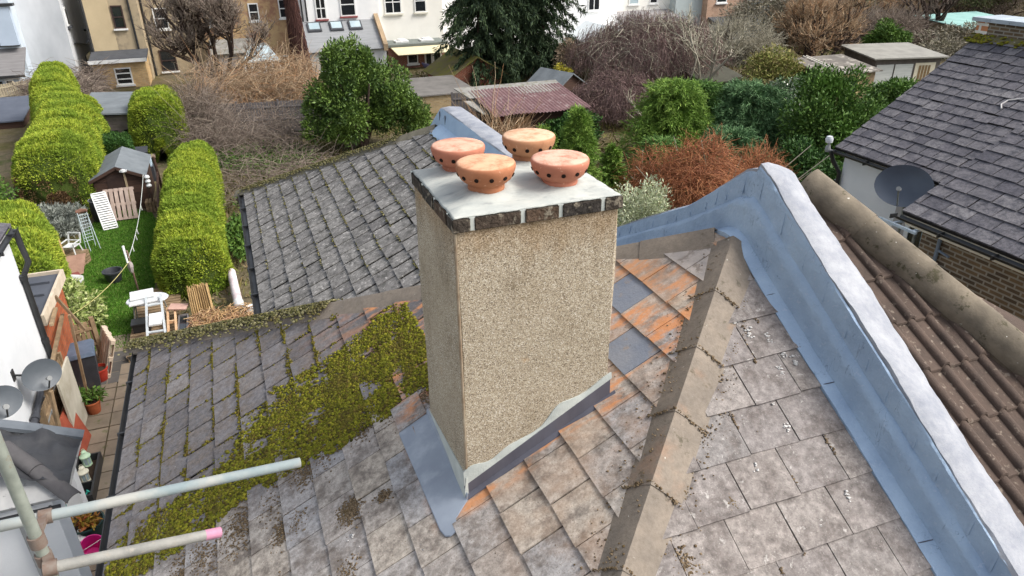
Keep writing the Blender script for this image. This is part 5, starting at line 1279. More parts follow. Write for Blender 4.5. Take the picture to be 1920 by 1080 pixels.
cb = thing('cool_box', 'pale blue cool box with dark base behind the shed roof', 'cool box'); mb = MB(); mb.box(-4.1, -3.65, 32.3, 32.7, .62, 1.0); mb.build('body', mat('pale_blue_plastic', S(196, 214, 226), S(174, 194, 208), 4, .4), cb, bevel=.02); mb = MB(); mb.box(-4.15, -3.6, 32.25, 32.75, 0, .62); mb.build('stand', PLASTIC_D, cb); base(cb, (-3.9, 32.5, 0))
sheet('dark blue-grey sheet lying behind the round dark shrub', (-4.35, 33.9, .95), (.5, 0, 0), (0, .3, .06), .05, PLASTIC_D)
# ------------------------------------------------------------------ middle distance: fences, sheds, garages
panel('grey upright-board fence between the bare bramble and the rear gardens', 'fence', 'fence', (-1.9, 38.2), (3.9, 37.4), 0, 1.75, 44, TIMBER_G, posts=4)
panel('pale weathered fence of upright boards below the pale grey house', 'fence', 'fence', (-13.6, 50.2), (-10.6, 52.5), 0, 1.35, 26, mat('pale_fence_boards', S(168, 158, 136), S(140, 130, 110), 4, .9, isl=.12), posts=3)
panel('low grey fence along the back of the corrugated shed', 'fence', 'fence', (10.2, 35.2), (13.2, 34.8), 0, 1.9, 18, TIMBER_G, posts=3)
panel('long dark boarded fence behind the purple weeping trees', 'fence', 'fence', (17.5, 37.0), (26.5, 36.0), 0, 1.1, 40, TIMBER_D, posts=5)
def shed_box(label, cat, name, x0, x1, y0, y1, zf, zb, wm, rm, over=.15, th=.07, rz=0):
    """box with a single-pitch roof (zf front eave, zb back)"""
    o = thing(name, label, cat); w, d = x1-x0, y1-y0; mb = MB()
    mb.hexa([(0, 0, 0), (w, 0, 0), (w, d, 0), (0, d, 0)], [(0, 0, zf), (w, 0, zf), (w, d, zb), (0, d, zb)]); mb.build('wall', wm, o)
    s_ = (zb-zf)/d; mb = MB(); q = [(-over, -over, zf-over*s_+.01), (w+over, -over, zf-over*s_+.01), (w+over, d+over, zb+over*s_+.01), (-over, d+over, zb+over*s_+.01)]
    mb.hexa(q, [(a, b, c+th) for a, b, c in q]); mb.build('roof', rm, o); put(o, (x0, y0, 0), rz); return o
def gable_shed(label, cat, name, x0, x1, y0, y1, ev, rg, wm, rm, axis='y', over=.15, rz=0):
    o = thing(name, label, cat); w, d = x1-x0, y1-y0; mb = MB()
    mb.box(0, w, 0, d, 0, ev)
    if axis == 'y': mb.hexa([(0, 0, ev), (w, 0, ev), (w/2, 0, rg-.03)], [(0, d, ev), (w, d, ev), (w/2, d, rg-.03)])
    else: mb.hexa([(0, 0, ev), (0, d, ev), (0, d/2, rg-.03)], [(w, 0, ev), (w, d, ev), (w, d/2, rg-.03)])
    mb.build('wall', wm, o); mb = MB()
    if axis == 'y':
        k = (rg-ev)/(w/2)
        for s_ in (-1, 1): xe = w/2+s_*(w/2+over); mb.slab([(w/2, -over, rg), (xe, -over, ev-over*k+.02), (xe, d+over, ev-over*k+.02), (w/2, d+over, rg)], .06)
    else:
        k = (rg-ev)/(d/2)
        for s_ in (-1, 1): ye = d/2+s_*(d/2+over); mb.slab([(-over, d/2, rg), (-over, ye, ev-over*k+.02), (w+over, ye, ev-over*k+.02), (w+over, d/2, rg)], .06)
    mb.build('roof', rm, o); put(o, (x0, y0, 0), rz); return o
MOSSROOF = mat('mossy_tiled_roof', S(112, 104, 72), S(100, 92, 56), 1.2, .95, bump=.3, bscale=12, c3=S(112, 110, 48), s3=1.3, t3=(.42, .62))
gable_shed('brick garage with mossy olive gabled roof in front of the dark conifer', 'garage', 'garage', 12.9, 16.9, 45.3, 49.2, .75, 1.95, brickmat('garage_brick', S(166, 86, 60), S(142, 70, 50), S(164, 140, 122)), MOSSROOF, 'y', .3, R(4))
shed_box('low grey flat-roofed garage beyond the laurel', 'garage', 'garage', 9.6, 12.9, 39.5, 44.6, .95, .95, BRICK_Y, mat('grey_flat_roof', S(120, 116, 112), S(96, 94, 90), 1.5, .95), .1)
# corrugated shed
co = thing('shed', 'long shed with faded red corrugated roof between the pots and the conifer', 'shed')
mb = MB(); mb.box(11.0, 15.2, 30.5, 33.2, 0, 1.75); mb.build('wall', TIMBER_D, co)
mb = MB(); n = 110; x0, x1, y0, y1 = 10.55, 15.35, 29.9, 33.6
cols = []
for i in range(n+1):
    x = x0+(x1-x0)*i/n; zc = .028*math.cos(i*math.pi*2/4)
    for y, z in ((y0+.06*math.sin(x*2.3), 1.86), ((y0+y1)/2, 2.08), (y1, 2.30)): mb.v.append((x, y, z+zc+.02*math.sin(x*1.7)))
for i in range(n):
    for j in range(2): a = i*3+j; mb.f.append((a, a+3, a+4, a+1)); mb.mi.append(0)
CORR = mat('faded_red_corrugated_sheet', S(126, 98, 98), S(102, 76, 78), 1.5, .85, c3=S(150, 136, 132), s3=4, t3=(.54, .72))
r_ = mb.build('roof', CORR, co, smooth='all')
mb = MB(); mb.slab([(10.3, 32.6, 2.17), (15.3, 32.6, 2.17), (15.4, 34.2, 2.36), (10.0, 34.2, 2.36)], .04); mb.build('back_sheet', ASB, co)
mb = MB(); mb.hexa([(11.3, 30.44, 0), (12.5, 30.44, 0), (12.5, 30.49, 0), (11.3, 30.49, 0)], [(11.3, 30.44, 1.6), (12.5, 30.44, 1.6), (12.5, 30.49, 1.6), (11.3, 30.49, 1.6)]); d_ = mb.build('door', mat('tan_door', S(150, 120, 86), S(128, 100, 70), 3, .8), co)
mb = MB(); mb.box(11.0, 11.25, 30.42, 30.5, 0, 1.7); mb.build('door_post', mat('red_brown_post', S(104, 66, 54), S(84, 52, 44), 4), co); base(co, (13, 30.5, 0))
sheet('pale grey cement sheet slipped from the edge of the corrugated shed roof', (10.4, 31.6, 1.92), (.32, .1, -.06), (-.2, .9, .14), .03, ASB, 'roof sheet', 'roof_sheet')
gable_shed('small shed with grey roof and white edge right of the dark conifer', 'shed', 'shed', 17.6, 19.6, 38.6, 41.0, 1.05, 1.7, TIMBER_D, FELT, 'y', .2, R(20))
shed_box('small dark blue shed under the weeping tree branches', 'shed', 'shed', 21.6, 22.8, 36.4, 37.4, .7, .8, mat('dark_blue_paint', S(60, 68, 92), S(46, 54, 76), 3), mat('navy_felt', S(70, 78, 100), S(54, 62, 84), 3), .08)
shed_box('dark flat-roofed shed behind the feathery conifer', 'shed', 'shed', 26.7, 29.6, 37.2, 41.5, .75, 1.35, TIMBER_D, mat('dark_green_brown_roof', S(82, 82, 70), S(68, 66, 58), 1.5, .95), .15)
ms = shed_box('timber summerhouse with worn felt flat roof, left of the white-doored shed', 'shed', 'shed', 30.9, 34.4, 32.0, 34.8, 1.8, 2.15, TIMBER, mat('worn_felt_roof', S(122, 116, 108), S(92, 88, 84), 1.2, .95, c3=S(166, 160, 150), s3=2, t3=(.52, .66)), .25)
mb = MB(); mb.box(.9, 1.05, -.03, 0, 0, 1.8); mb.box(2.3, 2.45, -.03, 0, 0, 1.8); mb.box(0.9, 2.5, -.04, 0, 1.55, 1.82); mb.build('frame', mat('yellow_pine', S(206, 190, 140), S(182, 166, 116), 3), ms)
mb = MB(); mb.box(1.1, 2.25, -.02, 0, .5, 1.5); mb.build('window', GLASS_D, ms)
mb = MB(); mb.bar((.7, -.3, 1.92), (.9, 3.1, 2.32), .06, .05); mb.bar((.95, -.3, 1.92), (1.15, 3.1, 2.32), .06, .05); mb.build('roof_batten', mat('pale_batten', S(210, 206, 196), None, 3), ms)
ws = shed_box('grey flat-roofed shed with white panelled front and latticed door at right', 'shed', 'shed', 36.4, 40.6, 34.0, 37.6, 2.0, 2.2, mat('dark_grey_boards', S(104, 98, 94), S(80, 76, 72), 3, .9), mat('pale_grey_felt', S(152, 150, 142), S(130, 128, 122), 1.5, .95), .3, .08, R(-14))
mb = MB(); mb.box(.1, 1.2, -.03, 0, .05, 1.65); mb.box(1.3, 2.45, -.03, 0, .05, 1.65); mb.build('panel', mat('whitewashed_boards', S(206, 208, 204), S(176, 180, 176), 3, .9, stretch=(.3, 1, 5)), ws)
mb = MB(); mb.box(2.6, 3.9, -.035, 0, .05, 1.7); mb.build('door', mat('cream_door', S(220, 212, 190), S(196, 188, 166), 3), ws)
mb = MB()
for k in range(4): mb.box(2.85+.2*k, 2.99+.2*k, -.05, -.035, .55, 1.55)
mb.build('door_glass', mat('brown_glass', S(140, 116, 84), S(116, 96, 70), 8, .3), ws)
shed_box('distant outbuilding with pale turquoise roof beyond the right-hand trees', 'shed', 'shed', 56, 63, 44, 49, 1.6, 2.0, BRICK_Y, mat('turquoise_roof', S(150, 190, 184), S(128, 168, 162), 1, .8), .3)
shed_box('dark grey felted lean-to roof at the far left edge', 'shed', 'shed', -14.5, -10.75, 45.0, 48.9, .35, .85, TIMBER_D, mat('slate_blue_felt', S(92, 98, 110), S(78, 84, 96), 1.5, .8), .1)

# ------------------------------------------------------------------ the terrace across the gardens
FR = WHITE_PAINT
def win(par, x0, x1, z0, z1, y, nx=1, nz=2, fr=FR, gl=GLASS_D, sill=None, t_=.08):
    """window facing -Y: frame, pane, sill"""
    mb = MB()
    for a, b in ((x0, x0+t_), (x1-t_, x1)): mb.box(a, b, y-.06, y+.02, z0, z1)
    mb.box(x0+t_, x1-t_, y-.06, y+.02, z0, z0+t_); mb.box(x0+t_, x1-t_, y-.06, y+.02, z1-t_, z1)
    for k in range(1, nx): c = x0+(x1-x0)*k/nx; mb.box(c-.035, c+.035, y-.055, y+.02, z0+t_, z1-t_)
    for k in range(1, nz): c = z0+(z1-z0)*k/nz; mb.box(x0+t_, x1-t_, y-.05, y+.018, c-.035, c+.035)
    w = mb.build('window', fr, par); mb = MB(); mb.box(x0+.02, x1-.02, y-.025, y+.03, z0+.02, z1-.02); mb.build('pane', gl, w)
    mb = MB(); mb.box(x0-.08, x1+.08, y-.16, y+.02, z0-.11, z0-.002); mb.build('sill', sill or fr, w)
    return w
def roof_x(par, x0, x1, y0, y1, ev, rg, m):
    mb = MB(); ym = (y0+y1)/2
    mb.slab([(x0, y0-.25, ev), (x1, y0-.25, ev), (x1, ym, rg), (x0, ym, rg)], .1); mb.slab([(x0, y1+.25, ev), (x1, y1+.25, ev), (x1, ym, rg), (x0, ym, rg)], .1); mb.build('roof', m, par)
def block(par, x0, x1, y0, y1, z, m, name='wall'): mb = MB(); mb.box(x0, x1, y0, y1, 0, z); return mb.build(name, m, par)
def leanroof(par, x0, x1, y0, y1, zf, zb, m, name='extension_roof', th=.1):
    mb = MB(); mb.slab([(x0, y0, zf), (x1, y0, zf), (x1, y1, zb), (x0, y1, zb)], th); return mb.build(name, m, par)
SLT = mat('terrace_slate', S(112, 114, 120), S(92, 94, 100), 2, .85, stretch=(1, 4, 4))
EXT_B = mat('pale_blue_grey_render', S(196, 206, 214), S(180, 190, 200), 1, .9)
# a: pale grey house with a tiled extension
a = thing('terraced_house', 'pale blue-grey house with a slate extension at the far left edge', 'house')
block(a, -20, -11.9, 55, 64, 7.4, EXT_B); roof_x(a, -20.1, -11.7, 55, 64, 7.4, 9.3, SLT)
block(a, -20, -12.1, 52.9, 55, 1.55, EXT_B, 'extension_wall'); leanroof(a, -20.2, -11.7, 52.6, 55.05, 1.55, 2.85, mat('grey_plain_tile', S(128, 126, 126), S(110, 108, 108), 1, .85, stretch=(1, 8, 8)))
mb = MB(); mb.box(-12.9, -11.88, 54.5, 55, 3.05, 5.3); mb.build('dormer_cladding', mat('zinc_blue_cladding', S(182, 196, 212), S(170, 184, 200), 1, .6), a)
mb = MB(); mb.box(-20, -11.6, 54.4, 55, 5.3, 5.45); mb.box(-12.95, -12.88, 54.45, 54.55, 3.0, 5.3); mb.box(-12.95, -11.85, 54.45, 54.55, 2.98, 3.05); mb.box(-20, -11.65, 52.5, 52.62, 1.42, 1.56); mb.build('gutter', BLACK_P, a)
win(a, -13.9, -13.0, 3.3, 4.6, 55, 1, 2); win(a, -12.85, -12.4, .55, 1.3, 52.9, 1, 2); 
mb = MB(); mb.box(-13.7, -13.0, 52.84, 52.92, 0, 1.2); mb.build('door', GLASS_D, a); base(a, (-16, 53, 0))
# b: tall white side wall
b_ = thing('terraced_house', 'tall white rendered house side wall left of the brown brick house', 'house')
WALLB = mat('streaked_white_render', S(222, 224, 226), S(176, 180, 184), .35, .9, stretch=(1, 1, .4))
block(b_, -19, -9.4, 56.2, 70, 7.6, WALLB); roof_x(b_, -19.2, -9.2, 56.2, 70, 7.6, 10, SLT)
mb = MB(); mb.box(-9.43, -9.33, 57.0, 57.5, 3.75, 4.9); w = mb.build('window', FR, b_); mb = MB(); mb.box(-9.36, -9.31, 57.1, 57.4, 3.85, 4.8); mb.build('pane', GLASS_D, w); mb = MB(); mb.box(-9.4, -9.2, 56.85, 57.7, 3.62, 3.74); mb.build('sill', FELT_D, w)
mb = MB(); mb.tube([(-9.32, 57.5, 2.6), (-9.32, 62, 2.0), (-9.32, 64, 2.1)], .06, 6); mb.tube([(-9.3, 62.5, 2.9), (-8.9, 63, 2.85)], .09, 6); mb.build('waste_pipe', BLACK_P, b_)
mb = MB(); mb.box(-9.41, -9.34, 60.6, 62.6, 0, 1.4); mb.build('doorway', GLASS_D, b_); base(b_, (-14, 57, 0))
# c: brown brick house with extension
c3 = thing('terraced_house', 'brown stock brick house with white-windowed yellow brick extension', 'house')
STOCK = mat('aged_stock_brick', S(184, 168, 140), S(164, 148, 122), .7, .95, c3=S(144, 132, 112), s3=2.2, t3=(.45, .7))
block(c3, -8.2, -5.0, 57, 66, 7.2, STOCK); block(c3, -5.0, -1.2, 58.6, 66, 7.2, STOCK); roof_x(c3, -8.4, -1.0, 58, 66, 7.2, 9.4, SLT)
mb = MB(); mb.box(-8.2, -6.75, 56.96, 57, 2.1, 7.2); mb.build('wall_panel', mat('tan_stock_brick', S(202, 184, 150), S(184, 166, 134), .7, .95), c3)
block(c3, -8.25, -5.1, 54.7, 57, 1.72, BRICK_O, 'extension_wall'); leanroof(c3, -8.4, -4.95, 54.45, 57.05, 1.76, 2.1, FELT_D)
mb = MB(); mb.box(-8.4, -4.95, 54.4, 54.45, 1.62, 1.84); mb.build('fascia', FR, c3)
win(c3, -7.05, -6.05, .2, 1.28, 54.7, 1, 3, sill=FR); BRN = mat('brown_window_frame', S(72, 56, 52), S(58, 44, 42), 3, .6)
win(c3, -6.65, -5.95, 3.45, 4.9, 57, 1, 2, BRN, sill=FR); win(c3, -4.45, -3.4, .25, 1.72, 58.6, 1, 2, BRN, sill=FR); win(c3, -4.3, -3.4, 3.1, 4.5, 58.6, 1, 2, FR)
for a_, b_2 in (((-5.55, 56.93, 7), (-5.5, 56.93, 2.1)), ((-8.3, 56.9, 7), (-8.3, 56.9, 1.9)), ((-4.9, 58.5, 7), (-4.9, 58.5, 0))): mb = MB(); mb.tube([a_, b_2], .07, 6); mb.build('downpipe', BLACK_P, c3)
base(c3, (-5, 56, 0))
# d: pair behind the bare tree
d4 = thing('terraced_house', 'ochre brick house with white sash windows seen through the bare tree', 'house')
OCH = mat('ochre_brick', S(190, 164, 122), S(170, 138, 106), .9, .95, c3=S(148, 112, 92), s3=1.6, t3=(.45, .65))
block(d4, -1.2, 5.2, 58, 66, 7.2, OCH); roof_x(d4, -1.3, 5.3, 58, 66, 7.2, 9.4, SLT)
win(d4, -.75, .35, 3.2, 4.7, 58, 2, 2, gl=GLASS_L); win(d4, 2.0, 2.7, 3.4, 4.6, 58, 1, 2); win(d4, 4.1, 4.9, 3.5, 4.8, 58, 1, 2); win(d4, 3.6, 4.3, .0, .9, 57.95, 1, 1)
block(d4, -.8, 1.9, 56.5, 58, 1.5, mat('grey_extension', S(180, 172, 166), S(150, 142, 138), 1, .9), 'extension_wall'); leanroof(d4, -1.0, 2.0, 56.3, 58.05, 1.5, 2.3, ASB); base(d4, (2, 58, 0))
cv = thing('conservatory', 'small white conservatory with hipped glass roof behind the bare tree', 'conservatory')
mb = MB(); mb.hexa([(1.0, 55.3, 1.0), (3.5, 55.3, 1.0), (3.5, 57.9, 1.0), (1.0, 57.9, 1.0)], [(1.6, 56.4, 1.9), (2.9, 56.4, 1.9), (2.9, 57.9, 1.9), (1.6, 57.9, 1.9)]); mb.build('roof', GLASS_L, cv)
mb = MB(); mb.box(1.1, 3.4, 55.42, 57.9, 0, 1.0); mb.build('glazing', GLASS_D, cv); mb = MB()
for k in range(6): x = 1.1+2.3*k/5; mb.box(x-.06, x+.06, 55.36, 55.44, 0, 1.0)
mb.box(1.0, 3.5, 55.3, 55.46, .94, 1.06); mb.box(1.0, 3.5, 55.35, 55.46, 0, .25); mb.build('frame', FR, cv); base(cv, (2.2, 56.5, 0))
# f: white pair
f1 = thing('terraced_house', 'white house with three skylights in a grey lean-to roof', 'house')
block(f1, 5.2, 11.0, 56, 66, 7.4, mat('bright_white_render', S(244, 244, 242), S(232, 233, 233), .8, .9)); roof_x(f1, 5.1, 11.0, 56, 66, 7.4, 9.6, SLT)
win(f1, 6.45, 7.2, 3.5, 4.95, 56, 2, 2, sill=mat('pink_brick_sill', S(150, 84, 84), S(130, 70, 70), 4)); win(f1, 8.2, 9.3, 3.62, 5.2, 56, 1, 2, sill=bpy.data.materials['pink_brick_sill'])
block(f1, 5.3, 10.75, 53.4, 56, 1.6, mat('grey_white_render', S(206, 208, 208), S(190, 192, 192), 1, .9), 'extension_wall'); leanroof(f1, 5.2, 10.6, 53.2, 56.05, 1.66, 3.38, mat('pale_grey_slate', S(150, 152, 154), S(134, 136, 138), 1, .85, stretch=(1, 6, 6)))
mb = MB(); mb.hexa([(10.55, 53.1, 1.5), (10.85, 53.1, 1.5), (10.85, 56, 3.2), (10.55, 56, 3.2)], [(10.55, 53.1, 1.95), (10.85, 53.1, 1.95), (10.85, 56, 3.72), (10.55, 56, 3.72)]); mb.build('party_parapet', mat('tan_coping', S(186, 160, 128), S(150, 132, 108), 2, .9), f1)
for x in (6.15, 7.7, 9.05):
    q = lambda f: (53.2+2.85*f, 1.72+1.72*f); (ya, za), (yb, zb) = q(.62), q(.9)
    mb = MB(); mb.hexa([(x-.48, ya, za), (x+.48, ya, za), (x+.48, yb, zb), (x-.48, yb, zb)], [(x-.46, ya, za+.1), (x+.46, ya, za+.1), (x+.46, yb, zb+.1), (x-.46, yb, zb+.1)]); s_ = mb.build('skylight', FELT_D, f1)
    mb = MB(); mb.hexa([(x-.36, ya+.12, za+.14), (x+.36, ya+.12, za+.14), (x+.36, yb-.12, zb+.02), (x-.36, yb-.12, zb+.02)], [(x-.36, ya+.12, za+.19), (x+.36, ya+.12, za+.19), (x+.36, yb-.12, zb+.06), (x-.36, yb-.12, zb+.06)]); mb.build('pane', GLASS_L, s_)
for x in (5.5, 5.8): mb = MB(); mb.tube([(x, 55.9, 7), (x, 55.9, 3.4)], .06, 6); mb.build('downpipe', BLACK_P, f1)
base(f1, (8, 55, 0))
f2 = thing('terraced_house', 'white house with cream awning over brick patio doors', 'house')
block(f2, 11.0, 15.9, 56.4, 66, 7.4, CREAM if False else mat('warm_white_render', S(242, 240, 232), S(230, 228, 220), .8, .9)); roof_x(f2, 11.0, 16.1, 56.4, 66, 7.4, 9.6, SLT)
win(f2, 11.5, 12.75, 3.6, 5.2, 56.4, 2, 2, sill=CREAM); win(f2, 13.75, 14.65, 3.6, 5.2, 56.4, 1, 2, sill=CREAM)
block(f2, 11.0, 15.3, 54.1, 56.4, 1.5, BRICK_R, 'extension_wall'); mb = MB(); mb.box(10.9, 15.5, 53.9, 56.4, 1.56, 1.72); fr_ = mb.build('extension_roof', mat('grey_green_flat_roof', S(126, 132, 126), S(110, 116, 112), 1, .9), f2)
for x in (12.3, 14.2): mb = MB(); mb.box(x-.5, x+.5, 54.8, 55.7, 1.72, 1.82); mb.lathe([(.42, 0), (.3, .12), (0, .16)], (x, 55.25, 1.82), 10); mb.build('rooflight', FR, fr_)
mb = MB(); mb.slab([(11.2, 53.95, 1.55), (15.5, 53.95, 1.55), (15.7, 52.9, 1.15), (11.5, 52.9, 1.15)], .05); mb.build('awning', mat('cream_canvas', S(240, 230, 192), S(226, 214, 176), 1, .9), f2)
win(f2, 12.4, 13.2, .3, 1.1, 54.1, 1, 1)
mb = MB()
for x in (13.75, 14.25, 14.35, 14.95): mb.box(x-.06, x+.06, 54.02, 54.1, 0, 1.15)
dr = mb.build('patio_door', FR, f2); mb = MB(); mb.box(13.8, 14.9, 54.06, 54.12, 0, 1.1); mb.build('pane', GLASS_D, dr); base(f2, (13, 55, 0))
mb = MB(); mb.lathe([(0.02, 0), (.25, .1), (.2, .9), (.06, 1.4)], (0, 0, 0), 10, jit=.1); o = tag(mb.build('parasol', mat('dark_purple_cover', S(74, 66, 86), S(56, 52, 70), 4)), 'dark purple covered parasol lying near the patio doors', 'parasol'); put(o, (13.4, 50.0, .3), R(30), R(-70))
# g: white house behind the conifer with a conservatory
g1 = thing('terraced_house', 'white house behind the big dark conifer', 'house')
block(g1, 16.0, 32.0, 58.4, 68, 7.4, bpy.data.materials['bright_white_render']); roof_x(g1, 15.9, 32.1, 58.4, 68, 7.4, 9.6, SLT)
win(g1, 29.2, 30.3, 2.85, 4.2, 58.4, 2, 1); win(g1, 18.0, 19.6, -.0, 1.0, 58.4, 2, 1); win(g1, 21.5, 22.6, .3, 1.4, 58.4, 2, 1)
leanroof(g1, 29.4, 32.1, 55.5, 58.5, .9, 2.0, bpy.data.materials['bright_white_render'], 'porch_roof'); base(g1, (24, 58.4, 0))
g2 = thing('conservatory', 'white gabled conservatory with pale glass roof right of the dark conifer', 'conservatory')
mb = MB(); mb.box(27.6, 31.0, 54.6, 58.4, 0, .9); mb.build('glazing', FR, g2); mb = MB()
for s_ in (-1, 1): mb.slab([(29.0, 54.4, 2.1), (29.0+s_*1.8, 54.4, .9), (29.0+s_*1.8, 58.4, .9), (29.0, 58.4, 2.1)], .06)
mb.build('roof', mat('pale_glazing', S(226, 232, 234), S(206, 214, 218), 1, .3), g2); mb = MB()
for s_ in (-1, 1): mb.bar((29.0, 54.36, 2.12), (29.0+s_*1.8, 54.36, .92), .06, .12)
mb.hexa([(27.6, 54.6, .9), (30.4, 54.6, .9), (29.0, 54.6, 2.0)], [(27.6, 54.7, .9), (30.4, 54.7, .9), (29.0, 54.7, 2.0)]); mb.build('frame', FR, g2); base(g2, (29, 55, 0))
# h: cream house with grey lean-to; i: blue-grey house
h1 = thing('terraced_house', 'cream house with a low grey lean-to above the purple weeping tree', 'house')
block(h1, 32.0, 38.2, 60, 70, 7.4, mat('off_white_render', S(236, 234, 226), S(222, 220, 212), .8, .9)); roof_x(h1, 31.9, 38.3, 60, 70, 7.4, 9.6, SLT)
win(h1, 34.0, 35.0, 3.0, 4.3, 60, 1, 1, gl=GLASS_L); win(h1, 36.1, 36.9, 3.0, 4.2, 60, 1, 1)
block(h1, 32.2, 38.2, 57.4, 60, 1.55, mat('grey_lean_to_wall', S(160, 156, 154), S(140, 136, 134), 1), 'extension_wall'); leanroof(h1, 32.1, 38.3, 57.2, 60.05, 1.6, 2.5, mat('mid_grey_sheet', S(150, 146, 146), S(128, 126, 126), 1, .85)); base(h1, (35, 60, 0))
i1 = thing('terraced_house', 'blue-grey rendered house between the cream and the salmon brick houses', 'house')
block(i1, 38.2, 41.0, 59, 70, 7.4, mat('blue_grey_render', S(182, 192, 192), S(168, 178, 178), .8, .9)); roof_x(i1, 38.1, 41, 59, 70, 7.4, 9.6, SLT); base(i1, (39.5, 59, 0))
j1 = thing('terraced_house', 'salmon brick house with white window and black downpipe at upper right', 'house')
block(j1, 41.0, 45.6, 58.2, 70, 7.4, BRICK_S); roof_x(j1, 40.9, 45.7, 58.2, 70, 7.4, 9.6, SLT); win(j1, 41.9, 43.0, 2.95, 4.2, 58.2, 1, 1); win(j1, 44.1, 45.0, .2, 1.6, 58.2, 2, 2)
block(j1, 41.4, 43.6, 56.4, 58.2, 1.2, mat('grey_annex', S(180, 180, 180), S(160, 160, 160), 1), 'extension_wall'); leanroof(j1, 41.2, 43.9, 56.2, 58.3, 1.25, 1.8, FELT_D)
mb = MB(); mb.tube([(45.4, 58.1, 7), (45.4, 58.1, 0)], .09, 6); mb.build('downpipe', BLACK_P, j1); base(j1, (43, 58.2, 0))
k1 = thing('terraced_house', 'pale blue gabled extension with two rooflights at upper right', 'house')
mb = MB(); mb.hexa([(45.3, 56.4, 0), (48.6, 56.4, 0), (48.6, 56.4, 2.0), (45.3, 56.4, 3.4)], [(45.3, 62, 0), (48.6, 62, 0), (48.6, 62, 2.0), (45.3, 62, 3.4)]); mb.build('wall', mat('sky_blue_render', S(192, 212, 226), S(176, 198, 214), 1, .9, c3=S(160, 180, 196), s3=3), k1)
mb = MB(); mb.slab([(45.1, 56.2, 3.55), (48.9, 56.2, 1.95), (48.9, 62, 1.95), (45.1, 62, 3.55)], .1); rf = mb.build('roof', ASB, k1)
for y in (57.2, 58.6): mb = MB(); mb.slab([(46.4, y, 3.1), (47.9, y, 2.47), (47.9, y+.8, 2.47), (46.4, y+.8, 3.1)], .05); mb.build('rooflight', FR, rf)
block(k1, 48.6, 56, 60, 68, 6, bpy.data.materials['bright_white_render']); base(k1, (47, 57, 0))
# ------------------------------------------------------------------ hedges
HEDGE = leafmat('yellow_green_hedge_leaves', [S(146, 164, 48), S(166, 180, 58), S(122, 146, 44), S(182, 188, 72), S(102, 128, 42)], .75, S(114, 142, 48), .9)
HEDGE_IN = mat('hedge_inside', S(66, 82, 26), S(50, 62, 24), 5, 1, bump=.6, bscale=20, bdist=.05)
HBROWN = leafmat('hedge_brown_patch', [S(104, 80, 58), S(122, 96, 68), S(90, 74, 44)], .9)
def superell(c, r, th, ph, p=.55):
    f = lambda v: np.sign(v)*np.abs(v)**p
    return np.stack([c[0]+r[0]*f(np.cos(ph))*f(np.cos(th)), c[1]+r[1]*f(np.cos(ph))*f(np.sin(th)), c[2]+r[2]*f(np.sin(ph))], -1)
def hedge(name, label, cat, blobs, n, m=HEDGE, core=HEDGE_IN, L=.10, W_=.028, p=.72, brown=None, group=None, lump=.10, up=.35):
    """clipped hedge: rounded lumpy blocks covered with short sprays"""
    o = thing(name, label, cat, group); mb = MB(); tot = sum((r[0]*r[1]+r[1]*r[2]+r[0]*r[2]) for c, r in blobs); PP = []; DD = []
    for c, r in blobs:
        K, J = 28, 16; th = np.linspace(0, 2*np.pi, K, endpoint=False); ph = np.linspace(-np.pi/2, np.pi/2, J)
        T_, H_ = np.meshgrid(th, ph); V = superell(np.array(c), np.array(r)*.93, T_, H_, p); nn = fnoise(V[..., 0]*.9, V[..., 1]*.9+V[..., 2], 5)[..., None]*lump
        V = V+(V-np.array(c))/np.array(r)*nn; V[..., 2] = np.maximum(V[..., 2], 0.01)
        i0 = len(mb.v); mb.v += [tuple(x) for x in V.reshape(-1, 3)]
        for j in range(J-1):
            for k in range(K): mb.f.append((i0+j*K+k, i0+j*K+(k+1) % K, i0+(j+1)*K+(k+1) % K, i0+(j+1)*K+k)); mb.mi.append(0)
        q = int(n*(r[0]*r[1]+r[1]*r[2]+r[0]*r[2])/tot); d = sphere_dirs(q*2)
        # spread evenly over the block rather than over the sphere
        d = d/np.maximum(np.abs(d).max(1, keepdims=True), 1e-6); d *= (np.abs(d)**6).sum(1, keepdims=True)**(-1/6)
        P = np.array(c)+d*np.array(r); g = np.sign(d)*np.abs(d)**5; g = unit(g/np.array(r)*min(r))
        P = P+g*(fnoise(P[:, 0]*.9, P[:, 1]*.9+P[:, 2], 5)*lump)[:, None]-g*rng.uniform(0, .12, len(P))[:, None]
        ok = P[:, 2] > .02
        for c2, r2 in blobs:
            if c2 is not c: ok &= (np.abs((P-np.array(c2))/(np.array(r2)*.93))**6).sum(1) > 1
        PP.append(P[ok]); DD.append(g[ok])
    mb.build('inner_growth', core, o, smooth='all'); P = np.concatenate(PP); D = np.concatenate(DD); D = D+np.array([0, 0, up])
    if brown is not None:
        bm_ = brown(P); leaves('dead_patch', P[bm_], D[bm_], L, W_*.8, HBROWN, o); P, D = P[~bm_], D[~bm_]
    leaves('foliage', P, D, L, W_, m, o, jit=.55)
    c = blobs[0][0]; return base(o, (c[0], c[1], 0))
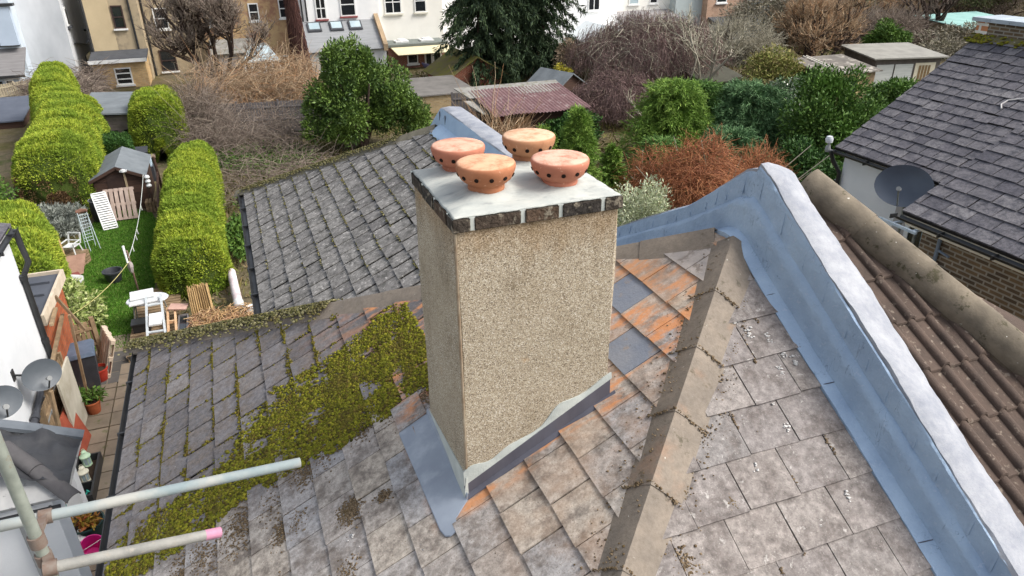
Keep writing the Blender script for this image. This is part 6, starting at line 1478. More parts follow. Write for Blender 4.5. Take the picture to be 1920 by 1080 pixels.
def hedgerow(label, ys, cx, hw, ht, n, m=HEDGE, L=.10, W_=.028, brown=None, lump=.075, seed=0, px=.55, pz=.6):
    """a clipped row swept along its length, ys -> centre, half width and height, closed and rounded at both ends"""
    o = thing('hedge', label, 'hedge'); ya, yb = ys[0], ys[-1]
    def surf(y, t_):
        e = np.clip(np.minimum(y-ya, yb-y)/.75, 0, 1); e = np.sqrt(1-(1-e)**2)
        w = np.interp(y, ys, hw)*(.25+.75*e); h = np.interp(y, ys, ht)*(.45+.55*e); c_, s_ = np.cos(t_), np.sin(t_)
        w = w*(1+.03*fnoise(y*.7, t_*0, seed)); h = h*(1+.025*fnoise(y*1.1, y*0+3, seed))
        x = np.interp(y, ys, cx)+w*np.sign(c_)*np.abs(c_)**px; z = h*np.abs(s_)**pz
        d = lump*fnoise(x*1.3+y*.4, y*1.2+z, seed+5); return np.stack([x+d*c_, y+.1*fnoise(z*2, x*2, seed), np.maximum(z+d*s_, .01)], -1)
    J, K = 60, 26; Yg, Tg = np.meshgrid(np.linspace(ya, yb, J), np.linspace(0, np.pi, K), indexing='ij'); V = surf(Yg, Tg); mid = np.stack([np.interp(Yg, ys, cx), Yg, .35*np.interp(Yg, ys, ht)], -1); V = mid+(V-mid)*np.array([.93, .985, .94])
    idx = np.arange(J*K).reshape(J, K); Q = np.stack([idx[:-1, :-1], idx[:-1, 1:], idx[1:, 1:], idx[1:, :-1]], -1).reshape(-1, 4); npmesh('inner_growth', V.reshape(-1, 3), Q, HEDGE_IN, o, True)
    q = n*2; y = rng.uniform(ya, yb, q); tg = np.linspace(0, np.pi, 4001); cg = np.cos(tg); xg = np.sign(cg)*np.abs(cg)**px; zg = 1.4*np.sin(tg)**pz; al = np.concatenate([[0], np.cumsum(np.hypot(np.diff(xg), np.diff(zg)))]); t_ = np.interp(rng.uniform(0, al[-1], q), al, tg); e = np.interp(y, ys, hw); P = surf(y, t_); A = surf(np.clip(y+.04, ya, yb), t_)-surf(np.clip(y-.04, ya, yb), t_); B = surf(y, np.clip(t_+.03, 0, np.pi))-surf(y, np.clip(t_-.03, 0, np.pi))
    N = np.cross(B, A); area = np.linalg.norm(N, axis=1); N = unit(N); mid = np.stack([np.interp(y, ys, cx), y*0+.5*(ya+yb)*.1+y*.9, .35*np.interp(y, ys, ht)], 1); N *= np.sign(((P-mid)*N).sum(1, keepdims=True)+1e-9)
    keep = rng.uniform(0, 1, q) < .75; P, N = P[keep], N[keep]
    for yy, sg in ((ya, -1), (yb, 1)):      # the two rounded end faces
        k = int(n*.10); t2 = rng.uniform(0, np.pi, k); f = np.sqrt(rng.uniform(0, 1, k)); S2 = surf(np.full(k, yy), t2); c2 = np.array([np.interp(yy, ys, cx), yy, .3*np.interp(yy, ys, ht)]); E_ = c2+(S2-c2)*f[:, None]; E_[:, 1] += sg*.12*(1-f**2)+rng.normal(0, .03, k); E_[:, 2] = np.maximum(E_[:, 2], .03); P = np.concatenate([P, E_]); N = np.concatenate([N, np.tile([0, sg, .1], (k, 1))])
    P = P-N*rng.uniform(0, .09, (len(P), 1)); D = N+np.array([0, 0, .4])
    if brown is not None:
        b_ = brown(P); leaves('dead_patch', P[b_], D[b_], L, W_, HBROWN, o); P, D = P[~b_], D[~b_]
    leaves('foliage', P, D, L, W_, m, o, .5); return base(o, ((cx[0]+cx[-1])/2, (ya+yb)/2, 0))
hedgerow('huge lumpy yellow-green hedge rising along the left of the long garden', [28.5, 30.0, 32.5, 34.0, 35.0, 37.0, 39.0, 41.0, 45.0], [-6.45, -6.5, -6.6, -6.7, -6.75, -6.95, -7.7, -8.2, -8.5], [1.35, 1.4, 1.4, 1.3, 1.35, 1.45, 1.2, 1.0, .9], [2.35, 2.7, 2.78, 2.82, 2.86, 2.9, 3.0, 3.25, 3.3], 110000, brown=lambda P: (P[:, 1] < 30.0) & (P[:, 2] < 1.35+.35*fnoise(P[:, 0]*2, P[:, 2]*2)) & (P[:, 0] < -5.75), lump=.05)
hedgerow('blocky rounded yellow-green hedge beside the outbuilding', [34.9, 35.8, 37, 38.4], [-3.4, -3.4, -3.4, -3.4], [1.1, 1.2, 1.2, 1.1], [2.7, 2.85, 2.85, 2.7], 34000, brown=lambda P: (P[:, 0] > -2.7) & (P[:, 2] < .9) & (P[:, 1] < 36), seed=2, px=.6)
hedgerow('long clipped yellow-green hedge along the right side of the lawn', [20.2, 21.2, 23, 25, 27, 29, 30.8], [-1.95, -1.95, -2.0, -2.0, -2.0, -1.9, -1.75], [.88, .95, .94, .94, .9, .82, .66], [1.45, 1.6, 1.68, 1.8, 1.95, 2.02, 1.95], 80000, L=.085, W_=.026, seed=4)
hedgerow('yellow-green hedge growing behind the black downpipe of the white house', [19.1, 20, 22, 24, 25.3], [-6.0, -6.0, -6.3, -6.8, -7.0], [.9, .95, .95, .9, .85], [2.05, 2.15, 2.1, 2.1, 2.0], 42000, seed=6)
hedge('shrub', 'round dark green clipped shrub behind the garden shed', 'shrub', [((-5.15, 33.2, .8), (.85, .85, .95))], 16000, leafmat('dark_clipped_leaves', [S(44, 78, 34), S(62, 96, 40), S(34, 62, 30), S(78, 112, 46)], .6), HEDGE_IN, .09, .04, .8)
# variegated shrub beside it, lavender, dark ball
VAR = leafmat('variegated_leaves', [S(176, 186, 120), S(140, 156, 84), S(104, 124, 60), S(206, 208, 156)], .7)
GREYL = leafmat('grey_green_leaves', [S(132, 138, 130), S(112, 118, 112), S(154, 158, 150), S(94, 100, 92)], .9)
DARKG = leafmat('dark_green_leaves', [S(44, 78, 34), S(62, 96, 40), S(34, 62, 30), S(78, 112, 46)], .6)
def shrub(label, c, r, n, m, L=.14, W_=.06, nsub=24, name='shrub', cat='shrub', stems=10, shell=.4, twig=None, sub=(.28, .45), jit=.7, up=.0, group=None, flat=-.4):
    o = thing(name, label, cat, group); P, D = crown_pts(c, r, n, nsub, sub, shell, flat); P[:, 2] = np.maximum(P[:, 2], .03); leaves('foliage', P, D+np.array([0, 0, up]), L, W_, m, o, jit)
    b0 = np.array([c[0], c[1], 0]); E_ = np.array(c)+sphere_dirs(stems)*np.array(r)*.6; E_[:, 2] = np.maximum(E_[:, 2], c[2]*.6); T_ = np.linspace(0, 1, 5)[None, :, None]
    P = b0+rng.normal(0, .06*r[0], (stems, 1, 3))*[1, 1, 0]+T_*(E_-b0)[:, None]; P[:, 1:4] += rng.normal(0, .05*r[0], (stems, 3, 3)); strands('stems', P, .02+.02*r[2], .01, twig or TWIG_BR, o, 5)
    return base(o, (c[0], c[1], 0))
shrub('variegated pale green shrub beside the dark lean-to roof', (-4.95, 19.6, .55), (.75, 1.3, .75), 7000, VAR, .13, .05)
shrub('low grey lavender bush at the left end of the lawn', (-6.45, 27.2, .42), (.95, .9, .55), 5200, GREYL, .16, .03, up=.6)
shrub('sparse green climber at the left edge beside the big hedge', (-8.1, 27.2, 1.3), (.9, 1.0, .9), 2600, LEAF_MID, .14, .06)
shrub('little green weeds tuft on the plot right of the hedge', (-.55, 24.0, .25), (.5, 2.2, .3), 2600, LEAF_MID, .14, .06)

# ------------------------------------------------------------------ bare shrubs and trees
def bramble(label, boxes, n, m, r0=.012, name='shrub', cat='shrub', arch=.5, wild=.35, extra=None, hmin=.3, kind=None, L=(.6, 1.6)):
    """tangle of thin bare stems"""
    per = [(b[3]-b[0])*(b[4]-b[1]) for b in boxes]; S_ = sum(per); out = []
    for b, w in zip(boxes, per):
        q = int(n*w/S_); p = np.stack([rng.uniform(b[0], b[3], q), rng.uniform(b[1], b[4], q), b[2]+(b[5]-b[2])*rng.uniform(0, 1, q)**.8*rng.uniform(.3, 1, q)], 1)
        a = rng.uniform(0, 6.28, q); l = rng.uniform(*L, q); dz = rng.normal(.25, wild, q)
        d0 = np.stack([np.cos(a)*l, np.sin(a)*l, dz*l], 1); T_ = np.linspace(0, 1, 6)[None, :, None]
        P = p[:, None]+T_*d0[:, None]; P[..., 2] -= (T_[..., 0]**2)*(arch*l*rng.uniform(.2, 1, q))[:, None]; P += np.cumsum(rng.normal(0, .03, P.shape), 1)*np.array([1, 1, 1]); P[..., 2] = np.maximum(P[..., 2], .03); out.append(P)
    P = np.concatenate(out); o = thing(name, label, cat) if kind is None else None
    s = strands('stems', P, rng.uniform(.6, 1.4, len(P))*r0, r0*.4, m, o)
    if kind: return tag(s, label, cat, kind=kind)
    b = boxes[0]; return base(o, ((b[0]+b[3])/2, (b[1]+b[4])/2, 0))
TW_STRAW = leafmat('straw_brown_stems', [S(170, 144, 112), S(142, 118, 94), S(190, 168, 138), S(122, 102, 84), S(184, 140, 100)], .9)
TW_GREY = leafmat('grey_brown_stems', [S(134, 120, 108), S(112, 98, 90), S(156, 144, 130), S(94, 82, 76)], .9)
TW_PURP = leafmat('purple_brown_twigs', [S(138, 114, 110), S(118, 94, 94), S(156, 134, 126), S(124, 106, 98)], .9)
TW_RUST = leafmat('rust_red_stems', [S(162, 104, 70), S(136, 82, 56), S(184, 132, 92), S(116, 74, 54), S(172, 118, 88)], .9)
TW_PALE = leafmat('lichen_grey_twigs', [S(158, 152, 136), S(138, 134, 116), S(178, 172, 156)], .9)
BARK = mat('dark_bark', S(84, 70, 62), S(62, 52, 46), 9, 1, bump=.6, bscale=20); BARK_P = mat('pale_lichen_bark', S(170, 164, 148), S(138, 130, 116), 6, 1)
bramble('mound of straw-brown bare shrubs behind the grey board fence', [(-2.0, 39.0, 0, 4.6, 44.5, 3.1), (.5, 40, 0, 4.4, 45, 3.4)], 7500, TW_STRAW, .012, arch=.6, wild=.6)
bramble('grey tangle of bare bramble in front of the grey board fence', [(-2.2, 33.0, 0, 2.6, 37.2, 2.0), (-2.3, 34, .5, -.2, 37.5, 2.9)], 2500, TW_GREY, .009, arch=.45, wild=.6)
bramble('low brown bramble thicket on the rough plot beyond the rear roof', [(-1.2, 27, 0, 3.2, 33, .9), (1.5, 24, 0, 4.6, 30, .9), (3.5, 18, 0, 9, 26, 1.0)], 3000, TW_GREY, .010, arch=.45)
bramble('pale grey bare bush at the foot of the tall white side wall', [(-9.2, 48, 0, -7.6, 55, 1.7), (-11.5, 50, 0, -9, 53, 1.9)], 2400, TW_GREY, .016)
bramble('bare brown stems beside the corrugated shed door', [(9.4, 28.2, 0, 11.4, 30.2, 1.6)], 900, TW_STRAW, .014, arch=.3, wild=.8)
shrub('patchy green scrub below the grey board fence', (.6, 33.2, .25), (2.4, 2.6, .45), 3600, LEAF_MID, .16, .05, 30)
shrub('dark green bush growing against the grey board fence by the laurel', (3.4, 38.9, .5), (1.2, 1.0, .9), 2600, DARKG, .16, .06)
shrub('low mossy green scrub beyond the far end of the rear roof ridge', (1.2, 27.5, .2), (1.8, 2.2, .35), 2600, LEAF_MID, .14, .05, 30)
def rust_shrub():
    o = thing('shrub', 'rust-red tangled shrub rising behind the blue-grey parapet peak', 'shrub')
    q = 9000; P0, D = crown_pts((13.4, 18.6, 1.5), (2.3, 2.2, 1.75), q, 26, (.25, .42), .55); l = rng.uniform(.25, .8, q); T_ = np.linspace(0, 1, 5)[None, :, None]
    d = unit(D+rng.normal(0, .9, (q, 3))); P = P0[:, None]+T_*(d*l[:, None])[:, None]; P[..., 2] -= T_[..., 0]**2*.3*l[:, None]; P += np.cumsum(rng.normal(0, .025, P.shape), 1); P[..., 2] = np.maximum(P[..., 2], .02); strands('stems', P, .011, .004, TW_RUST, o)
    q = 2500; P0, D = crown_pts((16.2, 18.6, 1.2), (1.3, 1.6, 1.3), q, 12, (.3, .45), .5); d = unit(D+rng.normal(0, .9, (q, 3))); P = P0[:, None]+T_*(d*.5)[:, None]; P += np.cumsum(rng.normal(0, .03, P.shape), 1); strands('stems', P, .010, .004, TW_RUST, o)
    q = 50; b = np.array([13.4, 18.6, 0])+rng.normal(0, .3, (q, 3))*[1, 1, 0]; e = np.array([13.6, 18.4, 2.2])+rng.normal(0, 1, (q, 3))*[1.6, 1.3, .5]; P = b[:, None]+T_*(e-b)[:, None]; P[:, 1:] += rng.normal(0, .12, (q, 4, 3)); strands('branch', P, .03, .012, TW_PALE, o, 5)
    return base(o, (13.4, 18.6, 0))
rust_shrub()
def grow(segs, p, d, L, r, depth, spread=.6, upb=.12, drop=0, kids=(2, 4), shrink=.68, K=4):
    P = [p]; dd = d
    for k in range(K):
        dd = (dd+Vector((random.gauss(0, .16), random.gauss(0, .16), random.gauss(0, .12)+upb-drop*k/K))).normalized(); P.append(P[-1]+dd*(L/K))
    segs.setdefault(depth, []).append((P, r))
    if depth == 0: return
    for i in range(random.randint(*kids)):
        t_ = random.uniform(.35, 1); k = min(int(t_*K), K-1); q = P[k].lerp(P[k+1], t_*K-k)
        nd = (dd+Vector((random.gauss(0, spread), random.gauss(0, spread), random.gauss(0, spread*.7)))).normalized(); grow(segs, q, nd, L*shrink*random.uniform(.75, 1.2), r*.6, depth-1, spread, upb, drop, kids, shrink, K)
    grow(segs, P[-1], (dd+Vector((random.gauss(0, .2), random.gauss(0, .2), .05))).normalized(), L*shrink, r*.7, depth-1, spread, upb, drop, kids, shrink, K)
def bare_tree(label, loc, starts, depth, m_tr, m_tw, r, L, name='bare_tree', cat='tree', rmin=.008, **kw):
    o = thing(name, label, cat); segs = {}
    for d in starts: grow(segs, Vector(loc), Vector(d).normalized(), L*random.uniform(.85, 1.15), r, depth, **kw)
    for dp in segs:
        P = np.array([[tuple(q) for q in s[0]] for s in segs[dp]]); rs = np.maximum(np.array([s[1] for s in segs[dp]]), rmin)
        strands('trunk' if dp == depth else ('branch' if dp > 1 else 'twigs'), P, rs, np.maximum(rs*.6, rmin*.7), m_tr if dp > 1 else m_tw, o, 7 if dp == depth else (5 if dp > 1 else 3))
    return base(o, loc)
bare_tree('big bare tree with leaning dark trunk in front of the ochre brick house', (-.6, 51.0, 0), [(.55, -.3, 1), (-.6, -.2, 1), (-.1, .1, 1)], 5, BARK, TW_GREY, .17, 3.0, spread=.8, kids=(3, 4), shrink=.66, rmin=.008)
bare_tree('spreading bare brown tree above the summerhouse at upper right', (36.0, 38.5, 0), [(.5, -.2, 1), (-.5, 0, 1), (0, .2, 1), (-.2, -.4, 1)], 5, BARK, TW_STRAW, .13, 2.4, spread=.75, kids=(3, 4), shrink=.67, rmin=.007)
bare_tree('bare pale-branched tree among the purple weeping twigs', (27.0, 38.0, 0), [(-.5, -.5, 1), (.4, -.3, 1)], 4, BARK_P, TW_PALE, .12, 2.0, spread=.8, kids=(2, 3), drop=.1, rmin=.013)
bare_tree('small pale bare tree with crooked white branches behind the pots', (19.6, 31.0, .3), [(-.15, 0, 1), (.5, 0, .9), (-.7, -.2, .5), (-.4, -.4, .1)], 3, BARK_P, TW_PALE, .075, 1.2, spread=.7, kids=(1, 2), upb=.06, rmin=.012)
# ivy-brown column
o = thing('creeper_clad_tree', 'tall reddish-brown trunk wrapped in dead creeper beside the white house', 'tree'); mb = MB(); mb.tube([(4.7, 52.0, 0), (4.55, 52.0, 2), (4.45, 52, 4.5), (4.4, 52, 8)], [.62, .48, .36, .22], 14); mb.build('trunk', mat('red_brown_bark', S(96, 70, 64), S(72, 54, 50), 3, 1, bump=.8, bscale=8, bdist=.05), o, smooth=True)
q = 3200; z = rng.uniform(0, 8, q)**1.0; a = rng.uniform(0, 6.28, q); rr = np.interp(z, [0, 2, 4.5, 8], [.66, .5, .38, .24]); p0 = np.stack([np.interp(z, [0, 8], [4.7, 4.4])+rr*np.cos(a), 52+rr*np.sin(a), z], 1); T_ = np.linspace(0, 1, 4)[None, :, None]; P = p0[:, None]+T_*np.stack([np.cos(a)*.12, np.sin(a)*.12, -rng.uniform(.1, .6, q)], 1)[:, None]
strands('dead_creeper', P, .018, .008, leafmat('dead_creeper', [S(98, 68, 62), S(80, 56, 54), S(120, 86, 76)], .95), o); base(o, (4.7, 52, 0))
# weeping trees
def weeping(label, c, r, n, loc, m=TW_PURP, r0=.012, seed_br=34, white=True):
    o = thing('weeping_tree', label, 'tree'); c = np.array(c); r = np.array(r)
    d = sphere_dirs(n); d[:, 2] = np.abs(d[:, 2])*.95+.02; rad = rng.uniform(.5, 1.08, n)*(1+.14*fnoise(d[:, 0]*3, d[:, 1]*3, 2)); P0 = c+d*r*rad[:, None]
    l = rng.uniform(.25, .75, n)*np.minimum(P0[:, 2]*.75, r[2]*.7); K = 6; T_ = np.linspace(0, 1, K)[None, :, None]; out = np.stack([d[:, 0], d[:, 1], 0*d[:, 2]], 1)*.35
    P = P0[:, None]+T_*out[:, None]*l[:, None, None]*.7; P[..., 2] -= (T_[..., 0]**1.4)*l[:, None]; P += np.cumsum(rng.normal(0, .05, P.shape), 1); strands('hanging_twigs', P, r0, r0*.45, m, o)
    if white:
        q = 700; d2 = sphere_dirs(q); d2[:, 2] = np.abs(d2[:, 2]); d2[:, 1] = -np.abs(d2[:, 1]); A0_ = c+d2*r*rng.uniform(.75, 1.02, (q, 1)); dd2 = unit(np.cross(d2, sphere_dirs(q))+.25*d2); P = A0_[:, None]+T_*(dd2*rng.uniform(.5, 1.5, (q, 1)))[:, None]; P += np.cumsum(rng.normal(0, .06, P.shape), 1); strands('lichen_twigs', P, .014, .006, TW_PALE, o)
    b0 = np.array([loc[0], loc[1], 0.]); dd = sphere_dirs(seed_br); dd[:, 2] = np.abs(dd[:, 2])*.8+.15; E_ = c+dd*r*1.0; T5 = np.linspace(0, 1, 7)[None, :, None]; fork = b0+np.array([0, 0, c[2]*.8]); P = fork+T5*(E_-fork)[:, None]; P[..., 2] += np.sin(np.pi*T5[..., 0])*.35*r[2]; P[:, 1:] += rng.normal(0, .12, (seed_br, 6, 3)); strands('branch', P, .07, .02, BARK_P if white else BARK, o, 5)
    mb = MB(); mb.tube([tuple(b0), tuple(fork)], [.2, .14], 10); mb.build('trunk', BARK, o, smooth=True); return base(o, tuple(b0))
weeping('wide purple-brown weeping tree below the cream house', (26.0, 43.0, .9), (5.1, 4.2, 3.35), 15000, (26, 43), r0=.013)
weeping('smaller purple weeping tree right behind the feathery green conifer', (19.0, 34.0, .5), (2.6, 2.6, 2.0), 8000, (19, 34), r0=.010, white=False)

# ------------------------------------------------------------------ evergreens
LAUREL = leafmat('glossy_laurel_leaves', [S(64, 88, 44), S(84, 110, 52), S(50, 72, 40), S(108, 132, 62), S(70, 94, 52)], .5, S(112, 138, 58), .8)
def big_shrub(label, c, r, n, m, L, W_, spires=(), **kw):
    o = shrub(label, c, r, n, m, L, W_, **kw); return o
o = thing('tree', 'broad glossy green laurel tree with pointed tops beside the rear parapet', 'tree')
PP = []; DD = []
for c, r, q in (((5.3, 33.6, 1.7), (2.3, 2.0, 2.0), 20000), ((4.6, 33.4, 3.6), (.95, 1.1, 1.7), 6000), ((5.5, 33.6, 3.5), (.9, 1.1, 1.7), 6000), ((6.9, 33.8, 2.4), (1.35, 1.5, 1.9), 8000), ((3.7, 33.2, 1.6), (1.1, 1.2, 1.6), 6000), ((7.6, 33, 1.4), (.9, 1.2, 1.4), 4000)):
    P, D = crown_pts(c, r, q, 26, (.22, .4), .55); P[:, 2] = np.maximum(P[:, 2], .05); PP.append(P); DD.append(D)
leaves('crown', np.concatenate(PP), np.concatenate(DD)+[0, 0, .35], .15, .07, LAUREL, o, .6); mb = MB()
for a in range(6): mb.tube([(5.3, 33.6, 0), (5.3+math.cos(a)*.7, 33.6+math.sin(a)*.6, 1.6), (5.3+math.cos(a)*1.3, 33.6+math.sin(a)*1.1, 3.2)], [.12, .08, .03], 7)
mb.build('trunk', BARK, o, smooth=True); base(o, (5.3, 33.6, 0))
DARKC = leafmat('dark_conifer_needles', [S(46, 62, 44), S(60, 78, 50), S(36, 50, 38), S(74, 90, 58), S(52, 66, 44)], .8)
def sprays(P0, D0, n_each, L, droop, spread=.25):
    q = len(P0)*n_each; i = np.repeat(np.arange(len(P0)), n_each); t_ = rng.uniform(0, 1, q); P = P0[i]+D0[i]*(L*t_)[:, None]; P[:, 2] -= droop*t_**2*L; P += rng.normal(0, spread*L*.35, (q, 3))*(1-.5*t_)[:, None]; d = D0[i]+rng.normal(0, .5, (q, 3)); d[:, 2] -= droop*t_*1.6; return P, d
o = thing('conifer', 'large dark drooping conifer standing in front of the white houses', 'tree'); PP = []; DD = []; mb = MB()
for tx, ty, h, rr in ((15.5, 46.6, 11, 3.0), (17.7, 46.6, 12, 2.7), (20.0, 46.8, 11.5, 2.9)):
    mb.tube([(tx, ty, 0), (tx+.1, ty, h*.5), (tx, ty, h)], [.22, .14, .04], 8)
    for k in range(150):
        z = .9+(h-.9)*random.random()**1.3; a = random.uniform(0, 6.28); ln = rr*(1-.3*z/h)*random.uniform(.55, 1.05); d = np.array([math.cos(a), math.sin(a), .10]); 
        P, D = sprays(np.array([[tx, ty, z]])+d*ln*.12, d[None], 230, ln, .55, .16); w = rng.uniform(0, 1, len(P)) < .75; D[w] = D[w]*.4+np.array([0, 0, -1.0]); PP.append(P); DD.append(D)
P = np.concatenate(PP); D = np.concatenate(DD); ok = P[:, 2] > .25
leaves('crown', P[ok], D[ok], .34, .075, DARKC, o, .35); mb.build('trunk', BARK, o, smooth=True); base(o, (17.6, 46.6, 0))
BRIGHT = leafmat('bright_green_sprays', [S(100, 134, 54), S(122, 152, 62), S(78, 108, 46), S(142, 166, 74)], .7)
TEAL = leafmat('blue_green_sprays', [S(78, 112, 72), S(96, 130, 84), S(62, 92, 60), S(114, 142, 96)], .7)
MIDG = leafmat('mid_green_sprays', [S(86, 122, 58), S(106, 140, 68), S(66, 98, 50), S(124, 152, 82)], .7)
def conifer(label, loc, h, rad, n, m, L=.16, W_=.05, top=.15, droop=.25, each=60, group=None, tilt=.35, jit=.5):
    o = thing('conifer', label, 'tree', group); PP = []; DD = []; x, y = loc
    for k in range(n):
        f = random.random()**.8; z = .15+h*f; a = random.uniform(0, 6.28); ln = rad*(1-f*(1-top))*random.uniform(.6, 1.1); d = np.array([math.cos(a), math.sin(a), tilt]); P, D = sprays(np.array([[x, y, z]]), d[None], each, ln, droop, .22); PP.append(P); DD.append(D)
    P = np.concatenate(PP); D = np.concatenate(DD); P[:, 2] = np.maximum(P[:, 2], .04); leaves('crown', P, D, L, W_, m, o, jit); mb = MB(); mb.tube([(x, y, 0), (x, y, h)], [.09, .02], 7); mb.build('trunk', BARK, o); return base(o, (x, y, 0))
conifer('feathery bright green conifer just behind the chimney', (9.9, 20.2), 4.1, 1.5, 330, BRIGHT, .18, .024, each=120, jit=.35)
conifer('lower bright green conifer to the right of the feathery one', (11.6, 21.0), 2.6, 1.0, 150, BRIGHT, .15, .04)
conifer('yellow-green topped conifer left of the blue-green one', (17.4, 26.5), 3.2, 2.5, 420, BRIGHT, .22, .03, .45, each=120, jit=.35, tilt=.2)
conifer('loose mid-green conifer filling the gap between the yellow-green and the blue-green ones', (19.3, 27.3), 2.9, 2.2, 300, MIDG, .22, .03, .5, each=110, jit=.35, tilt=.2)
conifer('low spreading green conifer left of the rust-red shrub', (15.2, 23.6), 1.7, 1.7, 200, MIDG, .2, .028, .5, each=100, jit=.35, tilt=.15)
conifer('wide blue-green conifer behind the rust-red shrub', (20.8, 25.6), 2.9, 2.9, 460, TEAL, .22, .03, .4, each=120, jit=.35)
conifer('blue-green conifer low in front of the wide one', (18.0, 23.0), 1.9, 1.9, 220, TEAL, .2, .028, .45, each=110, jit=.35)
SILV = leafmat('silver_green_leaves', [S(186, 194, 158), S(206, 210, 178), S(152, 166, 126), S(218, 220, 196)], .8)
shrub('pale silvery-green shrub at the right of the chimney top', (8.75, 14.2, 2.4), (.75, .8, 1.75), 9000, SILV, .10, .03, 26, stems=14, up=.5)
shrub('fresh green shrub on the left of the silvery one', (8.35, 15.6, 2.0), (.5, .6, 1.6), 3000, BRIGHT, .11, .04)
OLIVE = leafmat('mid_green_bush_leaves', [S(66, 96, 42), S(86, 116, 50), S(50, 78, 36), S(104, 132, 58)], .6, S(90, 126, 50), .8)
shrub('tall dense green bush left of the grey slate roof at right', (22.2, 22.4, 1.9), (1.8, 1.8, 2.35), 26000, OLIVE, .17, .075, 34, up=.3)
shrub('dark green bush at the foot of the white rear wing', (17.0, 16.2, 1.2), (1.3, 1.5, 1.9), 12000, DARKG, .15, .07)
shrub('shady green bush between the tall bush and the rust shrub', (19.4, 20.2, .9), (1.4, 1.4, 1.4), 9000, DARKG, .16, .07)
FLOW = leafmat('leaves_with_white_flowers', [S(70, 96, 66), S(88, 112, 76), S(104, 126, 92), S(60, 84, 56), S(226, 226, 216)], .7)
shrub('grey-green bush dotted with white flowers left of the tall green bush', (24.4, 27.4, 1.3), (1.35, 1.4, 1.5), 9000, FLOW, .17, .08)
shrub('yellowish-green loose bush above the blue-green conifer', (29.3, 34.8, 1.3), (2.1, 2.0, 1.6), 9000, leafmat('yellow_olive_leaves', [S(136, 138, 72), S(112, 122, 60), S(154, 146, 90), S(120, 104, 74)], .8), .2, .07)
shrub('bright green round bush above the white-doored shed', (46.6, 43.0, 1.4), (1.6, 1.6, 1.5), 6000, LEAF_MID, .22, .09)
shrub('dark ivy mass hanging in front of the corrugated shed', (14.2, 29.8, .9), (1.7, .7, .85), 9000, DARKG, .13, .09)
shrub('small yellow-green plant beside the tan shed door', (12.5, 28.8, .75), (.5, .5, .8), 1600, BRIGHT, .16, .06)
shrub('pale brown fluffy bush right of the dark conifer', (21.2, 44.6, 1.1), (1.2, 1.2, 1.5), 5000, leafmat('pale_brown_leaves', [S(150, 132, 110), S(128, 112, 92), S(166, 150, 130), S(112, 100, 78)], .9), .18, .05)
shrub('small yellow bush behind the grey-roofed small shed', (19.6, 42.5, 1.0), (.6, .6, .7), 1400, leafmat('yellow_leaves', [S(190, 176, 64), S(160, 150, 56), S(140, 140, 60)]), .16, .07)
shrub('dark undergrowth shrub beneath the summerhouse and the bare tree', (30.6, 33.5, .8), (1.6, 1.8, 1.2), 7000, DARKG, .19, .08)
shrub('green bush in front of the white-doored shed', (33.8, 29.4, .7), (2.4, 1.8, 1.1), 9000, OLIVE, .2, .08)
shrub('brown and green bush at the right end of the blue-green conifer', (25.4, 31.4, .9), (1.9, 1.8, 1.3), 7000, leafmat('brown_green_leaves', [S(96, 104, 60), S(120, 108, 76), S(84, 92, 52), S(136, 120, 90)], .9), .2, .07)
# distant trees at upper right
for i, (lab, c, r, m) in enumerate((('far olive-brown tree mass left of the turquoise roof', (52, 55, 3), (5, 4, 3.6), 0), ('far dark green tree overhanging the turquoise roof', (66, 52, 4), (6, 4, 3.2), 1), ('far greyish tree thicket behind the summerhouse', (44, 52, 2), (5, 3.5, 3.0), 2), ('far brownish tree at the top right corner', (72, 46, 3), (5, 5, 3.6), 0), ('far grey-green hedge line below the turquoise roof', (54, 42, 1), (7, 3, 1.6), 2))):
    M_ = [leafmat('olive_brown_far_leaves', [S(124, 116, 84), S(102, 98, 70), S(146, 136, 106), S(96, 100, 64)], .9), leafmat('dark_far_leaves', [S(74, 82, 50), S(92, 96, 60), S(60, 68, 44), S(110, 108, 76)], .9), leafmat('grey_far_twigs', [S(138, 130, 116), S(116, 112, 94), S(156, 148, 134), S(104, 104, 80)], .9)][m]
    shrub(lab, c, r, 9000, M_, .32, .07, 40, 'tree', 'tree', 14, twig=BARK, sub=(.2, .36))
bare_tree('far bare tree with dark boughs across the top right', (56, 47, 0), [(-.5, 0, 1), (.4, -.2, 1), (.1, 0, 1)], 4, BARK, TW_GREY, .2, 3.4, spread=.8, kids=(2, 3), rmin=.02)

def twiggy(label, c, r, n, m, l=.7, r0=.014, name='tree', cat='tree', trunk=True):
    """leafless crown: a cloud of fine branching twigs round a short trunk"""
    o = thing(name, label, cat); P0, D = crown_pts(c, r, n, 30, (.22, .4), .2); T_ = np.linspace(0, 1, 5)[None, :, None]
    d = unit(D+rng.normal(0, .7, (n, 3))+[0, 0, .25]); P = P0[:, None]+T_*(d*rng.uniform(.5, 1.4, (n, 1))*l)[:, None]; P += np.cumsum(rng.normal(0, .05*l, P.shape), 1); P[..., 2] = np.maximum(P[..., 2], .02)
    strands('twigs', P, r0, r0*.4, m, o); q = 26; b = np.array([c[0], c[1], 0.])+rng.normal(0, .15, (q, 3))*[1, 1, 0]; e = np.array(c)+sphere_dirs(q)*np.array(r)*.85; e[:, 2] = np.maximum(e[:, 2], c[2]*.7); P = b[:, None]+T_*(e-b)[:, None]; P[:, 1:] += rng.normal(0, .12*l*2, (q, 4, 3)); strands('branch', P, r0*7, r0*1.5, BARK, o, 5)
    return base(o, (c[0], c[1], 0))
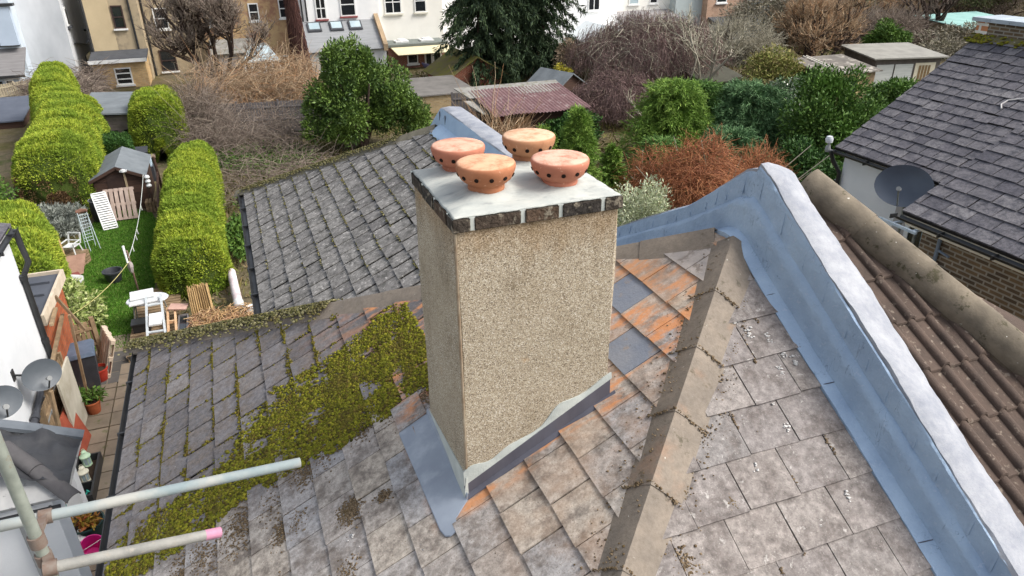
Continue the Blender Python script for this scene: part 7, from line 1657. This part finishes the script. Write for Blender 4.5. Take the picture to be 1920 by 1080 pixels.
for lab, c, r, m in (('far bare grey tree above the white-doored shed', (49, 55, 2.4), (4.5, 4, 3.0), TW_GREY), ('far bare brown tree left of the turquoise roof', (57, 58, 2.6), (5, 4, 3.4), TW_STRAW), ('far bare grey tree right of the turquoise roof', (70, 53, 2.6), (5, 4, 3.2), TW_GREY),
                     ('far pale bare tree at the upper edge beyond the olive trees', (63, 68, 2.6), (7, 4, 3.6), TW_PALE), ('far bare brown thicket right of the pale blue gable', (46, 50, 1.6), (3.5, 3, 2.2), TW_STRAW), ('far bare grey thicket at the top right corner', (80, 62, 2.5), (8, 4, 3.6), TW_GREY), ('far dense bare thicket beyond the turquoise roof', (66, 58, 1.8), (9, 4, 2.6), TW_STRAW), ('far grey thicket between the summerhouse tree and the turquoise roof', (51, 47, 1.2), (5.5, 3.5, 1.9), TW_GREY), ('far tangled bare wood along the very top edge at right', (90, 84, 3), (16, 5, 5), TW_GREY), ('far olive-grey bare wood above the pale blue gable', (64, 80, 3), (14, 5, 4.5), TW_PALE)):
    twiggy(lab, c, r, 3200, m, 1.1, .022)
twiggy('greyish bare shrub spreading over the blocky hedge', (-1.6, 37.2, 1.6), (1.4, 1.2, 1.5), 1500, TW_GREY, .8, .010, 'shrub', 'shrub')
twiggy('pale twiggy shrub in front of the salmon brick house', (35.5, 46.5, 1.2), (4.2, 3, 1.9), 3600, TW_PALE, .8, .014, 'shrub', 'shrub')

# ------------------------------------------------------------------ groups of things that repeat
GROUPS = {'terraced_house': 'houses of the terrace across the gardens', 'hedge': 'yellow-green conifer hedges', 'pallet': 'timber pallets in the gardens', 'satellite_dish': 'satellite dishes on house walls', 'lantern': 'small lanterns in the alley',
          'bamboo_screen': 'bamboo screens by the lawn', 'parapet_wall': 'coated party wall parapets', 'bare_tree': 'bare winter trees', 'weeping_tree': 'purple weeping trees', 'plant_pot': 'plant pots in the alley', 'pot_plant': 'plants growing in pots', 'shrub': 'shrubs of the gardens', 'conifer': 'conifers of the gardens',
          'semi_detached_house': 'semi-detached houses around the chimney', 'chimney': 'chimneys', 'shed': 'garden sheds', 'garage': 'garages beyond the gardens', 'fence': 'timber fences', 'conservatory': 'white conservatories', 'washing_line': 'washing lines', 'board': 'loose boards', 'crate': 'crates', 'tree': 'trees'}
for o in list(COL.objects):
    if o.parent is None and 'label' in o and 'group' not in o and o.get('kind') is None:
        k = o.name.split('.')[0]
        if k in GROUPS: o['group'] = GROUPS[k]
